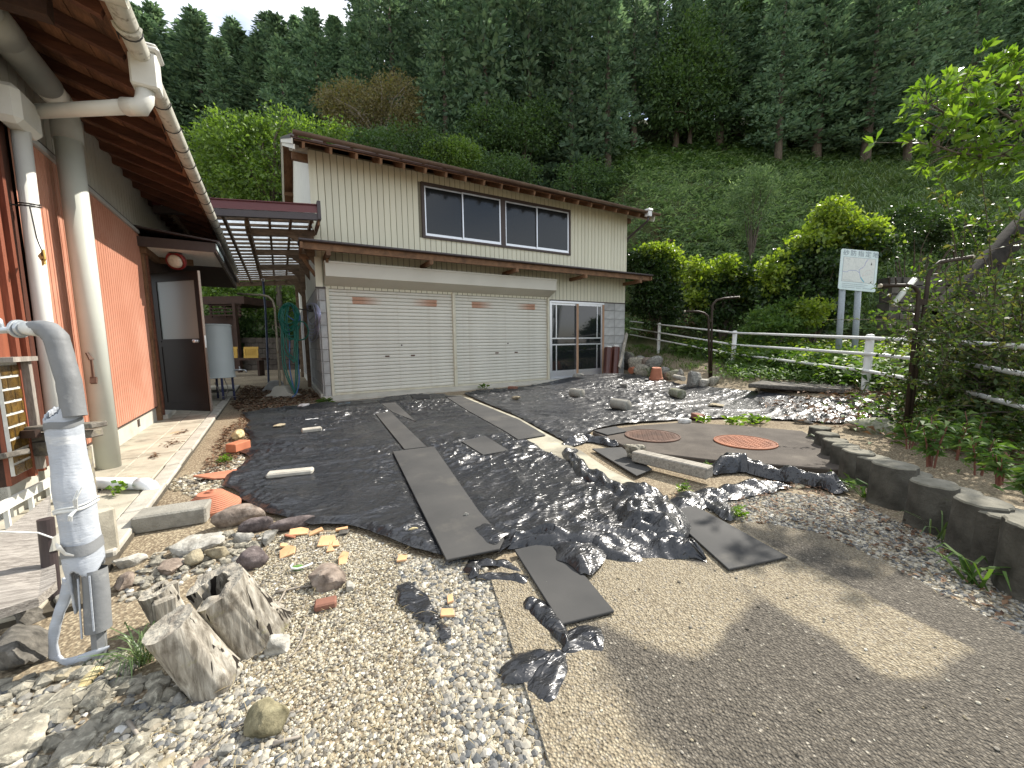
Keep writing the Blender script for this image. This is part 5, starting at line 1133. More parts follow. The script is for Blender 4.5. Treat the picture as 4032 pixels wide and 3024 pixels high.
SH = [('dished orange tile shard nearest the long low rock', 1176, 2104, [(-34, -14), (30, -20), (36, 10), (10, 26), (-30, 22)], (0.25, 0.1)),
 ('brownish tile shard tipped left of the dished shard', 1136, 2120, [(-20, -25), (22, -18), (18, 20), (-12, 28)], (-0.4, 0.5)),
 ('long pale tile shard right of the dished shard', 1245, 2104, [(-26, -10), (28, -6), (24, 16), (-20, 12)], (0.2, -0.2)),
 ('biggest pale orange tile shard at the right of the shard group', 1286, 2138, [(-34, -24), (10, -30), (34, -6), (30, 22), (-20, 28)], (0.35, 0.1)),
 ('triangular tile shard below the biggest shard', 1299, 2165, [(-14, -18), (16, -20), (2, 26)], (0.5, 0.0)),
 ('angular tile shard beside the triangular one', 1318, 2152, [(-12, -14), (18, -6), (8, 22), (-10, 16)], (0.3, 0.4)),
 ('lumpy tan tile shard lowest at the left of the shard group', 1134, 2180, [(-30, -26), (22, -26), (30, 6), (4, 32), (-26, 18)], (0.3, -0.2)),
 ('small yellow tile shard above the lumpy shard', 1118, 2158, [(-16, -8), (14, -10), (10, 12), (-14, 12)], (0.2, 0.3)),
 ('slim tan tile shard with brown marks standing alone on the right', 1350, 2206, [(-16, -30), (12, -30), (22, 20), (0, 30), (-16, 4)], (0.5, 0.1)),
 ('orange shard at the sheet edge behind the shard group', 1345, 2092, [(-22, -6), (22, -8), (24, 8), (-20, 8)], (0.1, 0.0)),
 ('dark slate shard on the gravel below the sheet edge', 1352, 2103, [(-18, -12), (16, -14), (24, 8), (-12, 14)], (0.2, 0.0)),
 ('tan shard near the end of the long wide mat', 1580, 2208, [(-18, -16), (18, -16), (24, 10), (-10, 20)], (0.2, 0.0)),
 ('orange shard in the gravel beside the torn plastic strip', 1772, 2368, [(-10, -24), (14, -16), (10, 20), (-12, 14)], (0.2, 0.0)),
 ('olive brown shard right of the torn plastic strip', 1760, 2425, [(-26, -16), (30, -22), (24, 16), (-22, 22)], (0.15, 0.0))]
for i, (lb, x, y, pts, tl) in enumerate(SH):
    shard(lb, x, y, pts, 0.004, 0.012, tl, 'slate' if 'slate' in lb else ('terra' if 'brownish' in lb else 'terrapale')) if 'slate' not in lb else None
M['slate'] = R['dark']
shard(SH[10][0], SH[10][1], SH[10][2], SH[10][3], 0.004, 0.01, SH[10][4], 'slate')
# broken green plate
c = P(1182, 2238, 0.005); t = thing('broken_plate', 'broken green glazed plate with a white rim in the gravel', 'plate', c, None, viewyaw(c)); 
mb = MB(); poly = [(-0.033, 0.02), (-0.028, -0.01), (-0.005, -0.025), (0.012, -0.018), (0.005, 0.0), (0.012, 0.012), (-0.01, 0.024)]; mb.prism(poly, 0.004, 0.010); mb.build('glazed_base', m_plain('green_glaze', (0.10, 0.24, 0.05), 0.2), t, local=True)
mb = MB(); mb.tube([(-0.030, 0.030, 0.018), (-0.040, 0.012, 0.018), (-0.034, -0.016, 0.018), (-0.010, -0.032, 0.018), (0.02, -0.030, 0.018), (0.055, -0.012, 0.016)], 0.005, 8); mb.build('rim', m_plain('white_glaze', (0.72, 0.73, 0.70), 0.2), t, local=True, smooth=True)
# timber beam lying by the slab
a, b = P(2500, 1812, 0.05), P(2795, 1884, 0.05); M['greywood'] = m_wood('silver_grey_timber', (0.15, 0.13, 0.105), (0.44, 0.41, 0.35), (1, 1, 1), 5, 0.85, 0.5, stain=(4, 0.58, 0.75, (0.09, 0.078, 0.06), 0.6))
def grain_wood(name, dirv, dark, light, sc=6, bump=0.6):
    t = NT(name); ang = math.atan2(dirv[1], dirv[0]); c = t.coord('World', (0.6, 9, 9), (0, 0, -ang)) 
    mp = c.node; mp.vector_type = 'TEXTURE' if False else 'POINT'
    n = t.noise(c, sc, 8, 0.65, 0.8); n2 = t.noise(c, sc*5, 4)
    f = t.math('MULTIPLY_ADD', n, 0.6); t.l.new(t.math('MULTIPLY', n2, 0.4), f.node.inputs[2])
    t.setc(t.ramp(f, [(0.34, dark), (0.5, tuple((x+y)/2 for x, y in zip(dark, light))), (0.66, light)])); t.setr(0.88); t.spec(0.25); t.bump(f, bump, 0.012); return t.m
mb = MB(); mb.beam(a+[0, 0, 0.045], b+[0, 0, 0.045], 0.115, 0.09); o = mb.build('timber_beam', grain_wood('grey_beam_grain', b-a, (0.12, 0.105, 0.085), (0.42, 0.39, 0.33)), None, bevel=0.008, loc=a); tag(o, 'weathered grey timber beam lying between the plastic and the tank slab', 'timber')

# ================================================================== LOG EDGING
M['fakelog'] = m_noise('mossy_dark_log_side', [(0.3, (0.035, 0.032, 0.024)), (0.7, (0.105, 0.098, 0.078))], 9, 8, 0.95, (60, 0.7, 0.010), stain=(5, 0.52, 0.66, (0.17, 0.165, 0.14), 0.6), stain2=(9, 0.62, 0.7, (0.055, 0.065, 0.022), 0.6))
M['logtop'] = m_noise('grey_log_top', [(0.3, (0.10, 0.095, 0.07)), (0.7, (0.225, 0.21, 0.165))], 9, 8, 0.95, (70, 0.5, 0.006), stain=(6, 0.55, 0.68, (0.12, 0.115, 0.08), 0.7))
logs = [(4115, 2070, .31, .115), (3985, 2022, .27, .125), (3868, 1972, .29, .105), (3772, 1930, .24, .10), (3680, 1900, .27, .11), (3598, 1862, .22, .095), (3520, 1826, .27, .12), (3440, 1800, .21, .105), (3382, 1776, .23, .10), (3330, 1752, .2, .10), (3290, 1732, .18, .10), (3258, 1706, .16, .10), (3230, 1682, .15, .10)]
ords = ['first', 'second', 'third', 'fourth', 'fifth', 'sixth', 'seventh', 'eighth', 'ninth', 'tenth', 'eleventh', 'twelfth', 'thirteenth']
def trunk_shape(mb, p0, p1, r0, r1, seed, n=28, m=7, amp=0.06, groove=10):
    p0 = np.array(p0, float); p1 = np.array(p1, float); d = (p1-p0)/np.linalg.norm(p1-p0); u = np.cross(d, (0, 1, 0)); u /= np.linalg.norm(u); v = np.cross(d, u)
    base = len(mb.v)
    for i in range(m):
        t_ = i/(m-1); c = p0+(p1-p0)*t_; r = r0+(r1-r0)*t_
        for k in range(n):
            a = 2*math.pi*k/n
            rr = r*(1+amp*mnoise.noise(Vector((math.cos(a)*groove*0.25, math.sin(a)*groove*0.25, seed)))*1.6+amp*0.9*mnoise.noise(Vector((math.cos(a)*groove, math.sin(a)*groove, seed+t_*1.2))))
            q = c+(u*math.cos(a)+v*math.sin(a))*rr; mb.v.append(tuple(q))
    for i in range(m-1):
        for k in range(n):
            a = base+i*n+k; b = base+i*n+(k+1) % n; mb.f.append((a, a+n, b+n, b))
    return base+(m-1)*n, n, p1
for i, (x, y, zt, r) in enumerate(logs):
    c = P(x, y, zt); t = thing('edging_log', f'upright mossy log, {ords[i]} from the near end of the curved edging', 'edging log', (c[0], c[1], 0), 'upright logs edging the flower bed')
    mb = MB(); top, n, p1 = trunk_shape(mb, (0, 0, -0.08), (0.0, 0.0, zt-0.006), r*1.08, r*0.94, i*3.1, 30, 7, 0.09)
    ring = mb.v[top:top+n]; side = mb.build('log_side', M['fakelog'], t, local=True, smooth=True, fix=True)
    m2 = MB(); inner = [(v[0]*0.93, v[1]*0.93, zt+0.002) for v in ring]; m2.add(ring+inner+[(0, 0, zt+0.004)], [(k, (k+1) % n, n+(k+1) % n, n+k) for k in range(n)]+[(n+k, n+(k+1) % n, 2*n) for k in range(n)])
    m2.build('log_top', M['logtop'], t, local=True, fix=True)

# ================================================================== STUMPS
def stump_mat():
    t = NT('split_grey_stump_wood'); c = t.coord('Object', (1, 1, 0.13)); c2 = t.coord('Object')
    f = t.noise(c, 42, 6, 0.65, 0.4); col = t.ramp(f, [(0.36, (0.12, 0.105, 0.082)), (0.5, (0.27, 0.245, 0.20)), (0.66, (0.45, 0.42, 0.355))])
    col = t.mix(t.ramp(t.noise(c2, 9, 7, 0.65), [(0.52, 0.0), (0.66, 0.75)]), col, (0.10, 0.082, 0.06))
    col = t.mix(t.ramp(t.noise(c2, 13, 7, 0.6), [(0.60, 0.0), (0.70, 0.6)]), col, (0.25, 0.23, 0.10))
    cr = t.ramp(t.noise(t.coord('Object', (1, 1, 0.07)), 26, 2.5, 0.5, 0.6), [(0.615, 0.0), (0.64, 1.0)])
    col = t.mix(cr, col, (0.022, 0.018, 0.014)); t.setc(col); t.setr(0.92); t.spec(0.2)
    t.bump(t.math('SUBTRACT', 1.0, cr), 0.9, 0.012); t.bump(f, 0.8, 0.006); return t.m
M['stump'] = stump_mat()
M['stumptop'] = m_noise('weathered_end_grain', [(0.3, (0.20, 0.17, 0.13)), (0.7, (0.43, 0.40, 0.33))], 12, 8, 0.92, (60, 0.8, 0.010), stain=(8, 0.56, 0.68, (0.10, 0.07, 0.05), 0.7))
def stump(label, pb, pt, zt, rb, rt, seed, hollow=None, arc=None):
    b = P(*pb, 0.0)+np.array([GF[0], GF[1], 0])*rb*0.9; tp = P(*pt, zt)+np.array([GF[0], GF[1], 0])*0.0; t = thing('tree_stump', label, 'tree stump', b, 'old grey stumps on the gravel')
    d = tp-b; n, m = 64, 16; V = []; Fc = []
    th = np.linspace(0, 2*math.pi, n, endpoint=False) if arc is None else np.linspace(arc[0], arc[1], n)
    ax = d/np.linalg.norm(d); u = np.cross((0, 1, 0), ax); u /= np.linalg.norm(u); v = np.cross(ax, u)
    def prof(a, t_, inner):
        r = rb+(rt-rb)*t_**0.6
        g = mnoise.noise(Vector((math.cos(a)*1.3, math.sin(a)*1.3, seed)))*0.10+mnoise.noise(Vector((math.cos(a)*3.5, math.sin(a)*3.5, seed+t_*0.4)))*0.05+abs(mnoise.noise(Vector((math.cos(a)*11, math.sin(a)*11, seed+t_*0.3))))*-0.05+mnoise.noise(Vector((math.cos(a)*3, math.sin(a)*3, seed+t_*7)))*0.015
        rr = r*(1+g)
        rr *= 1+0.10*max(0.0, 0.25-t_)*4*(0.4+0.6*max(0.0, math.sin(a*4+seed)))
        if not inner: rr *= 1-0.07*max(0.0, math.sin(a*9+4*mnoise.noise(Vector((math.cos(a), math.sin(a), seed)))))**8
        if inner: rr = rr*hollow*(1+0.25*mnoise.noise(Vector((math.cos(a)*3, math.sin(a)*3, seed+5))))
        c = b+d*t_; q = c+(u*math.cos(a)+v*math.sin(a))*rr
        if t_ > 0.98: q = q+ax*0.006*mnoise.noise(Vector((q[0]*30, q[1]*30, seed)))
        return q-b
    for i in range(m):
        for a in th: V.append(prof(a, i/(m-1), False))
    closed = arc is None; K = n if closed else n-1
    for i in range(m-1):
        for k in range(K): Fc.append((i*n+k, i*n+(k+1) % n, (i+1)*n+(k+1) % n, (i+1)*n+k))
    me = bpy.data.meshes.new('stump_side'); me.from_pydata([tuple(q) for q in V], [], Fc); me.shade_smooth(); link_mesh('stump_side', me, M['stump'], t)
    # top: rings inward
    V2 = [V[(m-1)*n+k] for k in range(n)]; F2 = []; rings = 5
    ctr = d
    for j in range(1, rings+1):
        f = j/rings
        for k, a in enumerate(th):
            q0 = V[(m-1)*n+k]
            if hollow: q1 = prof(a, 1.0, True)
            else: q1 = ctr
            q = q0*(1-f)+q1*f; w_ = b+q; q = q+ax*(0.010*mnoise.noise(Vector((w_[0]*40, w_[1]*40, seed+1)))-0.012*abs(mnoise.noise(Vector((w_[0]*18, w_[1]*60, seed)))))*min(1, f*2)
            V2.append(q)
    for j in range(rings):
        for k in range(K): F2.append((j*n+k, j*n+(k+1) % n, (j+1)*n+(k+1) % n, (j+1)*n+k))
    me = bpy.data.meshes.new('stump_top'); me.from_pydata([tuple(q) for q in V2], [], F2); link_mesh('stump_top', me, M['stumptop'], t)
    if hollow:
        V3 = []; F3 = []
        for i in range(6):
            for a in th: V3.append(prof(a, 1-i/5*0.75, True) if i else V2[rings*n+list(th).index(a)])
        for i in range(5):
            for k in range(K): F3.append((i*n+k, i*n+(k+1) % n, (i+1)*n+(k+1) % n, (i+1)*n+k))
        if arc is not None:
            s = len(V3)
        me = bpy.data.meshes.new('hollow'); me.from_pydata([tuple(q) for q in V3], [], F3); me.shade_smooth(); link_mesh('hollow', me, M['stump'], t)
        if arc is not None:
            for kk in (0, n-1):
                Vw = []; 
                for i in range(6):
                    t_ = 1-i/5*0.75; Vw += [prof(th[kk], t_, False), prof(th[kk], t_, True)]
                Vw[0] = V2[kk]; Vw[1] = V2[rings*n+kk]
                me = bpy.data.meshes.new('split_face'); me.from_pydata([tuple(q) for q in Vw], [], [(2*i, 2*i+1, 2*i+3, 2*i+2) for i in range(5)]); link_mesh('split_face', me, M['stump'], t)
            me = bpy.data.meshes.new('rotten_core'); ring = [tuple(prof(a, 0.3, True)) for a in th]; me.from_pydata(ring, [], [tuple(range(n))]); link_mesh('rotten_core', me, M['stump'], t)
    return t
stump('front grey stump leaning to the left with a crack under its top', (790, 2755), (662, 2456), 0.255, 0.076, 0.068, 3.0)
stump('largest grey stump, hollow and open on its left side', (925, 2590), (838, 2308), 0.265, 0.122, 0.098, 8.0, 0.55, (math.radians(-122), math.radians(160)))
stump('small split stump behind the front stump', (640, 2490), (614, 2322), 0.16, 0.062, 0.055, 14.0, 0.35, (math.radians(60), math.radians(350)))
c = P(690, 2440, 0.0); o = boxthing('wood_wedge', 'split wooden wedge standing between the small stump and the front stump', 'wood piece', c, (0.042, 0.03, 0.16), viewyaw(c, 0.2), M['stump'], None, 0.004)
c = P(662, 2500, 0.0); o = boxthing('wood_wedge', 'short wood block tucked behind the top of the front stump', 'wood piece', c, (0.07, 0.035, 0.15), viewyaw(c, 0.15), M['stump'], None, 0.006)
# ================================================================== INSULATED STANDPIPE
M['foam'] = m_noise('grey_pipe_insulation', [(0.3, (0.145, 0.150, 0.150)), (0.7, (0.20, 0.205, 0.205))], 6, 6, 0.6, (25, 0.35, 0.008), co='World', stain=(9, 0.62, 0.72, (0.36, 0.36, 0.34), 0.6))
M['sleeve'] = m_noise('weathered_insulation_sleeve', [(0.3, (0.33, 0.355, 0.385)), (0.7, (0.43, 0.455, 0.485))], 4, 7, 0.75, (45, 0.35, 0.006), co='World', st=(1, 1, 3.0), stain=(4.5, 0.55, 0.68, (0.60, 0.60, 0.575), 0.8), stain2=(10, 0.64, 0.72, (0.25, 0.265, 0.28), 0.6))
M['tape'] = m_noise('frayed_white_string', [(0.3, (0.55, 0.56, 0.54)), (0.7, (0.68, 0.69, 0.66))], 20, 5, 0.8, (80, 0.4, 0.004))
M['zinc'] = m_plain('galvanised_pipe', (0.50, 0.53, 0.55), 0.4, 0.5, 0.5, 0.12)
sb = P(358, 2596, 0.0); sw = depth(sb)
spipe = thing('standpipe', 'outdoor standpipe wrapped in torn grey insulation in the left foreground', 'standpipe', sb)
tp = PD(228, 1400, sw*1.0)
def ax_(px, py): return PD(px, py, sw)
def wob_tube(pts, rs, n=36, amp=0.05, seed=0.0, per=18, flat=False):
    pts = [np.array(p) for p in pts]; P_ = []; R_ = []
    for i in range(len(pts)-1):
        for k in range(per): f = k/per; P_.append(pts[i]*(1-f)+pts[i+1]*f); R_.append(rs[i]*(1-f)+rs[i+1]*f)
    P_.append(pts[-1]); R_.append(rs[-1]); mb = MB(); mb.tube(P_, R_, n, cap=False)
    C = np.repeat(np.array(P_), n, 0); V = np.array(mb.v); d = V-C
    nn = np.array([mnoise.noise(Vector((v[0]*14, v[1]*14, v[2]*9+seed)))*0.6+abs(mnoise.noise(Vector((v[0]*30, v[1]*30, v[2]*45+seed))))*0.5 for v in V])
    mb.v = [tuple(q) for q in C+d*(1+amp*nn)[:, None]]; return mb
mb = wob_tube([ax_(292, 1640), ax_(270, 1500), ax_(232, 1365), ax_(222, 1330), ax_(196, 1302), ax_(160, 1292), ax_(128, 1292)], [0.0325, 0.0325, 0.0325, 0.0325, 0.031, 0.028, 0.025], 32, 0.10, 1.0, 8); mb.build('upper_insulation', M['foam'], spipe, smooth=True)
mb = MB(); mb.tube([ax_(165, 1296), ax_(100, 1292)], [0.0285, 0.023], 20); mb.build('white_wrap', M['tape'], spipe, smooth=True)
mb = MB(); mb.tube([ax_(96, 1294), ax_(84, 1294)], [0.027, 0.027], 22); mb.tube([ax_(80, 1295), ax_(70, 1295)], [0.032, 0.032], 22); mb.build('flange_ring', M['zinc'], spipe)
mb = MB(); mb.tube([ax_(80, 1296), ax_(-10, 1302), ax_(-60, 1306)], 0.0115, 14); mb.tube([ax_(4, 1290), ax_(-4, 1262), ax_(-40, 1240)], 0.009, 10); mb.build('tap_pipe', M['zinc'], spipe, smooth=True)
# sleeve with torn rims
def sleeve_mesh(cent, rad, ztop, zbot, th0, th1, n=72, m=70, seed=2.0, amp=0.05, fray=0.012):
    V = []; F_ = []
    top, bot = np.array(cent[0]), np.array(cent[1]); H = top[2]-bot[2]
    for i in range(m):
        for k in range(n):
            a = th0+(th1-th0)*k/(n-1); zt = ztop(a); zb_ = zbot(a); f = i/(m-1); z = zb_+(zt-zb_)*f
            z += fray*mnoise.noise(Vector((a*9, seed, 0)))*(1 if i in (0, m-1) else 0)
            c = bot+(top-bot)*((z-bot[2])/H); r = rad(a, z)*(1+amp*mnoise.noise(Vector((math.cos(a)*2.2, math.sin(a)*2.2, z*9+seed)))+0.022*mnoise.noise(Vector((math.cos(a)*5, math.sin(a)*5, z*60+seed))))
            V.append((c[0]+(RGT[0]*math.cos(a)+GF[0]*math.sin(a))*r, c[1]+(RGT[1]*math.cos(a)+GF[1]*math.sin(a))*r, z))
    for i in range(m-1):
        for k in range(n-1): F_.append((i*n+k, i*n+k+1, (i+1)*n+k+1, (i+1)*n+k))
    mb = MB(); mb.add(V, F_); return mb
cT, cB = ax_(240, 1590), ax_(352, 2330); zT, zB = cT[2], cB[2]
# angle 0 = image right, -90deg = towards the camera, 180 = image left
def ztop(a):
    return zT+0.02*math.cos(a)-0.045*math.sin(-a)*(1 if math.sin(a) < 0 else 0.2)+0.03*math.exp(-((a+0.45)/0.22)**2)
def zbot(a):
    b = (a+2*math.pi) % (2*math.pi)
    left = math.exp(-((b-math.radians(205))/0.75)**2)
    return zB+0.085-0.13*left+0.02*math.sin(3*a)
def rad(a, z):
    f = (zT-z)/(zT-zB); r = 0.0445+0.006*sstep(0.0, 0.5, f)+0.002*math.sin(f*17)
    return float(r)-0.006*float(sstep(0.78, 1.0, f))
mb = sleeve_mesh((cT, cB), rad, ztop, zbot, math.radians(-175), math.radians(183)); sl = mb.build('sleeve', M['sleeve'], spipe, smooth=True)
so = sl.modifiers.new('thick', 'SOLIDIFY'); so.thickness = 0.007; so.offset = -1
# long torn tongue reaching down to the stones and curling right
def ribbon(pts, widths, nrm_up, seed, res=16, amp=0.006):
    pts = [np.array(p) for p in pts]; P_ = []; W_ = []
    for i in range(len(pts)-1):
        for k in range(res): f = k/res; P_.append(pts[i]*(1-f)+pts[i+1]*f); W_.append(widths[i]*(1-f)+widths[i+1]*f)
    P_.append(pts[-1]); W_.append(widths[-1]); P_ = np.array(P_)
    for _ in range(6): P_[1:-1] = (P_[:-2]+P_[1:-1]*2+P_[2:])/4
    T = np.gradient(P_, axis=0); T /= np.linalg.norm(T, axis=1)[:, None]; V = []; F_ = []; n = 9
    for i in range(len(P_)):
        s = np.cross(T[i], nrm_up); s /= np.linalg.norm(s)+1e-9; u = np.cross(s, T[i])
        for k in range(n):
            q = P_[i]+s*(k/(n-1)-0.5)*W_[i]; q = q-u*0.9*((k/(n-1)-0.5)**2)*W_[i]*0.8
            q = q+u*amp*mnoise.noise(Vector(q*22)+Vector((seed, 0, 0))); V.append(tuple(q))
    for i in range(len(P_)-1):
        for k in range(n-1): F_.append((i*n+k, i*n+k+1, (i+1)*n+k+1, (i+1)*n+k))
    mb = MB(); mb.add(V, F_); return mb
toc = np.array([-FWD[0], -FWD[1], 0.15])
mb = ribbon([ax_(262, 2290), ax_(240, 2370), ax_(212, 2450), ax_(196, 2540), ax_(205, 2596), ax_(250, 2612)-FWD*0.02, ax_(330, 2585)-FWD*0.03, ax_(400, 2555)-FWD*0.02, ax_(432, 2545)], [0.06, 0.044, 0.037, 0.037, 0.04, 0.043, 0.036, 0.022, 0.008], toc, 3.0)
o = mb.build('torn_sleeve_tongue', M['sleeve'], spipe, smooth=True); so = o.modifiers.new('thick', 'SOLIDIFY'); so.thickness = 0.009
# inner layers showing below
mb = wob_tube([ax_(372, 2240), ax_(382, 2350), ax_(388, 2478)], [0.033, 0.034, 0.035], 30, 0.07, 9.0, 10); mb.build('inner_insulation', M['foam'], spipe, smooth=True)
for q0, q1 in (((348, 2260), (366, 2490)), ((392, 2250), (412, 2460))):
    mb = MB(); a, b = ax_(*q0)-FWD*0.034, ax_(*q1)-FWD*0.036; mb.beam(a, b, 0.004, 0.005); mb.build('split_seam', M['sleeve'], spipe)
mb = MB(); mb.tube([ax_(384, 2440), ax_(396, 2600), ax_(398, 2640)], [0.021, 0.020, 0.020], 6); mb.build('core_pipe', M['foam'], spipe)
# bands and string
def band(py, h, dr, mat, name, tiltf=0.0, n=48, zamp=0.004):
    f = (py-1590)/(2330-1590); c = np.array(cT)*(1-f)+np.array(cB)*f; z = c[2]; V = []; F_ = []
    for j in range(3):
        for k in range(n):
            a = 2*math.pi*k/n; zz = z+(j-1)*h/2+tiltf*math.cos(a)+zamp*math.sin(3*a); r = rad(a, zz)+dr*(1.0 if j == 1 else 0.75)
            cc = np.array(cT)+(np.array(cB)-np.array(cT))*((cT[2]-zz)/(cT[2]-cB[2]))
            V.append((cc[0]+(RGT[0]*math.cos(a)+GF[0]*math.sin(a))*r, cc[1]+(RGT[1]*math.cos(a)+GF[1]*math.sin(a))*r, zz))
    for j in range(2):
        for k in range(n): F_.append((j*n+k, j*n+(k+1) % n, (j+1)*n+(k+1) % n, (j+1)*n+k))
    mb = MB(); mb.add(V, F_); return mb.build(name, mat, spipe, smooth=True)
band(1995, 0.010, 0.007, M['tape'], 'string_tie', 0.010); band(1985, 0.006, 0.008, M['tape'], 'string_tie', 0.013)
kx = ax_(352, 1990)-FWD*0.042
for q in (ax_(378, 1905)-FWD*0.045, ax_(366, 1915)-FWD*0.05, ax_(338, 2030)-FWD*0.055, ax_(350, 2032)-FWD*0.055):
    mb = MB(); mb.tube([kx, (kx+q)/2-FWD*0.01, q], [0.004, 0.004, 0.002], 6); mb.build('string_tail', M['tape'], spipe)
band(2150, 0.038, 0.0035, M['foam'], 'torn_tape', 0.006)
band(1670, 0.024, 0.0025, M['foam'], 'torn_tape', 0.006)
mb = ribbon([ax_(285, 2118)-FWD*0.056, ax_(308, 2130)-FWD*0.066, ax_(325, 2155)-FWD*0.058, ax_(358, 2162)-FWD*0.058], [0.010, 0.024, 0.013, 0.005], toc, 4.0); mb.build('tape_flap', m_plain('tape_underside', (0.60, 0.58, 0.52), 0.6), spipe, smooth=True)
# short black pipe stub beside it
b0 = P(205, 2330, 0.05); t = thing('pipe_stub', 'black pipe stub capped with a string loop left of the standpipe', 'pipe', (b0[0], b0[1], 0)); h_ = PD(200, 2035, depth(b0))[2]
bx_ = PD(202, 2200, depth(b0)); mb = MB(); mb.tube([(b0[0], b0[1], -0.02), (bx_[0], bx_[1], h_)], 0.026, 16, cap=True); mb.build('stub', M['darkfascia'], t, smooth=False)
mb = MB(); f1, f2 = PD(203, 2110, depth(b0)), PD(208, 2165, depth(b0)); mb.tube([f1, f2], 0.029, 16); mb.build('sleeve', M['palewall'], t)
mb = MB(); mb.tube([PD(207, 2118, depth(b0)-0.02), PD(150, 2098, depth(b0)-0.05), PD(-40, 2092, depth(b0)-0.15)], 0.0035, 6); mb.build('string', M['tape'], t)
# weathered plank
pts = [P(-140, 2215, 0.20), P(195, 1950, 0.20), P(222, 2290, 0.17), P(150, 2352, 0.16), P(-60, 2420, 0.16)]
dirp = P(195, 1950, 0.2)-P(-20, 2390, 0.16)
t = thing('plank', 'broad weathered grey plank lying on stones at the far left', 'plank', P(100, 2200, 0.0))
mb = MB(); V = [tuple(p) for p in pts]+[tuple(p-np.array([0, 0, 0.035])) for p in pts]; n = 5
mb.add(V, [tuple(reversed(range(n))), tuple(range(n, 2*n))]+[(i, (i+1) % n, n+(i+1) % n, n+i) for i in range(n)]); mb.build('board', grain_wood('silver_plank_grain', dirp, (0.10, 0.085, 0.072), (0.46, 0.425, 0.375), 7, 0.8), t, fix=True)
rock('dark stone propping up the end of the broad plank', (20, 2350, 190, 2470), 'dark', 0.5, 81, 1, 0.0, 'stone', GRP)
rock('flat grey stone under the plank next to the standpipe', (185, 2305, 340, 2400), 'gray', 0.35, 82, 1, 0.0, 'stone', GRP)
# timber rack behind the standpipe
M['rackwood'] = m_wood('dark_lichen_timber', (0.06, 0.052, 0.042), (0.26, 0.235, 0.195), (2, 2, 2), 5, 0.9, 0.5, stain=(5, 0.56, 0.68, (0.36, 0.32, 0.17), 0.6))
t = thing('timber_rack', 'old weathered timber rack behind the standpipe against the house wall', 'rack', (*PD(120, 1850, 2.8)[:2], 0))
for (x0, y0, w0), (x1, y1, w1), dw, hh in ((( -160, 1705, 2.75), (392, 1672, 2.6), 0.10, 0.035), ((-160, 1735, 2.8), (382, 1705, 2.66), 0.08, 0.05), ((-160, 1778, 2.8), (310, 1756, 2.7), 0.09, 0.10), ((-160, 1828, 2.5), (72, 1784, 2.45), 0.12, 0.035)):
    mb = MB(); mb.beam(PD(x0, y0, w0), PD(x1, y1, w1), dw, hh); mb.build('beam', M['rackwood'], t, bevel=0.006)
mb = MB(); mb.beam(PD(55, 1712, 2.60), PD(150, 1708, 2.57), 0.03, 0.05); mb.build('batten', M['darkwood'], t)
for x in (20, 330):
    q = PD(x, 1800, 2.8); mb = MB(); mb.beam((q[0], q[1], -0.02), (q[0], q[1], 0.40), 0.07, 0.07, (0, 1, 0)); mb.build('leg', M['rackwood'], t)
q = PD(90, 1900, 3.05); t = thing('tub', 'rounded off white tub behind the timber rack', 'tub', (q[0], q[1], 0))
mb = MB(); mb.lathe([(0.12, 0.0), (0.20, 0.04), (0.27, 0.16), (0.30, 0.34), (0.315, 0.36), (0.30, 0.37), (0.27, 0.3), (0.1, 0.1)], 32); o = mb.build('tub_shell', m_plain('off_white_enamel', (0.42, 0.42, 0.36), 0.35), t, local=True); smooth_by_angle(o)
a, b = PD(205, 1892, 2.85), PD(-20, 2010, 2.25); t = thing('metal_rail', 'pale metal angle rail on short posts left of the standpipe', 'rail', ((a[0]+b[0])/2, (a[1]+b[1])/2, 0))
mb = MB(); mb.beam(a, b, 0.02, 0.06); mb.build('rail_bar', M['palepipe'], t)
for f in (0.1, 0.45, 0.85):
    q = a*(1-f)+b*f; mb = MB(); mb.beam((q[0], q[1], 0.0), (q[0], q[1], q[2]), 0.02, 0.02, (0, 1, 0)); mb.build('rail_post', M['palepipe'], t)

# ================================================================== LATTICE ROOF BETWEEN HOUSE AND GARAGE
t = thing('lattice_roof', 'wooden lattice roof with clear sheets bridging the gap between house and garage', 'canopy', (-0.2, 11.5, 0))
LY0, LY1 = 8.02, 15.6
def lz(x, y): return 3.20+0.09*(x+0.9)-0.012*(y-8.0)
V = [(-1.45, LY0, lz(-1.45, 8)+0.02), (0.757, LY0, lz(0.757, 8)+0.02), (0.757, LY0, lz(0.757, 8)+0.155), (-1.45, LY0, lz(-1.45, 8)+0.155)]
def plate(x0, x1, y0, y1, z0f, z1f, name, mat):
    mb = MB(); mb.add([(x0, y0, lz(x0, y0)+z0f), (x1, y0, lz(x1, y0)+z0f), (x1, y1, lz(x1, y1)+z0f), (x0, y1, lz(x0, y1)+z0f), (x0, y0, lz(x0, y0)+z1f), (x1, y0, lz(x1, y0)+z1f), (x1, y1, lz(x1, y1)+z1f), (x0, y1, lz(x0, y1)+z1f)], [(0,3,2,1),(4,5,6,7),(0,1,5,4),(1,2,6,5),(2,3,7,6),(3,0,4,7)])
    return mb.build(name, mat, t)
plate(-1.5, 0.760, LY0-0.04, LY0+0.30, 0.20, 0.215, 'fascia_cap', M['maroon'])
mb = MB(); mb.add([(-1.5, LY0-0.06, lz(-1.5, 8)+0.055), (0.76, LY0-0.06, lz(0.76, 8)+0.055), (0.76, LY0-0.02, lz(0.76, 8)+0.20), (-1.5, LY0-0.02, lz(-1.5, 8)+0.20)], [(0, 1, 2, 3)]); mb.build('fascia', M['maroon'], t)
plate(-1.5, 0.75, LY0-0.05, LY0+0.02, -0.055, 0.05, 'fascia_band', M['darkfascia'])
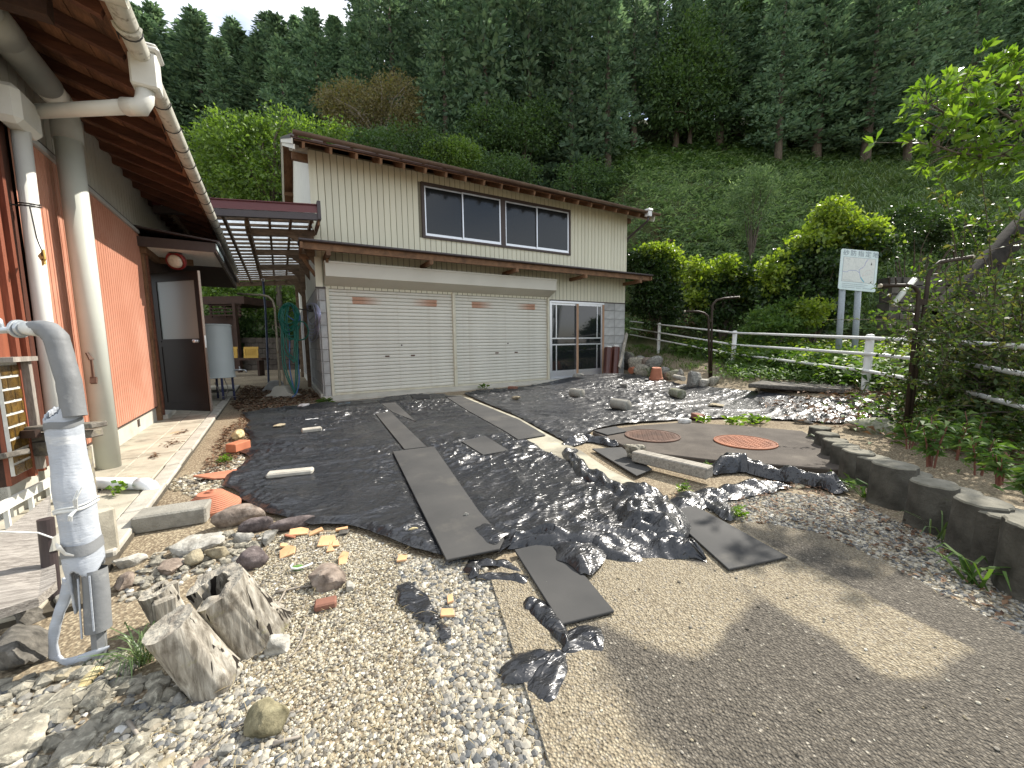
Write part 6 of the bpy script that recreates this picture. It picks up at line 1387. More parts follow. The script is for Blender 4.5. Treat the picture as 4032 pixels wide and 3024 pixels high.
mb = MB(); mb.box(0.72, 0.775, LY0-0.08, LY0+0.10, lz(0.75, 8)-0.05, lz(0.75, 8)+0.26); mb.build('end_cap', M['darkfascia'], t)
mb = MB(); mb.beam((0.735, LY0, lz(0.73, 8)-0.07), (0.735, LY0+0.7, lz(0.73, 8.7)-0.07), 0.03, 0.13); mb.build('verge_board', M['wood'], t)
cl = NT('clear_corrugated_sheet'); 
tr = cl.new('BsdfTranslucent'); tr.inputs['Color'].default_value = (0.9, 0.92, 0.9, 1); tp_ = cl.new('BsdfTransparent'); tp_.inputs['Color'].default_value = (0.85, 0.87, 0.86, 1); mx = cl.new('MixShader')
cl.l.new(cl.ramp(cl.noise(cl.coord('Object', (4, 0.7, 1)), 4, 5), [(0.35, 0.80), (0.7, 1.0)]), mx.inputs['Fac']); cl.l.new(tp_.outputs[0], mx.inputs[1]); cl.l.new(tr.outputs[0], mx.inputs[2]); cl.l.new(mx.outputs[0], cl.out.inputs['Surface'])
mb = MB(); nx = 48
V = []; F_ = []
for i in range(nx+1):
    x = -1.45+2.15*i/nx; zz = 0.125+0.012*math.sin(i*1.3)
    V += [(x, LY0+0.05, lz(x, LY0)+zz), (x, LY1+0.2, lz(x, LY1)+zz)]
for i in range(nx): F_.append((2*i, 2*i+2, 2*i+3, 2*i+1))
mb.add(V, F_); mb.build('clear_sheet', cl.m, t, smooth=True)
for k in range(7):          # rafters running back
    x = -1.32+k*0.325
    mb = MB(); mb.beam((x, LY0+0.02, lz(x, LY0)+0.0), (x, LY1, lz(x, LY1)+0.0), 0.042, 0.075); mb.build('rafter', M['latticewood'], t)
for k in range(21):         # battens across
    y = LY0+0.22+k*0.365
    mb = MB(); mb.beam((-1.44, y, lz(-1.44, y)+0.075), (0.70, y, lz(0.70, y)+0.075), 0.055, 0.04); mb.build('batten', M['latticewood'], t)
for k in range(4):          # heavier cross arms carried by the garage wall
    y = LY0+0.75+k*1.75
    mb = MB(); mb.beam((-0.40, y, lz(-0.4, y)-0.09), (0.72, y, lz(0.72, y)-0.09), 0.05, 0.12); mb.build('cross_arm', M['latticewood'], t)
    mb = MB(); q = [(0.70, y-0.03, lz(0.7, y)-0.15), (0.22, y-0.03, lz(0.2, y)-0.15), (0.38, y-0.03, lz(0.3, y)-0.22), (0.50, y-0.03, lz(0.5, y)-0.34), (0.56, y-0.03, lz(0.5, y)-0.50), (0.70, y-0.03, lz(0.7, y)-0.72)]
    q2 = [(a, b+0.06, c) for a, b, c in q]; mb.add(q+q2, [tuple(range(6)), tuple(range(11, 5, -1))]+[(i, 6+i, 6+(i+1) % 6, (i+1) % 6) for i in range(6)]); mb.build('knee_brace', M['latticewood'], t, fix=True)
mb = MB(); mb.beam((-0.36, LY0+0.3, lz(-0.36, LY0)-0.06), (-0.36, LY1, lz(-0.36, LY1)-0.06), 0.06, 0.12); mb.build('centre_beam', M['latticewood'], t)
mb = MB(); mb.beam((-1.4, LY1, lz(-1.4, LY1)-0.03), (0.7, LY1, lz(0.7, LY1)-0.03), 0.07, 0.14); mb.build('end_beam', M['latticewood'], t)
mb = MB(); mb.beam((0.655, LY0+0.9, 0.0), (0.655, LY0+0.9, 0.0+0.01), 0.01, 0.01)
for y in (11.6, 15.4): 
    mb = MB(); mb.beam((0.60, y, 0.0), (0.60, y, lz(0.6, y)-0.1), 0.09, 0.09, (0, 1, 0)); mb.build('post', M['latticewood'], t)

# ================================================================== PASSAGE: HEATER, HOSES, CRATES, SHED
hc = np.array([-1.10, 9.75, 0.0]); t = thing('water_tank', 'pale cylindrical water tank on blue legs behind the open door', 'water tank', hc)
M['tank'] = m_noise('pale_green_tank_paint', [(0.3, (0.50, 0.54, 0.52)), (0.7, (0.56, 0.60, 0.58))], 2, 5, 0.4, None, stain=(5, 0.64, 0.8, (0.35, 0.33, 0.27), 0.4))
mb = MB(); mb.lathe([(0.27, 0.475), (0.285, 0.48), (0.285, 0.495), (0.275, 0.50), (0.275, 1.49), (0.285, 1.495), (0.285, 1.515), (0.25, 1.53), (0.0, 1.54)], 40); o = mb.build('tank_body', M['tank'], t, local=True); smooth_by_angle(o, 35)
for a in (0.3, 1.87, 3.44, 5.01):
    mb = MB(); x, y = 0.22*math.cos(a), 0.22*math.sin(a); mb.beam((x*1.05, y*1.05, 0.0), (x, y, 0.49), 0.035, 0.05, (0, 1, 0)); mb.build('leg', m_plain('blue_leg_paint', (0.012, 0.018, 0.07), 0.5) if a == 0.3 else bpy.data.materials['blue_leg_paint'], t, local=True)
mb = MB(); mb.lathe([(0.23, 0.20), (0.23, 0.22)], 24); mb.build('shelf_ring', M['blackwire'], t, local=True)
mb = MB(); mb.tube([(0.26, -0.08, 0.62), (0.40, -0.10, 0.62)], 0.016, 10); mb.tube([(0.36, -0.095, 0.62), (0.36, -0.095, 0.69)], 0.010, 8); mb.tube([(0.40, -0.10, 0.62), (0.46, -0.11, 0.60), (0.47, -0.11, 0.56)], 0.015, 10); mb.build('tap', M['alu'], t, local=True, smooth=True)
mb = MB(); mb.tube([(0.1, -0.20, 0.48), (0.16, -0.3, 0.3), (0.12, -0.3, 0.1), (0.02, -0.25, 0.03)], 0.008, 8); mb.tube([(-0.05, -0.22, 0.4), (0.05, -0.3, 0.12), (0.2, -0.2, 0.1), (0.3, 0, 0.06)], 0.008, 8); mb.build('cable', m_plain('grey_cable', (0.16, 0.14, 0.12), 0.6), t, local=True, smooth=True)
# drying-pole stands (three): two posts with a bent arm each on a concrete foot
M['rustpole'] = m_noise('pale_rusty_pole', [(0.3, (0.33, 0.29, 0.21)), (0.7, (0.46, 0.42, 0.32))], 6, 7, 0.6, None, stain=(6, 0.52, 0.66, (0.16, 0.085, 0.045), 0.8))
M['darkpole'] = m_noise('dark_bronze_pole', [(0.3, (0.022, 0.015, 0.010)), (0.7, (0.045, 0.032, 0.021))], 6, 6, 0.55, None, stain=(9, 0.62, 0.72, (0.12, 0.09, 0.06), 0.4), spec=0.2)
hb0 = PY(1112, 1530, 9.35)[:2]; hb = P(1112, 1562, 0.0)
t = thing('pole_stand', 'rusty drying pole stand on a concrete foot, hung with hoses', 'drying pole', hb, 'drying pole stands')
wd = depth(hb); fx = lambda px, py, dw=0.0: PD(px, py, wd+dw)
mb = MB(); prof = [(-0.33, 0.0), (-0.31, 0.03), (-0.17, 0.10), (-0.13, 0.20), (-0.10, 0.235), (0.10, 0.235), (0.13, 0.20), (0.19, 0.10), (0.34, 0.03), (0.36, 0.0)]
rx = np.array([GR[0], GR[1]]); fw = np.array([GF[0], GF[1]])
V = []
for sgn in (-1, 1):
    for x, z in prof: d_ = 0.24*(1-z*1.6); q = hb[:2]+rx*x+fw*d_*sgn*0.6; V.append((q[0], q[1], z))
n = len(prof); mb.add(V, [tuple(range(n)), tuple(range(2*n-1, n-1, -1))]+[(i, n+i, n+(i+1) % n, (i+1) % n) for i in range(n)]); mb.build('concrete_foot', M['foundc'], t, fix=True)
mb = MB(); mb.tube([fx(1104, 1535), fx(1090, 1330), fx(1081, 1210), fx(1074, 1185), fx(1056, 1167), fx(1030, 1162), fx(935, 1157)], 0.022, 12); mb.build('bent_pole', M['rustpole'], t, smooth=True)
mb = MB(); mb.tube([fx(1123, 1535), fx(1112, 1400), fx(1104, 1270)], 0.018, 12); mb.build('straight_pole', M['rustpole'], t, smooth=True)
mb = MB(); mb.tube([fx(1098, 1406), fx(1116, 1403)], 0.007, 8); mb.tube([fx(1094, 1262), fx(1108, 1264)], 0.007, 8); mb.build('clamp', M['rustpole'], t)
mb = MB(); mb.tube([fx(1090, 1310), fx(1074, 1296), fx(1072, 1282), fx(1082, 1278), fx(1100, 1290)], 0.006, 8); mb.build('hook', M['rustpole'], t)
mb = MB(); q = fx(1140, 1188); mb.tube([fx(1128, 1232, -0.1), fx(1168, 1215, -0.1), fx(1215, 1222, 0.05)], 0.012, 8); mb.build('crossbar', M['blackwire'], t)
def hose(name, label, loops, mat, r, base):
    t = thing(name, label, 'hose', base, 'hoses hanging beside the garage')
    for pts in loops:
        pts = [np.array(p) for p in pts]; P_ = []
        for i in range(len(pts)-1):
            p0 = pts[max(0, i-1)]; p1 = pts[i]; p2 = pts[i+1]; p3 = pts[min(len(pts)-1, i+2)]
            for k in range(8):
                f = k/8; P_.append(0.5*((2*p1)+(-p0+p2)*f+(2*p0-5*p1+4*p2-p3)*f*f+(-p0+3*p1-3*p2+p3)*f**3))
        P_.append(pts[-1]); mb = MB(); mb.tube(P_, r, 8); mb.build('hose_loop', mat, t, smooth=True)
    return t
M['greenhose'] = m_plain('green_hose', (0.008, 0.135, 0.095), 0.3); M['bluehose'] = m_plain('blue_hose', (0.055, 0.15, 0.36), 0.35); M['lavhose'] = m_plain('lavender_hose', (0.30, 0.32, 0.46), 0.4)
rh = random.Random(4); hw = wd-0.15
def hx_(px, py, dw=0.0): return PD(px, py, hw+dw)
loops = []
for k in range(7):          # upper coil loops
    cx, top, rw, rhh = 1140+rh.uniform(-6, 6), 1195+rh.uniform(-3, 4), 36+rh.uniform(-10, 6), 45+rh.uniform(-8, 18)
    loops.append([hx_(cx+rw*math.sin(a), top+rhh*(1-math.cos(a)), rh.uniform(-.03, .03)) for a in np.linspace(0, 2*math.pi, 15)])
for xl, xr, yb in ((1108, 1172, 1545), (1116, 1166, 1538), (1112, 1160, 1425), (1124, 1166, 1420), (1130, 1175, 1335)):
    loops.append([hx_(1142, 1196), hx_(xl+4, 1225), hx_(xl, 1300), hx_(xl+8, (1300+yb)/2+20), hx_((xl+xr)/2+14, yb-8), hx_((xl+xr)/2+22, yb), hx_(xr-2, yb-50), hx_(xr, (1300+yb)/2-20), hx_(xr-2, 1290), hx_(1160, 1225), hx_(1144, 1196)])
loops.append([hx_(1120, 1300), hx_(1136, 1325), hx_(1170, 1340), hx_(1205, 1330), hx_(1214, 1300), hx_(1200, 1272), hx_(1180, 1266), hx_(1150, 1270)])
hose('garden_hose', 'green garden hose hung in long loops on the rusty pole stand', loops, M['greenhose'], 0.0135, (hb[0], hb[1], 0))
hose('garden_hose', 'blue hose trailing down beside the green hose to the leaves', [[hx_(1150, 1205, .05), hx_(1165, 1260, .05), hx_(1172, 1350, .05), hx_(1175, 1440, .03), hx_(1178, 1500, 0), hx_(1168, 1545, -.05), hx_(1150, 1565, -.2), hx_(1142, 1574, -.3)], [hx_(1140, 1200, .05), hx_(1128, 1240, .06), hx_(1140, 1330, .06), hx_(1140, 1440, .06), hx_(1152, 1510, .04), hx_(1163, 1545, .0)], [hx_(1138, 1200), hx_(1165, 1215), hx_(1182, 1255), hx_(1160, 1262), hx_(1130, 1240)]], M['bluehose'], 0.012, (hb[0]+0.05, hb[1], 0))
lw = [PY(1230, 1195, GY+0.1)]; wl_ = depth(PY(1230, 1300, GY+0.5))
def lx_(px, py): 
    d = ray(px, py); return EYE+d*((0.655)/d[0])
loops = []
for k in range(6):
    cx, rw, hh = 1226+rh.uniform(-4, 4), 26+rh.uniform(-9, 8), 55+rh.uniform(-15, 22)
    loops.append([lx_(min(1262, cx+rw*math.sin(a)), 1193+hh*(1-math.cos(a))) for a in np.linspace(0, 2*math.pi, 15)])
loops.append([lx_(1206, 1210), lx_(1204, 1300), lx_(1210, 1350), lx_(1216, 1420), lx_(1222, 1456)])
q = lx_(1228, 1300); hose('garden_hose', 'lavender hose coiled on a hook on the block side wall', loops, M['lavhose'], 0.010, (q[0], q[1], 0))
q = lx_(1226, 1220); t = thing('hose_hook', 'black hose hook screwed to the block wall', 'hook', q); mb = MB(); mb.beam(q+[0.04, 0, -0.02], q+[-0.05, 0, -0.02], 0.16, 0.05); mb.tube([q+[-.02, 0, 0], q+[-.03, 0, 0.09]], 0.03, 10); mb.build('hook_body', M['blackwire'], t)
hb2 = P(1120, 1520, 0.0); t = thing('pole_footing', 'second concrete pole footing standing behind the hoses', 'concrete footing', (*PD(1085, 1505, depth(hb)+1.2)[:2], 0.0)); mb = MB(); mb.add([(-.3,-.15,0),(.3,-.15,0),(.3,.15,0),(-.3,.15,0),(-.12,-.08,.24),(.12,-.08,.24),(.12,.08,.24),(-.12,.08,.24)], [(0,3,2,1),(4,5,6,7),(0,1,5,4),(1,2,6,5),(2,3,7,6),(3,0,4,7)]); mb.build('foot', M['block'], t, local=True, bevel=0.02)
q = PD(1044, 1330, 11.5); t = thing('blue_post', 'slim dark blue post with a ring on top in the passage', 'post', (q[0], q[1], 0)); a, b = PD(1036, 1108, 11.5), PD(1046, 1230, 11.5); mb = MB(); mb.tube([(q[0], q[1], 0.0), b, a], 0.028, 12); mb.build('post', m_plain('dark_blue_paint', (0.02, 0.035, 0.075), 0.4), t); mb = MB(); mb.tube([a+np.array([0.04*math.cos(k), 0, 0.04+0.04*math.sin(k)]) for k in np.linspace(0, 2*math.pi, 12)], 0.01, 6); mb.build('ring', M['alu'], t)
# back of the passage: dark shed, shelf with crates
bw = 16.5
def bk_(px, py, w=bw): return PD(px, py, w)
t = thing('garden_shed', 'dark open shed with a barred window at the end of the passage', 'shed', (*bk_(880, 1400)[:2], 0))
def quadbox(px0, py0, px1, py1, w, dep, name, mat, parent):
    a, b = PD(px0, py1, w), PD(px1, py1, w); c = PD(px0, py0, w); mb = MB(); f = np.array([GF[0], GF[1], 0])*dep; up_ = np.array([0, 0, c[2]-a[2]])
    b = np.array([b[0], b[1], a[2]])
    mb.add([a, b, b+f, a+f, a+up_, b+up_, b+f+up_, a+f+up_], [(0,3,2,1),(4,5,6,7),(0,1,5,4),(1,2,6,5),(2,3,7,6),(3,0,4,7)]); return mb.build(name, mat, parent, fix=True)
quadbox(800, 1168, 962, 1198, bw, 2.0, 'shed_roof', M['darkwood'], t); quadbox(806, 1245, 955, 1570, bw+0.8, 0.2, 'shed_wall', M['darkwood'], t)
for k in range(4): quadbox(822, 1200+k*13, 950, 1205+k*13, bw+0.1, 0.05, 'window_bar', M['darkwood'], t)
for x in (828, 884, 940): quadbox(x, 1198, x+7, 1250, bw+0.2, 0.05, 'window_post', M['darkwood'], t)
for x in (812, 945): quadbox(x, 1198, x+10, 1560, bw, 0.15, 'shed_post', M['darkwood'], t)
t = thing('back_wall', 'dark block retaining wall closing the passage behind the hoses', 'wall', (*bk_(1050, 1480, 17.5)[:2], 0))
for r in range(9):
    for c in range(8):
        x0 = 950+c*28+(14 if r % 2 else 0); quadbox(x0, 1330+r*21.5, x0+27, 1351+r*21.5-1.2, 17.5+0.02*((r*7+c*3) % 3), 0.3, 'block', M['slabc'], t)
t = thing('shelf', 'low dark shelf carrying the yellow crates', 'shelf', (*bk_(980, 1420, 14.5)[:2], 0)); quadbox(890, 1412, 1030, 1420, 14.3, 0.5, 'shelf_board', M['darkwood'], t)
for x in (892, 1020): quadbox(x, 1420, x+8, 1530, 14.4, 0.3, 'shelf_leg', M['darkwood'], t)
M['crate'] = m_plain('yellow_crate_plastic', (0.46, 0.27, 0.03), 0.5)
for lb, x0, x1 in (('yellow crate at the left end of the dark shelf', 893, 935), ('yellow crate in the middle of the dark shelf', 960, 1017)):
    q = bk_((x0+x1)/2, 1412, 14.4); t = thing('crate', lb, 'crate', q, 'yellow crates on the shelf'); wd_ = (x1-x0)*14.4/FPX/2
    y0, y1 = 1366, 1410
    for (a0, b0, a1, b1) in ((x0, y0, x1, y0+9), (x0, y1-10, x1, y1), (x0, y0+9, x0+7, y1-10), (x1-7, y0+9, x1, y1-10)): quadbox(a0, b0, a1, b1, 14.4, 0.02, 'crate_rim', M['crate'], t)
    quadbox(x0+2, y0+3, x1-2, y1-1, 14.7, 0.02, 'crate_back', M['crate'], t)
# two brown clay pipes and a board leaning at the garage corner
for lb, x, yt, yb, tiltx in (('left brown glazed clay pipe leaning against the block wall', 2390, 1370, 1478, 0.02), ('right brown glazed clay pipe leaning against the block wall', 2419, 1368, 1473, -0.02)):
    c = PY(x, yb, GY-0.24); c[2] = max(c[2], 0.08); tpz = PY(x+6, yt, GY-0.1); t = thing('clay_pipe', lb, 'clay pipe', c, 'clay pipes at the garage corner')
    mb = MB(); mb.tube([c, tpz], [0.115, 0.115], 24); o = mb.build('pipe_barrel', m_plain('brown_glaze', (0.075, 0.022, 0.014), 0.35) if 'brown_glaze' not in bpy.data.materials else bpy.data.materials['brown_glaze'], t); smooth_by_angle(o, 40)
    d_ = (tpz-c)/np.linalg.norm(tpz-c); mb = MB(); mb.tube([tpz-d_*0.005, tpz+d_*0.045], [0.085, 0.085], 24); mb.build('white_spigot', M['palepipe'], t)
a, b = PY(2438, 1448, GY-0.35), PY(2468, 1312, GY+0.05); t = thing('leaning_board', 'narrow grey board leaning on the right corner of the garage', 'board', a); mb = MB(); mb.beam(a, b, 0.11, 0.035, (0, 1, 0)); mb.build('board', M['greywood'], t, bevel=0.004)

# ================================================================== LAUNDRY POLES, FENCE, SIGN
def laundry(label, w, base, fork, arm1, arm2, r=0.024):
    b = PD(*base, w); t = thing('pole_stand', label, 'drying pole', (b[0], b[1], b[2]), 'drying pole stands')
    side = RGT*0.028
    for pts, dx in ((arm1, -1), (arm2, 1)):
        mb = MB(); P_ = [PD(*base, w)+side*dx*0.6+np.array([0, 0, -0.1])]+[PD(x, y, w)+side*dx*(0.6 if i == 0 else 0) for i, (x, y) in enumerate(pts)]; mb.tube(P_, r, 14); mb.build('bent_pole', M['darkpole'], t, smooth=True)
        a, e = PD(*pts[-2], w), PD(*pts[-1], w)
        for f in (0.45, 0.7):
            q = a*(1-f)+e*f; mb = MB(); mb.tube([q+[0, 0, 0.015], q+[-0.02, 0, 0.06], q+[-0.035, 0, 0.085]], 0.006, 6); mb.tube([q+[0, 0, 0.015], q+[0.02, 0, 0.055]], 0.006, 6); mb.build('pole_rest', M['darkpole'], t)
        mb = MB(); d_ = (e-a)/np.linalg.norm(e-a); mb.tube([e, e+d_*0.02], r*1.02, 12); mb.build('end_cap', M['rustpole'], t)
    c = PD(*fork, w); mb = MB(); mb.tube([c-[0, 0, 0.03], c+[0, 0, 0.03]], r*2.0, 12); mb.build('clamp', M['darkpole'], t)
laundry('dark double armed drying pole stand among the boulders', 8.9, (2798, 1512), (2796, 1262), [(2793, 1262), (2788, 1245), (2772, 1233), (2750, 1227), (2698, 1226)], [(2800, 1230), (2806, 1200), (2822, 1182), (2850, 1175), (2908, 1170)])
laundry('dark drying pole stand half hidden by the right bush', 4.1, (3575, 1640), (3626, 1190), [(3622, 1190), (3616, 1150), (3600, 1130), (3575, 1124), (3470, 1125)], [(3645, 1130), (3655, 1090), (3668, 1060), (3700, 1032), (3825, 1012)], 0.019)
M['whitepaint'] = m_noise('chipped_white_paint', [(0.3, (0.68, 0.68, 0.65)), (0.7, (0.76, 0.76, 0.73))], 5, 6, 0.5, (60, 0.1, 0.003), stain=(9, 0.60, 0.70, (0.36, 0.33, 0.27), 0.6))
fen = thing('fence', 'white pipe railing with three rails running uphill past the weeds', 'fence', PD(3405, 1545, 5.9))
fposts = [((3427, 1318), (3404, 1550), 5.9), ((2894, 1303), (2884, 1446), 9.8), ((2597, 1272), (2592, 1372), 13.7)]
for top, bot, w in fposts:
    a, b = PD(*top, w), PD(*bot, w); b = np.array([b[0], b[1], b[2]-0.25]); mb = MB(); r = 0.052
    mb.tube([b, a-[0, 0, 0.015], a, a+[0, 0, 0.008]], [r, r, r*0.9, r*0.4], 20); mb.build('post', M['whitepaint'], fen, smooth=False)
rails = [[(4400, 1395, 2.6), (4032, 1368, 3.4), (3750, 1350, 4.3), (3419, 1333, 5.86), (2892, 1312, 9.76), (2597, 1279, 13.66), (2480, 1266, 17.5)],
         [(4400, 1560, 2.6), (4032, 1480, 3.4), (3800, 1436, 4.1), (3412, 1395, 5.86), (2890, 1359, 9.76), (2596, 1311, 13.66), (2480, 1293, 17.5)],
         [(4400, 1730, 2.6), (4032, 1612, 3.4), (3700, 1518, 4.5), (3408, 1462, 5.86), (2888, 1395, 9.76), (2594, 1340, 13.66), (2480, 1318, 17.5)]]
for pts in rails:
    mb = MB(); mb.tube([PD(*p)-FWD*0.05 for p in pts], 0.024, 12); mb.build('rail', M['whitepaint'], fen, smooth=True)
# sign board
sw_ = 8.2
sg = thing('sign_board', 'pale blue map sign on two grey posts behind the fence', 'sign', (*PD(3340, 1380, sw_)[:2], 0.4))
TL, TR, BR, BL = PD(3318, 978, sw_), PD(3461, 992, sw_), PD(3446, 1150, sw_), PD(3296, 1138, sw_)
cx_ = (TL+TR+BR+BL)/4; ux = (TR-TL+BR-BL)/2; uy = (TL-BL+TR-BR)/2; Wd, Hd = np.linalg.norm(ux), np.linalg.norm(uy); ux /= Wd; uy = uy-ux*(uy@ux); uy /= np.linalg.norm(uy); un = np.cross(ux, uy)
def sp(u, v, n=0.0): return cx_+ux*(u*Wd/2)+uy*(v*Hd/2)+un*n
def rrect(u0, u1, v0, v1, r, n0, n1, name, mat):
    pts = []; ru, rv = r/Wd*2, r/Hd*2
    for cu, cv, a0_ in ((u1-ru, v1-rv, 0), (u0+ru, v1-rv, 90), (u0+ru, v0+rv, 180), (u1-ru, v0+rv, 270)):
        for k in range(5): a = math.radians(a0_+k*22.5); pts.append((cu+ru*math.cos(a), cv+rv*math.sin(a)))
    n = len(pts); V = [sp(u, v, n1) for u, v in pts]+[sp(u, v, n0) for u, v in pts]
    mb = MB(); mb.add(V, [tuple(range(n)), tuple(range(2*n-1, n-1, -1))]+[(i, n+i, n+(i+1) % n, (i+1) % n) for i in range(n)]); return mb.build(name, mat, sg, fix=True)
M['signblue'] = m_noise('faded_blue_white_sign', [(0.3, (0.50, 0.60, 0.60)), (0.7, (0.58, 0.67, 0.66))], 5, 5, 0.5, None)
M['signink'] = m_plain('grey_sign_ink', (0.22, 0.26, 0.29), 0.6); M['signriver'] = m_plain('faded_blue_river_ink', (0.27, 0.31, 0.47), 0.6); M['signpink'] = m_plain('faded_pink_ink', (0.55, 0.40, 0.42), 0.6); M['signteal'] = m_plain('teal_river_ink', (0.13, 0.36, 0.45), 0.6)
rrect(-1, 1, -1, 1, 0.035, -0.012, 0.0, 'sign_panel', M['signblue'])
rrect(-0.86, 0.88, -0.60, 0.62, 0.004, 0.0005, 0.0015, 'map_border', M['signink']); rrect(-0.84, 0.86, -0.585, 0.605, 0.004, 0.0017, 0.0025, 'map_field', m_noise('map_paper', [(0.35, (0.52, 0.55, 0.52)), (0.7, (0.60, 0.62, 0.585))], 30, 6, 0.6, None))
def stroke(pts, wdt, mat, name='map_line', n=0.0035, closed=False):
    V = []; F_ = []; pts = [np.array(p, float) for p in pts]
    for i, p in enumerate(pts):
        a = pts[max(0, i-1)]; b = pts[min(len(pts)-1, i+1)]; d = (b-a)*np.array([Wd, Hd]); d /= np.linalg.norm(d)+1e-9; nn = np.array([-d[1], d[0]])*wdt
        w_ = wdt if not isinstance(wdt, list) else wdt[i]
        V += [sp(p[0]+nn[0]/Wd, p[1]+nn[1]/Hd, n), sp(p[0]-nn[0]/Wd, p[1]-nn[1]/Hd, n)]
    for i in range(len(pts)-1): F_.append((2*i, 2*i+1, 2*i+3, 2*i+2))
    mb = MB(); mb.add(V, F_); mb.build(name, mat, sg)
stroke([(-0.83, -0.12), (-0.62, -0.13), (-0.50, -0.04), (-0.28, -0.02), (-0.12, -0.02), (-0.02, -0.08), (0.06, -0.12)], 0.011, M['signriver'])
stroke([(0.06, -0.12), (0.02, 0.02), (0.12, 0.10), (0.22, 0.16), (0.30, 0.25), (0.34, 0.42), (0.46, 0.58)], 0.012, M['signriver'])
stroke([(0.06, -0.12), (0.10, -0.26), (0.16, -0.40)], 0.012, M['signriver']); stroke([(0.14, -0.34), (0.24, -0.46), (0.34, -0.56)], 0.022, M['signteal'], n=0.004)
stroke([(0.16, 0.02), (0.22, 0.16), (0.38, 0.42), (0.56, 0.58)], 0.004, M['signpink']); stroke([(0.22, -0.26), (0.28, -0.12), (0.40, -0.02), (0.44, 0.04), (0.66, 0.06), (0.72, -0.06), (0.64, -0.16), (0.48, -0.20), (0.22, -0.26)], 0.004, M['signpink'])
rl = random.Random(8)
for k in range(16):
    u, v = rl.uniform(-0.78, 0.7), rl.uniform(-0.5, 0.5); stroke([(u, v), (u+rl.uniform(-.12, .12), v+rl.uniform(-.1, .1)), (u+rl.uniform(-.2, .2), v+rl.uniform(-.14, .14))], 0.0018, M['signink'], n=0.003)
V = [sp(0.62, 0.30, 0.004), sp(0.66, 0.46, 0.004), sp(0.70, 0.30, 0.004)]; mb = MB(); mb.add(V, [(0, 1, 2)]); mb.build('north_arrow', M['blackwire'], sg)
for row, (v, u0, u1) in enumerate(((-0.70, -0.82, 0.55), (-0.79, -0.82, 0.40), (-0.88, -0.82, -0.12), (-0.88, -0.05, 0.2), (-0.87, 0.30, 0.84), (-0.52, -0.80, -0.30), (0.52, -0.70, -0.50))):
    u = u0
    while u < u1: du = rl.uniform(0.02, 0.055); stroke([(u, v), (min(u1, u+du), v)], 0.009 if row < 5 else 0.006, M['signink'], 'small_print', 0.0045); u += du+0.018
cu = bpy.data.curves.new('lettering', 'FONT'); cu.body = '砂防指定地'; cu.size = Hd*0.155; cu.align_x = 'CENTER'; cu.align_y = 'CENTER'; cu.space_character = 1.35; cu.extrude = 0.0006
lo = bpy.data.objects.new('lettering', cu); COL.objects.link(lo); cu.materials.append(M['signink'])
q = sp(0.06, 0.80, 0.003)
bpy.context.view_layer.update(); me_l = bpy.data.meshes.new_from_object(lo.evaluated_get(bpy.context.evaluated_depsgraph_get())); me_l.name = 'lettering'; bpy.data.objects.remove(lo); lo = link_mesh('lettering', me_l, M['signink'], sg); lo.matrix_basis = Matrix.Translation(-Vector(sg.location)) @ Matrix([[ux[0], uy[0], un[0], q[0]], [ux[1], uy[1], un[1], q[1]], [ux[2], uy[2], un[2], q[2]], [0, 0, 0, 1]])
for x0, x1, y1 in ((3322, 3300, 1400), (3384, 3364, 1400)):
    a = PD(x0, 1060, sw_+0.06); b = PD(x1, y1, sw_+0.06); mb = MB(); mb.tube([(b[0], b[1], b[2]-0.3), a], 0.055, 18); mb.build('post', m_plain('grey_sign_post', (0.24, 0.27, 0.29), 0.45) if 'grey_sign_post' not in bpy.data.materials else bpy.data.materials['grey_sign_post'], sg, smooth=True)
# retaining wall, leaning log
t = thing('retaining_wall', 'low grey stone retaining wall half hidden behind the bush', 'wall', (*PD(3680, 1250, 11.5)[:2], 0.5))
rw_ = random.Random(12); M['wallstone'] = m_noise('grey_wall_stone', [(0.3, (0.065, 0.060, 0.052)), (0.7, (0.15, 0.14, 0.122))], 4, 7, 0.92, (40, 0.5, 0.01), rnd_amt=0.25)
for r in range(6):
    x = 3495+rw_.uniform(0, 20)
    while x < 3900:
        dx = rw_.uniform(34, 62); quadbox(x, 1090+r*34+2, x+dx-3, 1090+(r+1)*34-2, 11.5+rw_.uniform(0, 0.10), 0.4, 'stone', M['wallstone'], t); x += dx
a, b = PD(3690, 1260, 10.4), PD(4260, 640, 11.9); t = thing('leaning_log', 'thick dark log leaning up out of the bush at the right edge', 'log', a)
mb = MB(); trunk_shape(mb, a, b, 0.30, 0.27, 4.4, 30, 14, 0.04); mb.build('log', m_noise('dark_bark', [(0.3, (0.012, 0.011, 0.009)), (0.7, (0.034, 0.030, 0.025))], 5, 7, 0.9, (30, 0.6, 0.01), stain=(3, 0.66, 0.76, (0.05, 0.055, 0.03), 0.6), spec=0.1), t, smooth=True, fix=True)
for f in (0.18, 0.30, 0.42): 
    q = a*(1-f)+b*f; mb = MB(); mb.tube([q-FWD*0.24, q-FWD*0.33], [0.03, 0.012], 8); mb.build('branch_stub', M['darkwood'], t)
a, b = PD(3555, 1190, 10.9), PD(3620, 1105, 10.9); t = thing('drain_pipe', 'grey drain pipe slanting out of the retaining wall', 'pipe', a); mb = MB(); mb.tube([PD(3515, 1200, 10.8), PD(3600, 1100, 11.2)], 0.07, 14); mb.build('pipe', M['greypipe'], t, smooth=True)
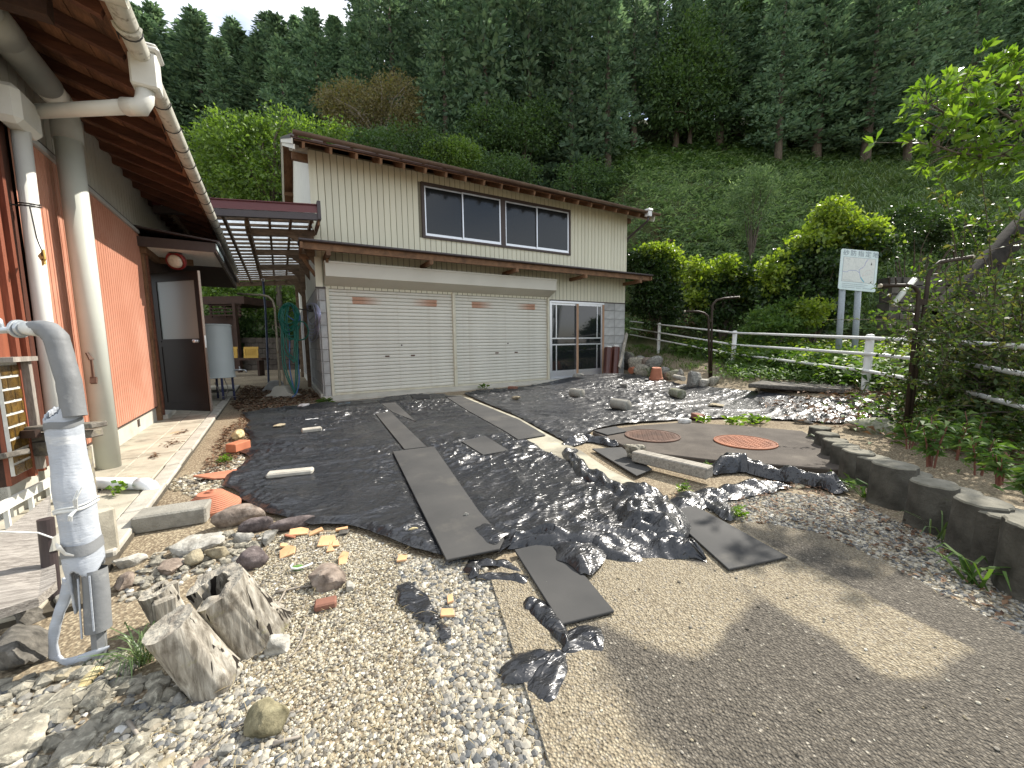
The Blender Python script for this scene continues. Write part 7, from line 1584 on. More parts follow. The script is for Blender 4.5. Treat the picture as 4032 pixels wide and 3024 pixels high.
# ================================================================== VEGETATION
G = np.random.default_rng(42)
def unit(a): return a/(np.linalg.norm(a, axis=1)[:, None]+1e-9)
def leaf_data(C, D, L, W, g, fold=0.18, droop=0.15, flat=0.0):
    n = len(C); D = unit(D); rv = g.normal(size=(n, 3)); 
    if flat: rv = rv*(1-flat)+np.array([0, 0, 1.0])*flat*2
    S = unit(np.cross(D, rv)); N = np.cross(S, D)
    L = np.broadcast_to(L, (n,))[:, None]; W = np.broadcast_to(W, (n,))[:, None]
    tip = C+D*L; tip[:, 2] -= (droop*L)[:, 0]
    V = np.stack([C, C+D*L*0.5+S*W/2+N*W*fold, tip, C+D*L*0.5-S*W/2+N*W*fold], 1)
    return V.reshape(-1, 3)
def leaf_obj(name, Vs, mat, parent=None, loc=None):
    V = np.concatenate(Vs) if isinstance(Vs, list) else Vs
    F = np.arange(len(V)).reshape(-1, 4)
    if parent is not None: V = V-np.array(ORG[parent].translation)
    elif loc is not None: V = V-np.array(loc)
    return link_mesh(name, np_mesh(name, V, F, True), mat, parent, None if loc is None else tuple(float(v) for v in loc))
def crown(ells, nclump, per, sig, L, W, g, up=0.15, shell=(0.55, 1.0), out=0.7, flat=0.0, droop=0.15):
    vol = np.array([e[1][0]*e[1][1]*e[1][2] for e in ells])**0.7; pick = g.choice(len(ells), nclump, p=vol/vol.sum())
    ec = np.array([e[0] for e in ells])[pick]; er = np.array([e[1] for e in ells])[pick]
    d = unit(g.normal(size=(nclump, 3))); rr = g.uniform(shell[0]**2, shell[1]**2, nclump)**0.5
    cc = ec+d*er*rr[:, None]
    lc = np.repeat(cc, per, 0)+g.normal(size=(nclump*per, 3))*sig*np.array([1, 1, 0.6]); ld = np.repeat(d, per, 0)*out+g.normal(size=(nclump*per, 3))*0.6+np.array([0, 0, up])
    s = g.uniform(0.65, 1.2, len(lc))
    return leaf_data(lc, ld, L*s, W*s, g, flat=flat, droop=droop), cc
def limbs(mb, base, targets, r0, g, split=None, bend=0.25, n=7):
    base = np.array(base, float)
    for q in targets:
        q = np.array(q, float); st = base if split is None else base+(np.array(split)-base)*g.uniform(0.55, 1.0)
        mid = st*0.5+q*0.5+np.array([g.normal()*bend, g.normal()*bend, 0.18*abs(q[2]-st[2])]); q3 = mid*0.45+q*0.55+g.normal(size=3)*bend*0.3
        mb.tube([st, (st+mid)/2+g.normal(size=3)*bend*0.2, mid, q3, q], [r0, r0*0.8, r0*0.6, r0*0.4, r0*0.12], n, cap=False)
M['bark'] = m_noise('grey_brown_bark', [(0.3, (0.055, 0.042, 0.03)), (0.7, (0.14, 0.115, 0.085))], 6, 7, 0.9, (30, 0.5, 0.01), st=(3, 3, 0.8))
M['palebark'] = m_noise('pale_twig_bark', [(0.3, (0.20, 0.17, 0.135)), (0.7, (0.34, 0.30, 0.25))], 6, 6, 0.9, None)
def st_(*c): return [(i/(len(c)-1), x) for i, x in enumerate(c)]
M['cedar'] = m_leaf('cedar_foliage', st_((0.070, 0.125, 0.075), (0.125, 0.20, 0.115), (0.19, 0.275, 0.15)), 0.4, 0.65, (1.05, 1.1, 0.85), 0.25, 0.25)
M['shrubleaf'] = m_leaf('dark_shrub_leaves', st_((0.020, 0.042, 0.014), (0.036, 0.072, 0.022), (0.070, 0.12, 0.034)), 0.35, 0.42, spec=0.4)
M['dkleaf'] = m_leaf('dark_green_leaves', st_((0.042, 0.085, 0.030), (0.075, 0.135, 0.046), (0.115, 0.19, 0.065)), 0.42, 0.5, spec=0.35, objvar=0.15)
M['grleaf'] = m_leaf('fresh_green_leaves', st_((0.085, 0.155, 0.030), (0.145, 0.235, 0.048), (0.215, 0.32, 0.08)), 0.5, 0.42)
M['yellowleaf'] = m_leaf('yellow_green_vine_leaves', st_((0.10, 0.165, 0.022), (0.19, 0.27, 0.035), (0.29, 0.36, 0.06)), 0.55, 0.45)
M['brightleaf'] = m_leaf('bright_young_leaves', st_((0.075, 0.155, 0.018), (0.13, 0.23, 0.03), (0.20, 0.30, 0.045)), 0.5, 0.32)
M['bushleaf'] = m_leaf('small_bush_leaves', st_((0.030, 0.055, 0.017), (0.055, 0.095, 0.026), (0.095, 0.15, 0.04), (0.15, 0.14, 0.05)), 0.45, 0.44, spec=0.4)
M['fern'] = m_leaf('fern_green', st_((0.10, 0.165, 0.085), (0.19, 0.28, 0.14), (0.30, 0.39, 0.21)), 0.62, 0.6, (1.1, 1.15, 0.65), spec=0.3)
M['weed'] = m_leaf('weed_green', st_((0.050, 0.105, 0.024), (0.085, 0.155, 0.036), (0.13, 0.20, 0.05)), 0.45, 0.6, spec=0.25)
M['grassb'] = m_leaf('pampas_grass_blades', st_((0.060, 0.105, 0.035), (0.11, 0.17, 0.06), (0.19, 0.25, 0.11)), 0.35, 0.4)
M['dryleaf'] = m_leaf('dry_brown_leaves', st_((0.055, 0.028, 0.014), (0.13, 0.068, 0.035), (0.23, 0.14, 0.08)), 0.15, 0.8, (1, 0.9, 0.6))
M['straw'] = m_leaf('dry_straw', st_((0.26, 0.20, 0.10), (0.40, 0.33, 0.19)), 0.2, 0.8, (1, 1, 0.7))
M['tanleaf'] = m_leaf('sparse_tan_leaves', st_((0.14, 0.12, 0.06), (0.21, 0.175, 0.09), (0.24, 0.23, 0.10)), 0.4, 0.6)

# ---- cedars
def cedar(Ht, Rm, seed):
    g = np.random.default_rng(seed); C = []; D = []; S = []
    nb = 120
    for k in range(nb):
        f = (k+g.uniform(0, 1))/nb; f = f**0.9; z = Ht*(0.12+0.87*f); rmax = Rm*(1-f)**0.8*(0.62+0.42*g.uniform())+0.10
        a = k*2.399+g.normal()*0.35; nd = max(1, int(rmax/0.62))
        for j in range(nd+1):
            rr = rmax*(j+0.7)/(nd+0.8); zz = z+0.16*rr-0.16*rr*rr/Rm+g.normal()*0.10
            m = int(20*(0.6+0.5*g.uniform())); p = np.array([rr*math.cos(a), rr*math.sin(a), zz]); sp_ = 0.20+0.10*rr/Rm
            o_ = unit(g.normal(size=(m, 3)))*(g.uniform(0, 1, m)**0.4)[:, None]*sp_*1.7*np.array([1, 1, 0.8]); o_[:, 2] = np.abs(o_[:, 2])*0.9-0.1
            C.append(p+o_); D.append(o_/sp_*0.9+np.array([math.cos(a)*0.35, math.sin(a)*0.35, 0.45])+g.normal(size=(m, 3))*0.35); S.append(g.uniform(0.7, 1.3, m))
    C = np.concatenate(C); D = np.concatenate(D); S = np.concatenate(S)
    return leaf_data(C, D, 0.34*S, 0.17*S, g, 0.25, 0.05)
cedars = []
for k, (Ht, Rm) in enumerate(((19, 2.3), (20, 2.6), (18, 2.2), (19, 2.4))):
    V = cedar(Ht, Rm, 100+k); me_c = np_mesh('crown', V, np.arange(len(V)).reshape(-1, 4), True); me_c.materials.append(M['cedar'])
    mb = MB(); mb.tube([(0, 0, -0.8), (0, 0, 2), (0.1, 0.05, Ht*0.5), (0, 0, Ht*0.97)], [0.30, 0.24, 0.14, 0.02], 9); me_t = bpy.data.meshes.new('trunk'); me_t.from_pydata([Vector(v) for v in mb.v], [], mb.f); me_t.shade_smooth(); me_t.materials.append(M['bark'])
    cedars.append((Ht, me_c, me_t))
rt = random.Random(21)
def put_cedar(l, w, Ht, label, group):
    H0, mc_, mt_ = cedars[rt.randrange(4)]; x, y = LW(l, w); z = hill1(l, w)
    t = thing('cedar_tree', label, 'cedar tree', (x, y, z-0.3), group); s = Ht/H0; t.scale = (max(s, 0.85)*rt.uniform(1.15, 1.5),)*2+(s,); t.rotation_euler = (0, 0, rt.uniform(0, 6.28))
    for nm, me in (('crown', mc_), ('trunk', mt_)):
        o = bpy.data.objects.new(nm, me); COL.objects.link(o); o.parent = t
CG = 'cedars of the dense forest on the slope'
def ordw(n):
    w = ['first', 'second', 'third', 'fourth', 'fifth', 'sixth', 'seventh', 'eighth', 'ninth', 'tenth', 'eleventh', 'twelfth', 'thirteenth', 'fourteenth', 'fifteenth', 'sixteenth', 'seventeenth', 'eighteenth', 'nineteenth', 'twentieth']
    return w[n] if n < 20 else 'twenty '+w[n-20] if n < 29 else f'{n+1}th'
rows = (('front row', 29.5, 2.9), ('second row', 33.0, 3.1), ('third row', 37, 3.4), ('fourth row', 42, 3.8), ('rearmost row', 48, 4.4))
for ri, (rn, w0_, step) in enumerate(rows):
    lmax = w0_*1.28; l = -lmax*0.80; k = 0
    while l < lmax*1.08:
        w = w0_+rt.uniform(-1.2, 1.2); px = l/w*FPX+2016; hz = hill1(l, w)
        tt = rt.uniform(0.70, 0.775) if px < 1500 else (rt.uniform(0.82, 0.95) if px < 2300 else rt.uniform(0.80, 0.92))
        if 560 < px < 720: tt += 0.05
        if px < 1500 and 'second' in rn: tt += 0.015
        Ht = 1.1+tt*w-hz+0.3; Ht = min(Ht, 24.0 if px < 2300 else 15.5)
        skip = Ht < 7 or (2550 < px and w < 31.5 and rt.random() < 0.4) or (1200 < px < 1720 and w < 31) 
        if not skip:
            side = 'left' if px < 2016 else 'right'
            put_cedar(l, w, Ht, f'{ordw(k)} cedar from the left in the {rn} of the dense forest', CG); k += 1
        l += step*rt.uniform(0.85, 1.15)*(0.86 if px < 1500 else 1.0)

# ---- broadleaf trees and shrubs
def tree(name, label, cat, base, ells, ncl, per, sig, L, W, mat, r0, g, trunk_top=None, limbn=9, group=None, bark='bark', up=0.15, flat=0.0, shell=(0.5, 1.0), droop=0.15, extra=None):
    t = thing(name, label, cat, base, group)
    V, cc = crown(ells, ncl, per, sig, L, W, g, up, shell, flat=flat, droop=droop); Vs = [V]
    leaf_obj('foliage', Vs, mat, t)
    base = np.array(base, float); top = np.array(trunk_top) if trunk_top is not None else base*0.5+np.array(ells[0][0])*0.5
    mb = MB(); mb.tube([base-[0, 0, 0.3], base*0.6+top*0.4+g.normal(size=3)*0.08, top], [r0, r0*0.8, r0*0.6], 10, cap=False); mb.build('trunk', M[bark], t, smooth=True)
    mb = MB(); limbs(mb, base, cc[g.choice(len(cc), limbn)], r0*0.5, g, top); mb.build('limbs', M[bark], t, smooth=True)
    if extra:
        for ex in extra:
            V2, _ = crown(*ex[0], g, **ex[2]) if False else (None, None)
    return t
def gpt(px, py, w): 
    """ground point under the pixel column at forward distance w"""
    q = PD(px, py, w); l = (q[0]*GR[0]+q[1]*GR[1]); ww = q[0]*GF[0]+q[1]*GF[1]; return np.array([q[0], q[1], hill1(l, ww)])
b = gpt(1060, 760, 18.8); E_ = lambda px, py, w, r: (PD(px, py, w), r)
tree('broadleaf_tree', 'fresh green leafy tree rising behind the lattice roof', 'tree', b, [E_(1010, 640, 18.8, (2.6, 2.2, 2.0)), E_(860, 660, 18.5, (1.3, 1.3, 1.6)), E_(930, 540, 18.6, (1.2, 1.2, 1.1)), E_(1160, 545, 19.3, (2.2, 1.6, 1.0)), E_(1320, 515, 19.8, (0.9, 0.9, 0.4)), E_(1050, 740, 18.5, (2.4, 1.6, 1.0))], 900, 20, 0.20, 0.19, 0.095, M['grleaf'], 0.16, G, PD(1060, 650, 18.8), 16)
b = gpt(1480, 560, 27)
tree('bare_tree', 'sparse brown tree with bare pale branches above the garage roof', 'tree', b, [E_(1420, 450, 27, (2.6, 2.0, 1.6)), E_(1560, 400, 27.3, (1.8, 1.6, 1.7)), E_(1310, 400, 26.8, (1.2, 1.0, 0.6)), E_(1600, 480, 27, (1.2, 1, 1.0))], 900, 18, 0.30, 0.19, 0.085, M['tanleaf'], 0.12, G, PD(1500, 500, 27), 34, None, 'palebark', 0.3)
b = gpt(2060, 720, 27)
tree('broadleaf_tree', 'dark spreading broadleaf tree with bare lower limbs behind the roof ridge', 'tree', b, [E_(1990, 520, 27, (3.0, 2.2, 1.5)), E_(1900, 600, 26.5, (1.8, 1.5, 1.0)), E_(2130, 480, 27.5, (1.8, 1.5, 1.2)), E_(2060, 560, 26.6, (2.2, 1.6, 0.8))], 620, 20, 0.30, 0.22, 0.11, M['dkleaf'], 0.14, G, PD(2060, 640, 27), 16)
for lb, px, py, w, rr, m in (('round green bush peeking over the roof below the bare tree', 1650, 590, 22.5, (2.6, 1.6, 1.1), 'dkleaf'), ('light green bush over the roof left of the dark spreading tree', 1790, 620, 23, (1.8, 1.2, 0.9), 'grleaf'), ('low bush behind the roof at the foot of the bare tree', 1480, 570, 23.5, (1.8, 1.2, 0.7), 'dkleaf'), ('dark bush over the middle of the garage roof', 2000, 690, 24, (2.2, 1.3, 1.1), 'dkleaf'), ('dark bush at the forest edge above the right end of the roof', 2320, 720, 26.5, (3.0, 1.5, 1.4), 'dkleaf')):
    b = gpt(px, py+60, w); c = PD(px, py, w); tree('bush', lb, 'bush', b, [(c, rr), (c+np.array([0.6, 0.2, 0.5]), tuple(0.6*v for v in rr))], 230, 20, 0.22, 0.17, 0.085, M[m], 0.05, G, None, 6, 'bushes along the foot of the forest')
# bigger dark crowns on the right slope
for lb, px, py, w, rr, h_ in (('large dark broadleaf tree high on the slope at the top right', 3500, 330, 30.5, (4.6, 3.2, 3.6), 0), ('dark broadleaf tree at the right edge behind the bright branch', 3960, 420, 30, (4.2, 3.0, 3.6), 0), ('dark broadleaf tree at the forest edge above the grassy slope', 3120, 420, 31, (3.6, 2.6, 3.4), 0), ('dark broadleaf tree with drooping foliage in the upper middle', 2720, 330, 31, (3.4, 2.6, 4.0), 0), ('dark broadleaf tree beyond the upper middle of the slope', 2900, 150, 34, (3.8, 2.8, 3.6), 0)):
    c = PD(px, py, w); b = gpt(px, 700, w+0.5); b[2] -= 0.2
    tree('broadleaf_tree', lb, 'tree', b, [(c, rr), (c+np.array([1.5, -0.5, -1.6]), tuple(0.75*v for v in rr)), (c+np.array([-1.8, 0.4, -1.2]), tuple(0.7*v for v in rr)), (c+np.array([0, 0, 2.4]), tuple(0.6*v for v in rr))], 760, 22, 0.42, 0.30, 0.14, M['dkleaf'], 0.22, G, None, 10, 'broadleaf trees at the forest edge')
# shrubs by the fence
def shrub(label, w, spots, ncl, per, mats_, L, Wd_, base, sig=0.13, cat='shrub', name='shrub', group=None):
    b = gpt(*base, w); t = thing(name, label, cat, b, group); allc = []
    for nm, mt, ells, n in mats_:
        es = [(PD(x, y, w+dw), r) for x, y, dw, r in ells]
        for c_, r_ in list(es):
            for _ in range(9):
                d_ = unit(G.normal(size=(1, 3)))[0]; d_[2] = abs(d_[2])*0.9-0.15; es.append((c_+d_*np.array(r_)*G.uniform(0.85, 1.15), tuple(v*G.uniform(0.16, 0.36) for v in r_)))
        V, cc = crown(es, n, per, sig, L, Wd_, G, 0.2, (0.45, 1.05)); leaf_obj(nm, V, M[mt], t); allc.append(cc)
    cc = np.concatenate(allc); mb = MB(); limbs(mb, b-[0, 0, .1], cc[G.choice(len(cc), 14)], 0.03, G, b+[0, 0, 0.5], 0.1); mb.build('stems', M['bark'], t, smooth=True)
    return t
shrub('round vine covered shrub at the right corner of the garage', 14.2, None, 0, 22, [('foliage', 'shrubleaf', [(2575, 1110, 0, (0.85, 0.8, 1.15)), (2600, 1200, 0, (1.0, 0.8, 0.8)), (2530, 1030, 0, (0.6, 0.6, 0.6))], 620), ('vine_leaves', 'yellowleaf', [(2600, 1000, -0.3, (0.75, 0.5, 0.35)), (2660, 1060, -0.3, (0.4, 0.3, 0.4))], 130)], 0.12, 0.07, (2590, 1330), 0.10)
shrub('low shrub draped in yellow green vines between the round shrub and the sign', 12.6, None, 0, 20, [('foliage', 'shrubleaf', [(2840, 1190, 0, (0.9, 0.7, 0.9)), (2900, 1120, 0, (0.7, 0.6, 0.7))], 420), ('vine_leaves', 'yellowleaf', [(2750, 1090, -0.4, (0.45, 0.3, 0.5)), (2870, 1060, -0.4, (0.5, 0.3, 0.35)), (2935, 1120, -0.4, (0.25, 0.3, 0.45)), (2740, 1180, -0.5, (0.35, 0.25, 0.3))], 190)], 0.12, 0.085, (2840, 1350), 0.10)
shrub('large vine covered shrub towering behind the sign board', 11.2, None, 0, 22, [('foliage', 'shrubleaf', [(3220, 1040, 0, (1.1, 0.9, 1.0)), (3130, 1140, 0, (0.9, 0.8, 0.9)), (3330, 1000, 0.2, (0.9, 0.8, 0.8)), (3240, 1210, 0, (0.7, 0.6, 0.7))], 800), ('vine_leaves', 'yellowleaf', [(3270, 880, -0.4, (0.45, 0.4, 0.6)), (3390, 920, -0.3, (0.6, 0.4, 0.35)), (3200, 950, -0.5, (0.5, 0.4, 0.3)), (3050, 1080, -0.5, (0.3, 0.3, 0.5)), (3450, 960, -0.2, (0.25, 0.3, 0.3))], 300)], 0.12, 0.08, (3200, 1330), 0.11)
shrub('dark low shrub on the slope right of the vine covered shrub', 14.0, None, 0, 22, [('foliage', 'shrubleaf', [(3590, 900, 0, (1.5, 1.0, 0.75)), (3760, 930, 0.3, (1.2, 1.0, 0.7))], 520)], 0.11, 0.06, (3600, 1050), 0.12)
shrub('pale green young bush low in front of the sign posts', 10.2, None, 0, 18, [('foliage', 'weed', [(3020, 1290, 0, (0.7, 0.5, 0.45)), (3120, 1250, 0.3, (0.6, 0.5, 0.5))], 240), ('vine_leaves', 'yellowleaf', [(3190, 1230, -0.2, (0.4, 0.3, 0.3))], 60)], 0.10, 0.06, (3050, 1380), 0.09)
shrub('feathery green sapling standing in the ferns of the slope', 18, None, 0, 20, [('foliage', 'fern', [(2960, 800, 0, (0.9, 0.7, 1.6)), (3000, 740, 0, (0.6, 0.5, 0.9))], 260)], 0.16, 0.05, (2960, 960), 0.16)
shrub('green shrub behind the garage end of the passage', 19.5, None, 0, 22, [('foliage', 'grleaf', [(980, 1180, 0, (3.0, 1.0, 1.0)), (1120, 1200, 0.5, (1.8, 1.0, 1.2)), (900, 1160, 0.2, (1.2, 0.8, 0.7))], 520)], 0.16, 0.09, (1000, 1300), 0.14)
shrub('dark green hedge low at the end of the passage', 18.6, None, 0, 22, [('foliage', 'dkleaf', [(1000, 1330, 0, (2.8, 0.8, 1.2)), (860, 1330, 0, (1.6, 0.8, 1.2))], 420)], 0.16, 0.09, (980, 1450), 0.14)

# ---- slope cover
def cover(name, label, n, lr, wr, gen, mat, kind='stuff', cond=None, seed=1):
    g = np.random.default_rng(seed); l = g.uniform(*lr, n); w = g.uniform(*wr, n)
    if cond is not None: m = cond(l, w, g); l, w = l[m], w[m]
    z = hill(l, w); Cb = np.stack([GR[0]*l+GF[0]*w, GR[1]*l+GF[1]*w, z], 1)
    V = gen(Cb, g); o = leaf_obj(name, V, mat, None, None); o['kind'] = kind; o['label'] = label; return o
def gen_fern(nf, L, W, zc=0.28, zs=0.10):
    def f(Cb, g):
        n = len(Cb); C = np.repeat(Cb, nf, 0)+g.normal(size=(n*nf, 3))*np.array([0.22, 0.22, zs])+np.array([0, 0, zc]); a = g.uniform(0, 2*math.pi, n*nf)
        D = np.stack([np.cos(a), np.sin(a), g.uniform(0.1, 1.0, n*nf)], 1); s = g.uniform(0.6, 1.3, n*nf)
        return leaf_data(C, D, L*s, W*s, g, 0.1, 0.3, flat=0.5)
    return f
slope = lambda l, w, g: (w > 22.8-9.0*sstep(3.5, 8.5, l)) & (l < w*1.35) & (l > -0.35*w)
cover('slope_ferns', 'ferns and brush blanketing the sunny slope', 9500, (-8, 42), (13.2, 31.5), gen_fern(12, 0.42, 0.085), M['fern'], cond=slope, seed=3)
cover('slope_brush', 'leafy brush among the ferns of the slope', 2600, (-8, 42), (13.2, 31), gen_fern(16, 0.15, 0.08), M['weed'], cond=lambda l, w, g: slope(l, w, g) & (g.uniform(size=len(l)) < 0.35+0.4*(np.sin(l*0.7)*np.cos(w*0.9) > 0.1)), seed=4)
cover('dry_brush', 'reddish dry ferns on the slope near the garage corner', 260, (5.0, 8.2), (14.3, 22), gen_fern(10, 0.34, 0.06), M['dryleaf'], cond=lambda l, w, g: slope(l, w, g) & (l/w > 0.33) & (l/w < 0.47), seed=5)
def gen_grass(nb, L, wd, spr=0.12):
    def f(Cb, g):
        n = len(Cb)*nb; C = np.repeat(Cb, nb, 0)+g.normal(size=(n, 3))*np.array([spr, spr, 0.0]); a = g.uniform(0, 2*math.pi, n)
        up = g.uniform(0.9, 2.2, n); D = unit(np.stack([np.cos(a), np.sin(a), up], 1)); l_ = L*g.uniform(0.6, 1.25, n)
        S = unit(np.cross(D, np.array([0, 0, 1.0]))); out = []
        H = np.stack([np.cos(a), np.sin(a), np.zeros(n)], 1)
        p0 = C; p1 = C+D*(l_*0.5)[:, None]; p2 = p1+(D*0.55+H*0.55-np.array([0, 0, 0.15]))*(l_*0.35)[:, None]; p3 = p2+(H*0.7-np.array([0, 0, 0.75]))*(l_*0.28)[:, None]
        w_ = (wd*g.uniform(0.7, 1.3, n))[:, None]
        A = np.stack([p0-S*w_*0.5, p0+S*w_*0.5, p1+S*w_*0.5, p1-S*w_*0.5], 1); B = np.stack([p1-S*w_*0.5, p1+S*w_*0.5, p2+S*w_*0.4, p2-S*w_*0.4], 1); Cc = np.stack([p2-S*w_*0.4, p2+S*w_*0.4, p3+S*w_*0.05, p3-S*w_*0.05], 1)
        return np.concatenate([A, B, Cc], 1).reshape(-1, 3)
    return f
cover('tall_grass', 'tall pampas like grass on the slope to the right', 620, (11, 32), (14.5, 28), gen_grass(30, 1.5, 0.035), M['grassb'], cond=lambda l, w, g: slope(l, w, g) & (l/w > 0.78) & (l/w < 1.25) & (g.uniform(size=len(l)) < 0.9), seed=6)
cover('tall_grass', 'scattered grass clumps among the ferns', 160, (4, 20), (14, 26), gen_grass(22, 0.9, 0.022), M['grassb'], cond=lambda l, w, g: slope(l, w, g) & (l/w > 0.36) & (l/w < 0.8), seed=7)
cover('forest_understory', 'dark brush along the foot of the forest', 1500, (-12, 42), (28.5, 35), gen_fern(26, 0.34, 0.16), M['dkleaf'], cond=lambda l, w, g: (l < w*1.3) & (l > -0.4*w), seed=17)
def gen_puff(n_, rad, L, W):
    def f(Cb, g):
        n = len(Cb); rr = rad*g.uniform(0.5, 1.3, n); d = unit(g.normal(size=(n*n_, 3))); d[:, 2] = np.abs(d[:, 2])
        C = np.repeat(Cb, n_, 0)+d*np.repeat(rr, n_)[:, None]*np.array([1, 1, 0.8])*(g.uniform(0.6, 1, n*n_)[:, None]); return leaf_data(C, d+g.normal(size=d.shape)*0.5, L*g.uniform(0.6, 1.2, n*n_), W*g.uniform(0.6, 1.2, n*n_), g, 0.15, 0.2)
    return f
cover('slope_brush', 'rounded brush clumps dotted over the ferns of the slope', 150, (0, 36), (14.5, 29), gen_puff(220, 0.75, 0.20, 0.085), M['dkleaf'], cond=slope, seed=18)
cover('slope_brush', 'lighter brush clumps dotted over the ferns of the slope', 170, (0, 36), (14.5, 29), gen_puff(200, 0.65, 0.26, 0.06), M['fern'], cond=slope, seed=19)
# weeds round the fence
wz = lambda l, w, g: (l > 3.9+0.10*(w-6)+0.5*np.sin(w*1.7)*0.3+0.02*(12-w)) & (l < 7.8) & (w > 5.6)
cover('fence_weeds', 'leafy weeds growing behind the white railing', 1500, (5.5, 8.2), (5.3, 13.5), gen_fern(16, 0.17, 0.06, 0.22), M['weed'], seed=8)
cover('fence_weeds', 'patch of low ferny weeds in front of the white railing', 330, (4.6, 5.6), (6.6, 9.6), gen_fern(16, 0.13, 0.035, 0.05, 0.05), M['weed'], cond=lambda l, w, g: l > 5.5-0.85*np.sin(np.clip((w-6.6)/3.0, 0, 1)*math.pi), seed=28)
cover('fence_weeds', 'low yellow green weeds beyond the railing', 500, (5.4, 9.5), (6, 13), gen_fern(14, 0.13, 0.05), M['yellowleaf'], cond=lambda l, w, g: l > 5.6, seed=9)
cover('fence_grass', 'grass along the railing', 230, (5.3, 7.5), (5.4, 15), gen_grass(16, 0.42, 0.012), M['grassb'], cond=lambda l, w, g: g.uniform(size=len(l)) < 0.8, seed=10)
cover('path_grass', 'short grass on the slope path beside the garage', 240, (3.9, 5.6), (10, 17), gen_grass(12, 0.20, 0.010), M['weed'], seed=12)
cover('bed_litter', 'dry stems and leaf litter in the flower bed', 420, (4.0, 6.6), (2.6, 6.0), gen_fern(6, 0.13, 0.03, 0.03, 0.02), M['dryleaf'], seed=13)

bedz = lambda l, w, g: (l > 4.75) & (l/w > 0.86)
cover('bed_weeds', 'low leafy undergrowth in the flower bed below the big bush', 700, (3.6, 8.0), (2.2, 5.6), gen_fern(14, 0.085, 0.034, 0.07, 0.05), M['weed'], cond=lambda l, w, g: (l > 3.55+0.22*(w-2.2)) & (l/w > 0.95+0.06*np.sin(w*5)), seed=15)
cover('bed_weeds', 'darker small leaved undergrowth at the foot of the big bush', 900, (4.2, 8.0), (2.4, 5.8), gen_fern(16, 0.06, 0.026, 0.12, 0.08), M['bushleaf'], cond=lambda l, w, g: (l/w > 1.06), seed=16)
# ---- the big bush on the right, close by
bb = np.array([*LW(6.0, 4.6), 0.05]); t = thing('bush', 'big loose bush with small leaves filling the right edge', 'bush', bb)
g = np.random.default_rng(77); stems = MB(); CC = []; DD = []
tips = []
for k in range(330):
    px = 3860+g.normal()*200; py = 1440+g.normal()*240; w = 4.25+g.normal()*0.5
    if px < 3420 or (px < 3600 and (py < 1120 or g.uniform() < 0.35)) or py > 1900 or (px < 3700 and py > 1640) or (px < 3850 and py > 1800) or py < 980: continue
    tips.append(PD(px, py, w))
for (px, py, w) in ((3420, 1225, 4.3), (3470, 1180, 4.2), (3500, 1260, 4.3), (3590, 1060, 4.2), (3720, 740, 4.0), (3800, 860, 4.0), (3690, 690, 4.1), (3860, 660, 3.9), (3950, 760, 3.9), (3780, 980, 4.1), (3900, 900, 4.0), (3980, 980, 4.0), (4020, 840, 3.8), (3560, 1130, 4.3), (3880, 1060, 4.0), (3650, 1150, 4.2), (3480, 1420, 4.4), (3520, 1520, 4.6)): tips.append(PD(px, py, w))
for q in tips:
    root = bb+np.array([g.normal()*0.35, g.normal()*0.30, 0]); dl = q-root; L_ = np.linalg.norm(dl)
    mid = root+dl*0.5+np.array([g.normal()*0.08, g.normal()*0.08, 0.12*L_]); pts = [root*(1-f)**2+mid*2*f*(1-f)+q*f*f for f in np.linspace(0, 1, 9)]
    stems.tube(pts, list(np.linspace(0.011, 0.0025, 9)), 5, cap=False)
    for rep in range(3):
        s0_ = pts[5+rep % 4] if rep else None
        if rep: e_ = s0_+g.normal(size=3)*np.array([0.22, 0.22, 0.16])+dl/L_*0.12; tw = [s0_*(1-f)+e_*f for f in np.linspace(0, 1, 5)]; stems.tube(tw, [0.004, 0.003, 0.003, 0.002, 0.001], 4, cap=False)
        else: tw = pts[3:]
        tw = np.array(tw); n = 34 if not rep else 24
        f = g.uniform(0.05, 1, n)**0.8*(len(tw)-1.001); i = f.astype(int); fr = (f-i)[:, None]; p_ = tw[i]*(1-fr)+tw[i+1]*fr; dr_ = unit(tw[i+1]-tw[i])
        CC.append(p_+g.normal(size=(n, 3))*0.006); DD.append(dr_*0.6+g.normal(size=(n, 3))*0.75+np.array([0, 0, 0.15]))
CC = np.concatenate(CC); DD = np.concatenate(DD); s = g.uniform(0.6, 1.25, len(CC))
V = leaf_data(CC, DD, 0.055*s, 0.026*s, g, 0.12, 0.1); leaf_obj('foliage', V, M['bushleaf'], t)
stems.build('stems', M['bark'], t, smooth=True)
# bright tips of the tall shoots
CC = []; DD = []
for (px, py, qx, qy, w) in ((3790, 1010, 3690, 690, 4.1), (3830, 900, 3720, 745, 4.0), (3960, 930, 3790, 855, 4.0), (4050, 860, 3850, 655, 3.9), (3600, 1230, 3420, 1228, 4.3), (3700, 1180, 3590, 1060, 4.2), (3680, 1090, 3640, 1160, 4.15)):
    a, e_ = PD(px, py, w), PD(qx, qy, w); f = np.linspace(0.2, 1, 22)[:, None]; p_ = a*(1-f)+e_*f; CC.append(p_); dd = (e_-a)/np.linalg.norm(e_-a); DD.append(dd*0.8+g.normal(size=(22, 3))*0.6)
CC = np.concatenate(CC); DD = np.concatenate(DD); V = leaf_data(CC, DD, 0.055, 0.027, g, 0.12, 0.05); leaf_obj('young_leaves', V, M['brightleaf'], t)
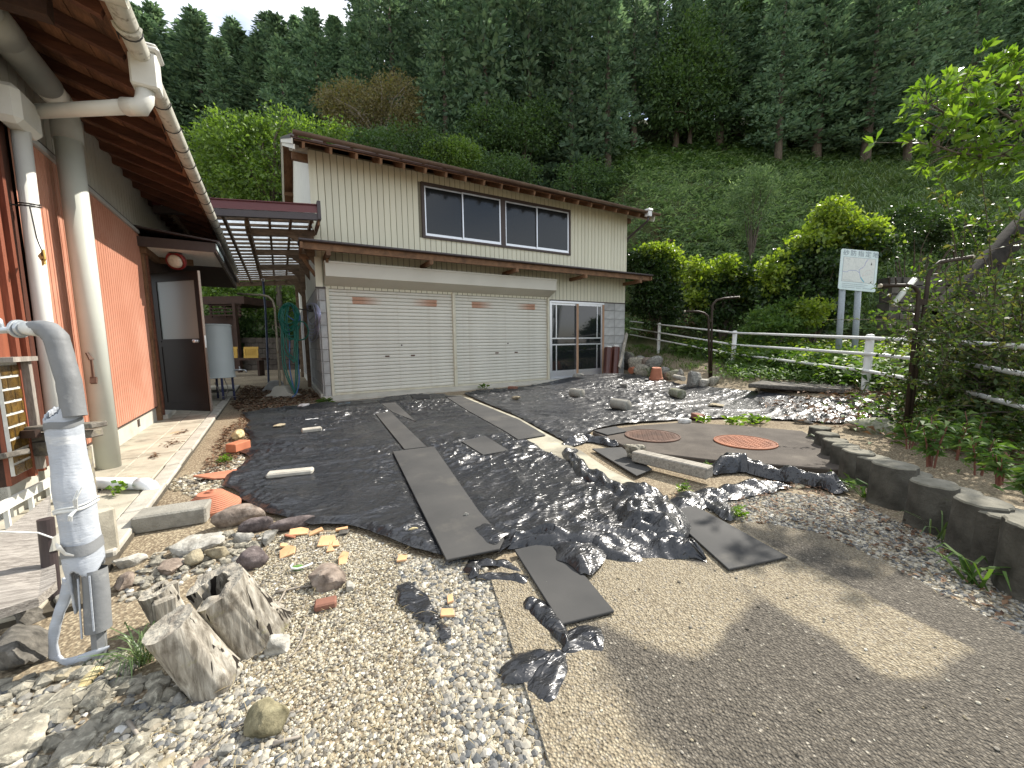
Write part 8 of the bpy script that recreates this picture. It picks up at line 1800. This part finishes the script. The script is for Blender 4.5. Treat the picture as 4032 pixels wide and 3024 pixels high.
# ---- bright branch of a tree standing outside the frame
rootp = np.array([*LW(6.9, 4.4), 0.0]); t = thing('broadleaf_tree', 'tree outside the right edge whose bright leafy branch hangs into view', 'tree', rootp)
mb = MB(); A0 = PD(4500, 800, 4.2); mb.tube([rootp, rootp*0.5+A0*0.5+[0.05, 0, 0], A0, A0+[0.2, 0, 1.2]], [0.10, 0.085, 0.06, 0.03], 10); 
CC = []; DD = []
main = [A0, PD(4250, 640, 4.1), PD(4032, 575, 4.0), PD(3800, 560, 3.95), PD(3620, 462, 3.9)]
subs = [main, [PD(4150, 610, 4.05), PD(4000, 480, 4.1), PD(3850, 380, 4.1), PD(3760, 330, 4.1)], [PD(4100, 600, 4.0), PD(4040, 420, 4.2), PD(4000, 300, 4.2), PD(4030, 240, 4.2)], [PD(4032, 575, 4.0), PD(3900, 620, 3.9), PD(3760, 600, 3.85), PD(3660, 560, 3.85)], [PD(3950, 570, 4.0), PD(3800, 500, 4.0), PD(3680, 420, 4.0), PD(3640, 400, 4.0)], [PD(4120, 640, 4.0), PD(4032, 620, 3.9), PD(3900, 610, 3.9), PD(3850, 625, 3.9)], [PD(4200, 560, 4.3), PD(4100, 400, 4.3), PD(3900, 320, 4.3), PD(3870, 300, 4.3)], [A0, A0+[0.1, -0.2, 0.6], A0+[-0.1, -0.5, 1.0], A0+[-0.2, -0.7, 1.1]]]
for pts in subs:
    pts = np.array(pts); mb.tube(list(pts), list(np.linspace(0.03 if pts is subs[0] else 0.014, 0.004, len(pts))), 6, cap=False)
    for k in range(30):
        f = g.uniform(0.25, 1)*(len(pts)-1.001); i = int(f); p_ = pts[i]*(1-(f-i))+pts[i+1]*(f-i); e_ = p_+g.normal(size=3)*np.array([0.13, 0.13, 0.09])+[0, 0, 0.05]; mb.tube([p_, (p_+e_)/2+[0, 0, .01], e_], [0.004, 0.003, 0.002], 4, cap=False)
        n = 9; CC.append(np.repeat(e_[None], n, 0)+g.normal(size=(n, 3))*0.012); dd = unit((e_-p_)[None])[0]; DD.append(dd*0.5+unit(g.normal(size=(n, 3)))*0.8+[0, 0, 0.35])
CC = np.concatenate(CC); DD = np.concatenate(DD); s = g.uniform(0.6, 1.2, len(CC)); leaf_obj('foliage', leaf_data(CC, DD, 0.125*s, 0.042*s, g, 0.16, 0.15), M['brightleaf'], t); mb.build('branches', M['bark'], t, smooth=True)

# ---- bedding plants with long leaves behind the logs
def herb(label, px, py, z, h, n, mat='weed', L=0.10, W=0.026, group='long leaved plants in the flower bed'):
    c = P(px, py, z); t = thing('herb_plant', label, 'plant', c, group); mb = MB(); CC = []; DD = []
    for k in range(n):
        a = g.uniform(0, 6.28); e_ = c+np.array([math.cos(a)*0.07, math.sin(a)*0.07, h*g.uniform(0.7, 1.1)]); mb.tube([c+[math.cos(a)*.02, math.sin(a)*.02, -0.02], (c+e_)/2, e_], [0.006, 0.005, 0.002], 6)
        m = 26; f = g.uniform(0.25, 1, m)[:, None]; CC.append((c*(1-f)+e_*f)); az = g.uniform(0, 6.28, m); DD.append(np.stack([np.cos(az), np.sin(az), g.uniform(0.0, 0.7, m)], 1))
    CC = np.concatenate(CC); DD = np.concatenate(DD); s = g.uniform(0.6, 1.2, len(CC)); leaf_obj('foliage', leaf_data(CC, DD, L*s, W*s, g, 0.15, 0.3, 0.3), M[mat], t); mb.build('stems', m_plain('reddish_plant_stem', (0.16, 0.06, 0.04), 0.5) if 'reddish_plant_stem' not in bpy.data.materials else bpy.data.materials['reddish_plant_stem'], t)
hs_ = [('long leaved plant right beside the mossy boulder', 3580, 1760), ('tallest long leaved plant with red stems behind the sixth log', 3665, 1830), ('long leaved plant between the tallest plant and the bush', 3760, 1800), ('long leaved plant low under the bush', 3850, 1860), ('spreading long leaved plant behind the third log', 3940, 1900), ('long leaved plant at the right picture edge behind the first log', 4020, 1960), ('small long leaved plant behind the boulder in the bush shade', 3700, 1720), ('long leaved plant deep under the bush', 3830, 1760)]
for i, (lb, px, py) in enumerate(hs_): herb(lb, px, py, 0.12, [0.24, 0.34, 0.30, 0.26, 0.24, 0.22, 0.22, 0.28][i], 4 if i != 1 else 6)
def tuft(name, label, px, py, z, n, L, wd, mat, cat='grass tuft', group='small weeds in the yard', spread=0.03):
    c = P(px, py, z); t = gen_grass(n, L, wd, min(0.05, L*0.10))(np.array([[0, 0, 0.0]]), g)*1.0; o = link_mesh(name, np_mesh(name, t, np.arange(len(t)).reshape(-1, 4), True), M[mat], None, tuple(float(v) for v in c)); return tag(o, label, cat, group)
tuft('grass_tuft', 'olive grass tuft at the left foot of the front stump', 560, 2610, 0.0, 70, 0.17, 0.004, 'grassb')
tuft('grass_tuft', 'broad bladed grass growing on the drive verge below the logs', 3830, 2300, 0.0, 14, 0.24, 0.018, 'weed')
tuft('grass_tuft', 'grass blades at the right picture edge below the logs', 4000, 2235, 0.0, 12, 0.20, 0.016, 'weed')
tuft('grass_tuft', 'grass tuft against the seventh log', 3420, 1960, 0.0, 14, 0.20, 0.018, 'weed')
tuft('grass_tuft', 'thin grass stalks in front of the fifth log', 3700, 2120, 0.0, 16, 0.26, 0.007, 'grassb')
tuft('grass_tuft', 'grass tuft by the twelfth log at the slab corner', 3235, 1760, 0.0, 18, 0.16, 0.010, 'grassb')
tuft('grass_tuft', 'dry grass tuft sprouting behind the upside down pot', 2560, 1470, 0.1, 40, 0.34, 0.012, 'grassb')
tuft('grass_tuft', 'dry grass along the sill of the glass door', 2260, 1478, 0.06, 60, 0.22, 0.010, 'straw')
def sprout(label, px, py, z, n, L, W, mat, h=0.05):
    c = P(px, py, z); C = np.zeros((n, 3))+[0, 0, h*0.3]+g.normal(size=(n, 3))*[min(h*0.6, L*0.55), min(h*0.6, L*0.55), h*0.3]; a = g.uniform(0, 6.28, n); D = np.stack([np.cos(a), np.sin(a), g.uniform(0.1, 1.0, n)], 1); V = leaf_data(C, D, L, W, g, 0.15, 0.2, 0.4)
    o = link_mesh('weed_sprout', np_mesh('weed_sprout', V, np.arange(len(V)).reshape(-1, 4), True), M[mat], None, tuple(float(v) for v in c)); return tag(o, label, 'weed', 'small weeds in the yard')
sprout('weed sprout at the left end of the shutter apron', 1285, 1583, 0.03, 16, 0.16, 0.05, 'weed', 0.06)
sprout('weed sprout on the apron below the post between the shutters', 1905, 1528, 0.04, 16, 0.13, 0.06, 'weed', 0.06)
sprout('leafy weed growing under the white drain pipe', 480, 1940, 0.05, 26, 0.045, 0.035, 'brightleaf', 0.06)
sprout('green weed beside the brick at the slab edge', 2770, 1662, 0.02, 40, 0.09, 0.03, 'brightleaf', 0.06)
sprout('low weeds behind the slab between the two covers', 2890, 1668, 0.02, 60, 0.10, 0.03, 'brightleaf', 0.10)
sprout('weeds behind the orange manhole cover', 2975, 1662, 0.02, 60, 0.10, 0.03, 'brightleaf', 0.10)
sprout('small weed at the front edge of the slab', 2790, 1835, 0.03, 16, 0.05, 0.015, 'weed', 0.03)
sprout('green weed patch by the tail of the plastic roll', 2905, 2030, 0.01, 90, 0.035, 0.014, 'brightleaf', 0.06)
sprout('weed patch in the gravel pocket inside the plastic heap', 2690, 1935, 0.01, 110, 0.03, 0.013, 'brightleaf', 0.07)
sprout('grassy patch on the sheet edge by the path', 885, 1820, 0.01, 110, 0.045, 0.012, 'brightleaf', 0.07)
sprout('seedling on the sheet corner beside the roll', 3320, 1905, 0.02, 14, 0.11, 0.035, 'weed', 0.05)
sprout('tiny weed at the drive edge near the right border', 3880, 2130, 0.01, 12, 0.08, 0.02, 'weed', 0.04)

# ================================================================== GRAVEL, LITTER, TWIGS
bm = bmesh.new(); bmesh.ops.create_icosphere(bm, subdivisions=1, radius=1.0); IV = np.array([v.co[:] for v in bm.verts]); IF = np.array([[v.index for v in f.verts] for f in bm.faces]); bm.free()
def pebbles(name, label, polys, n, rmin, rmax, mat, seed, power=2.0, z=0.0, avoid=None):
    g = np.random.default_rng(seed); pts = []
    for poly, wgt in polys:
        a = np.array(poly); lo, hi = a.min(0), a.max(0); m = int(n*wgt); X = g.uniform(lo[0], hi[0], m*3); Y = g.uniform(lo[1], hi[1], m*3); ok = in_poly(X, Y, poly)
        X, Y = X[ok][:m], Y[ok][:m]; pts.append(np.stack([X, Y], 1))
    p = np.concatenate(pts); n = len(p); r = rmin+(rmax-rmin)*g.uniform(0, 1, n)**power
    sc = np.stack([g.uniform(0.75, 1.3, n), g.uniform(0.75, 1.2, n), g.uniform(0.5, 0.85, n)], 1)*r[:, None]; a = g.uniform(0, 6.28, n); ca, sa = np.cos(a)[:, None], np.sin(a)[:, None]
    jit = 1+g.uniform(-0.22, 0.22, (n, len(IV), 1)); V = IV[None]*jit*sc[:, None, :]; X = V[..., 0]*ca-V[..., 1]*sa; Y = V[..., 0]*sa+V[..., 1]*ca
    V = np.stack([X+p[:, :1], Y+p[:, 1:], V[..., 2]+z+(r*0.25)[:, None]], 2).reshape(-1, 3)
    F = (IF[None]+(np.arange(n)*len(IV))[:, None, None]).reshape(-1, 3); o = link_mesh(name, np_mesh(name, V, F, False), mat, None); o['kind'] = 'stuff'; o['label'] = label; return o
def m_peb(name, stops):
    t = NT(name); c = t.vary(t.ramp(t.island(), stops, 'CONSTANT'), t.noise(t.coord('World'), 60, 3), 0.3); t.setc(c); t.setr(0.9); t.spec(0.25); return t.m
M['peb'] = m_peb('mixed_gravel', [(0, (0.30, 0.26, 0.18)), (0.2, (0.40, 0.36, 0.27)), (0.38, (0.21, 0.175, 0.115)), (0.52, (0.19, 0.175, 0.145)), (0.66, (0.46, 0.43, 0.34)), (0.76, (0.10, 0.088, 0.068)), (0.88, (0.28, 0.255, 0.21)), (0.97, (0.58, 0.56, 0.49))])
M['pebg'] = m_peb('grey_gravel', [(0, (0.21, 0.20, 0.175)), (0.2, (0.33, 0.305, 0.25)), (0.38, (0.13, 0.13, 0.125)), (0.54, (0.40, 0.365, 0.285)), (0.7, (0.26, 0.23, 0.175)), (0.84, (0.085, 0.09, 0.092)), (0.94, (0.50, 0.48, 0.42))])
front = PL((60, 3150), (380, 2900), (640, 2700), (960, 2330), (1080, 2112), (1250, 2100), (1345, 2090), (1445, 2110), (1540, 2155), (1640, 2188), (1760, 2212), (1900, 2205), (1926, 2268), (2163, 3022), (2200, 3200))
coarse = PL((1560, 2190), (1900, 2215), (1924, 2268), (2163, 3022), (2200, 3200), (1850, 3200), (1700, 2700), (1600, 2400))
coarse2 = PL((300, 2950), (640, 2700), (960, 2640), (1100, 2760), (1250, 2900), (1200, 3100), (500, 3200))
pebbles('gravel', 'fine pale gravel covering the ground in front of the stumps', [(front, 1.0)], 42000, 0.0028, 0.0078, M['peb'], 1, 1.9)
pebbles('gravel', 'coarser grey gravel along the left edge of the drive', [(coarse, 0.72), (coarse2, 0.28)], 4200, 0.005, 0.0145, M['pebg'], 2, 2.0)
rubble = PL((-60, 3150), (-60, 2700), (200, 2640), (480, 2560), (640, 2700), (760, 2800), (700, 3150)); rub2 = PL((440, 2380), (600, 2180), (900, 2090), (1080, 2120), (960, 2260), (760, 2280), (600, 2350))
pebbles('rubble', 'broken stone rubble between the larger stones', [(rubble, 0.62), (rub2, 0.38)], 520, 0.008, 0.034, R['speck'], 7, 2.2)
pebbles('rubble', 'pale stone chips among the rubble', [(rubble, 0.6), (rub2, 0.4)], 700, 0.006, 0.020, M['pebg'], 8, 2.0)
verge = PL((2640, 1960), (2880, 1925), (3330, 1960), (3620, 2090), (4150, 2330), (4150, 2560), (3800, 2410), (3500, 2245), (3250, 2125), (2980, 2072), (2860, 2040))
pebbles('gravel', 'mixed gravel between the drive and the log edging', [(verge, 1.0)], 9000, 0.004, 0.012, M['pebg'], 3, 1.8)
pocket = PL((600, 1900), (720, 1880), (960, 1790), (960, 1850), (900, 1905), (840, 1960), (760, 1960)); slope_path = PL((2480, 1480), (2700, 1440), (2950, 1500), (3300, 1500), (3300, 1560), (2900, 1530), (2600, 1490))
pebbles('gravel', 'small stones along the path kerb and up to the fence', [(pocket, 0.25), (slope_path, 0.45), (PL((3150, 1700), (3330, 1730), (3330, 1880), (3280, 1800)), 0.1), (PL((3000, 1570), (3500, 1545), (3560, 1610), (3330, 1572)), 0.2)], 4200, 0.006, 0.02, M['peb'], 4, 1.8)
spk = PL((1960, 2300), (2900, 2250), (4000, 2650), (4032, 3024), (2200, 3024)); pebbles('gravel', 'scattered white chips lying on the dark drive', [(spk, 1.0)], 150, 0.0025, 0.007, M['peb'], 5, 2.5, 0.017)
pebbles('gravel', 'pale grit sprinkled on the rubber mats', [(mat_polys[0], 0.7), (mat_polys[3], 0.3)], 60, 0.002, 0.005, M['peb'], 6, 2, 0.046)
def litter(name, label, polys, n, L, W, mat, seed, z=0.012, up=0.25):
    g = np.random.default_rng(seed); pts = []
    for poly, wgt in polys:
        a = np.array(poly); lo, hi = a.min(0), a.max(0); m = int(n*wgt); X = g.uniform(lo[0], hi[0], m*4); Y = g.uniform(lo[1], hi[1], m*4); ok = in_poly(X, Y, poly); pts.append(np.stack([X[ok][:m], Y[ok][:m]], 1))
    p = np.concatenate(pts); n = len(p); C = np.stack([p[:, 0], p[:, 1], z+g.uniform(0, 0.012, n)], 1); a = g.uniform(0, 6.28, n); D = np.stack([np.cos(a), np.sin(a), g.normal(size=n)*up], 1); s = g.uniform(0.6, 1.3, n)
    V = leaf_data(C, D, L*s, W*s, g, 0.3*1, 0.05, 0.75); o = leaf_obj(name, V, mat); o['kind'] = 'stuff'; o['label'] = label; return o
passage = PL((905, 1600), (960, 1520), (1250, 1540), (1275, 1580), (1100, 1605), (960, 1630)); kerb_l = PL((790, 1880), (880, 1700), (960, 1640), (985, 1690), (960, 1790), (900, 1850), (800, 1900))
litter('leaf_litter', 'brown dead leaves on the ground under the hoses', [(passage, 1.0)], 2600, 0.075, 0.030, M['dryleaf'], 11)
litter('leaf_litter', 'brown dead leaves between the path kerb and the plastic', [(kerb_l, 1.0)], 700, 0.05, 0.022, M['dryleaf'], 12)
litter('leaf_litter', 'dry leaves and twigs in front of the log edging', [(verge, 0.75), (PL((3000, 1890), (3330, 1930), (3250, 1960), (3000, 1930)), 0.25)], 520, 0.035, 0.015, M['dryleaf'], 13)
litter('dry_grass', 'dry straw stems strewn over the gravel and rubble', [(front, 0.6), (verge, 0.4)], 900, 0.055, 0.0022, M['straw'], 14, 0.012, 0.2)
litter('path_litter', 'small heaps of dead leaves on the concrete path', [(PL((640, 1770), (700, 1745), (720, 1760), (660, 1780)), 0.4), (PL((690, 1720), (745, 1705), (740, 1715), (690, 1730)), 0.35), (PL((590, 1820), (630, 1800), (630, 1815), (600, 1830)), 0.25)], 110, 0.05, 0.012, M['dryleaf'], 15, 0.05)
def twig(label, pts, r, mat='palebark'):
    q = [P(x, y, 0.012) for x, y in pts]; mb = MB(); mb.tube(q, list(np.linspace(r, r*0.5, len(q))), 7); o = mb.build('twig', M[mat], None, smooth=True, loc=q[0]); tag(o, label, 'twig', 'twigs lying on the gravel')
twig('pale stick sticking out under the tan grey slab lump', [(1085, 2332), (1120, 2326), (1180, 2312), (1238, 2306)], 0.006)
twig('long thin twig bending down from the pale stick towards the stump', [(1122, 2328), (1105, 2360), (1060, 2420), (1010, 2470)], 0.004)
twig('curved thin twig in the middle of the gravel', [(1208, 2462), (1190, 2520), (1160, 2570), (1120, 2602)], 0.003)
twig('pale stub of stick among the bottom rubble', [(505, 2840), (540, 2890), (572, 2930)], 0.006)
twig('bleached stick below the mossy olive rock', [(1075, 2928), (1120, 2915), (1190, 2898)], 0.006)
twig('dark twig in front of the log edging', [(3300, 2085), (3345, 2105)], 0.007, 'bark')
twig('long dry stem arching over the rubble', [(800, 2960), (950, 2850), (1160, 2800)], 0.0025)
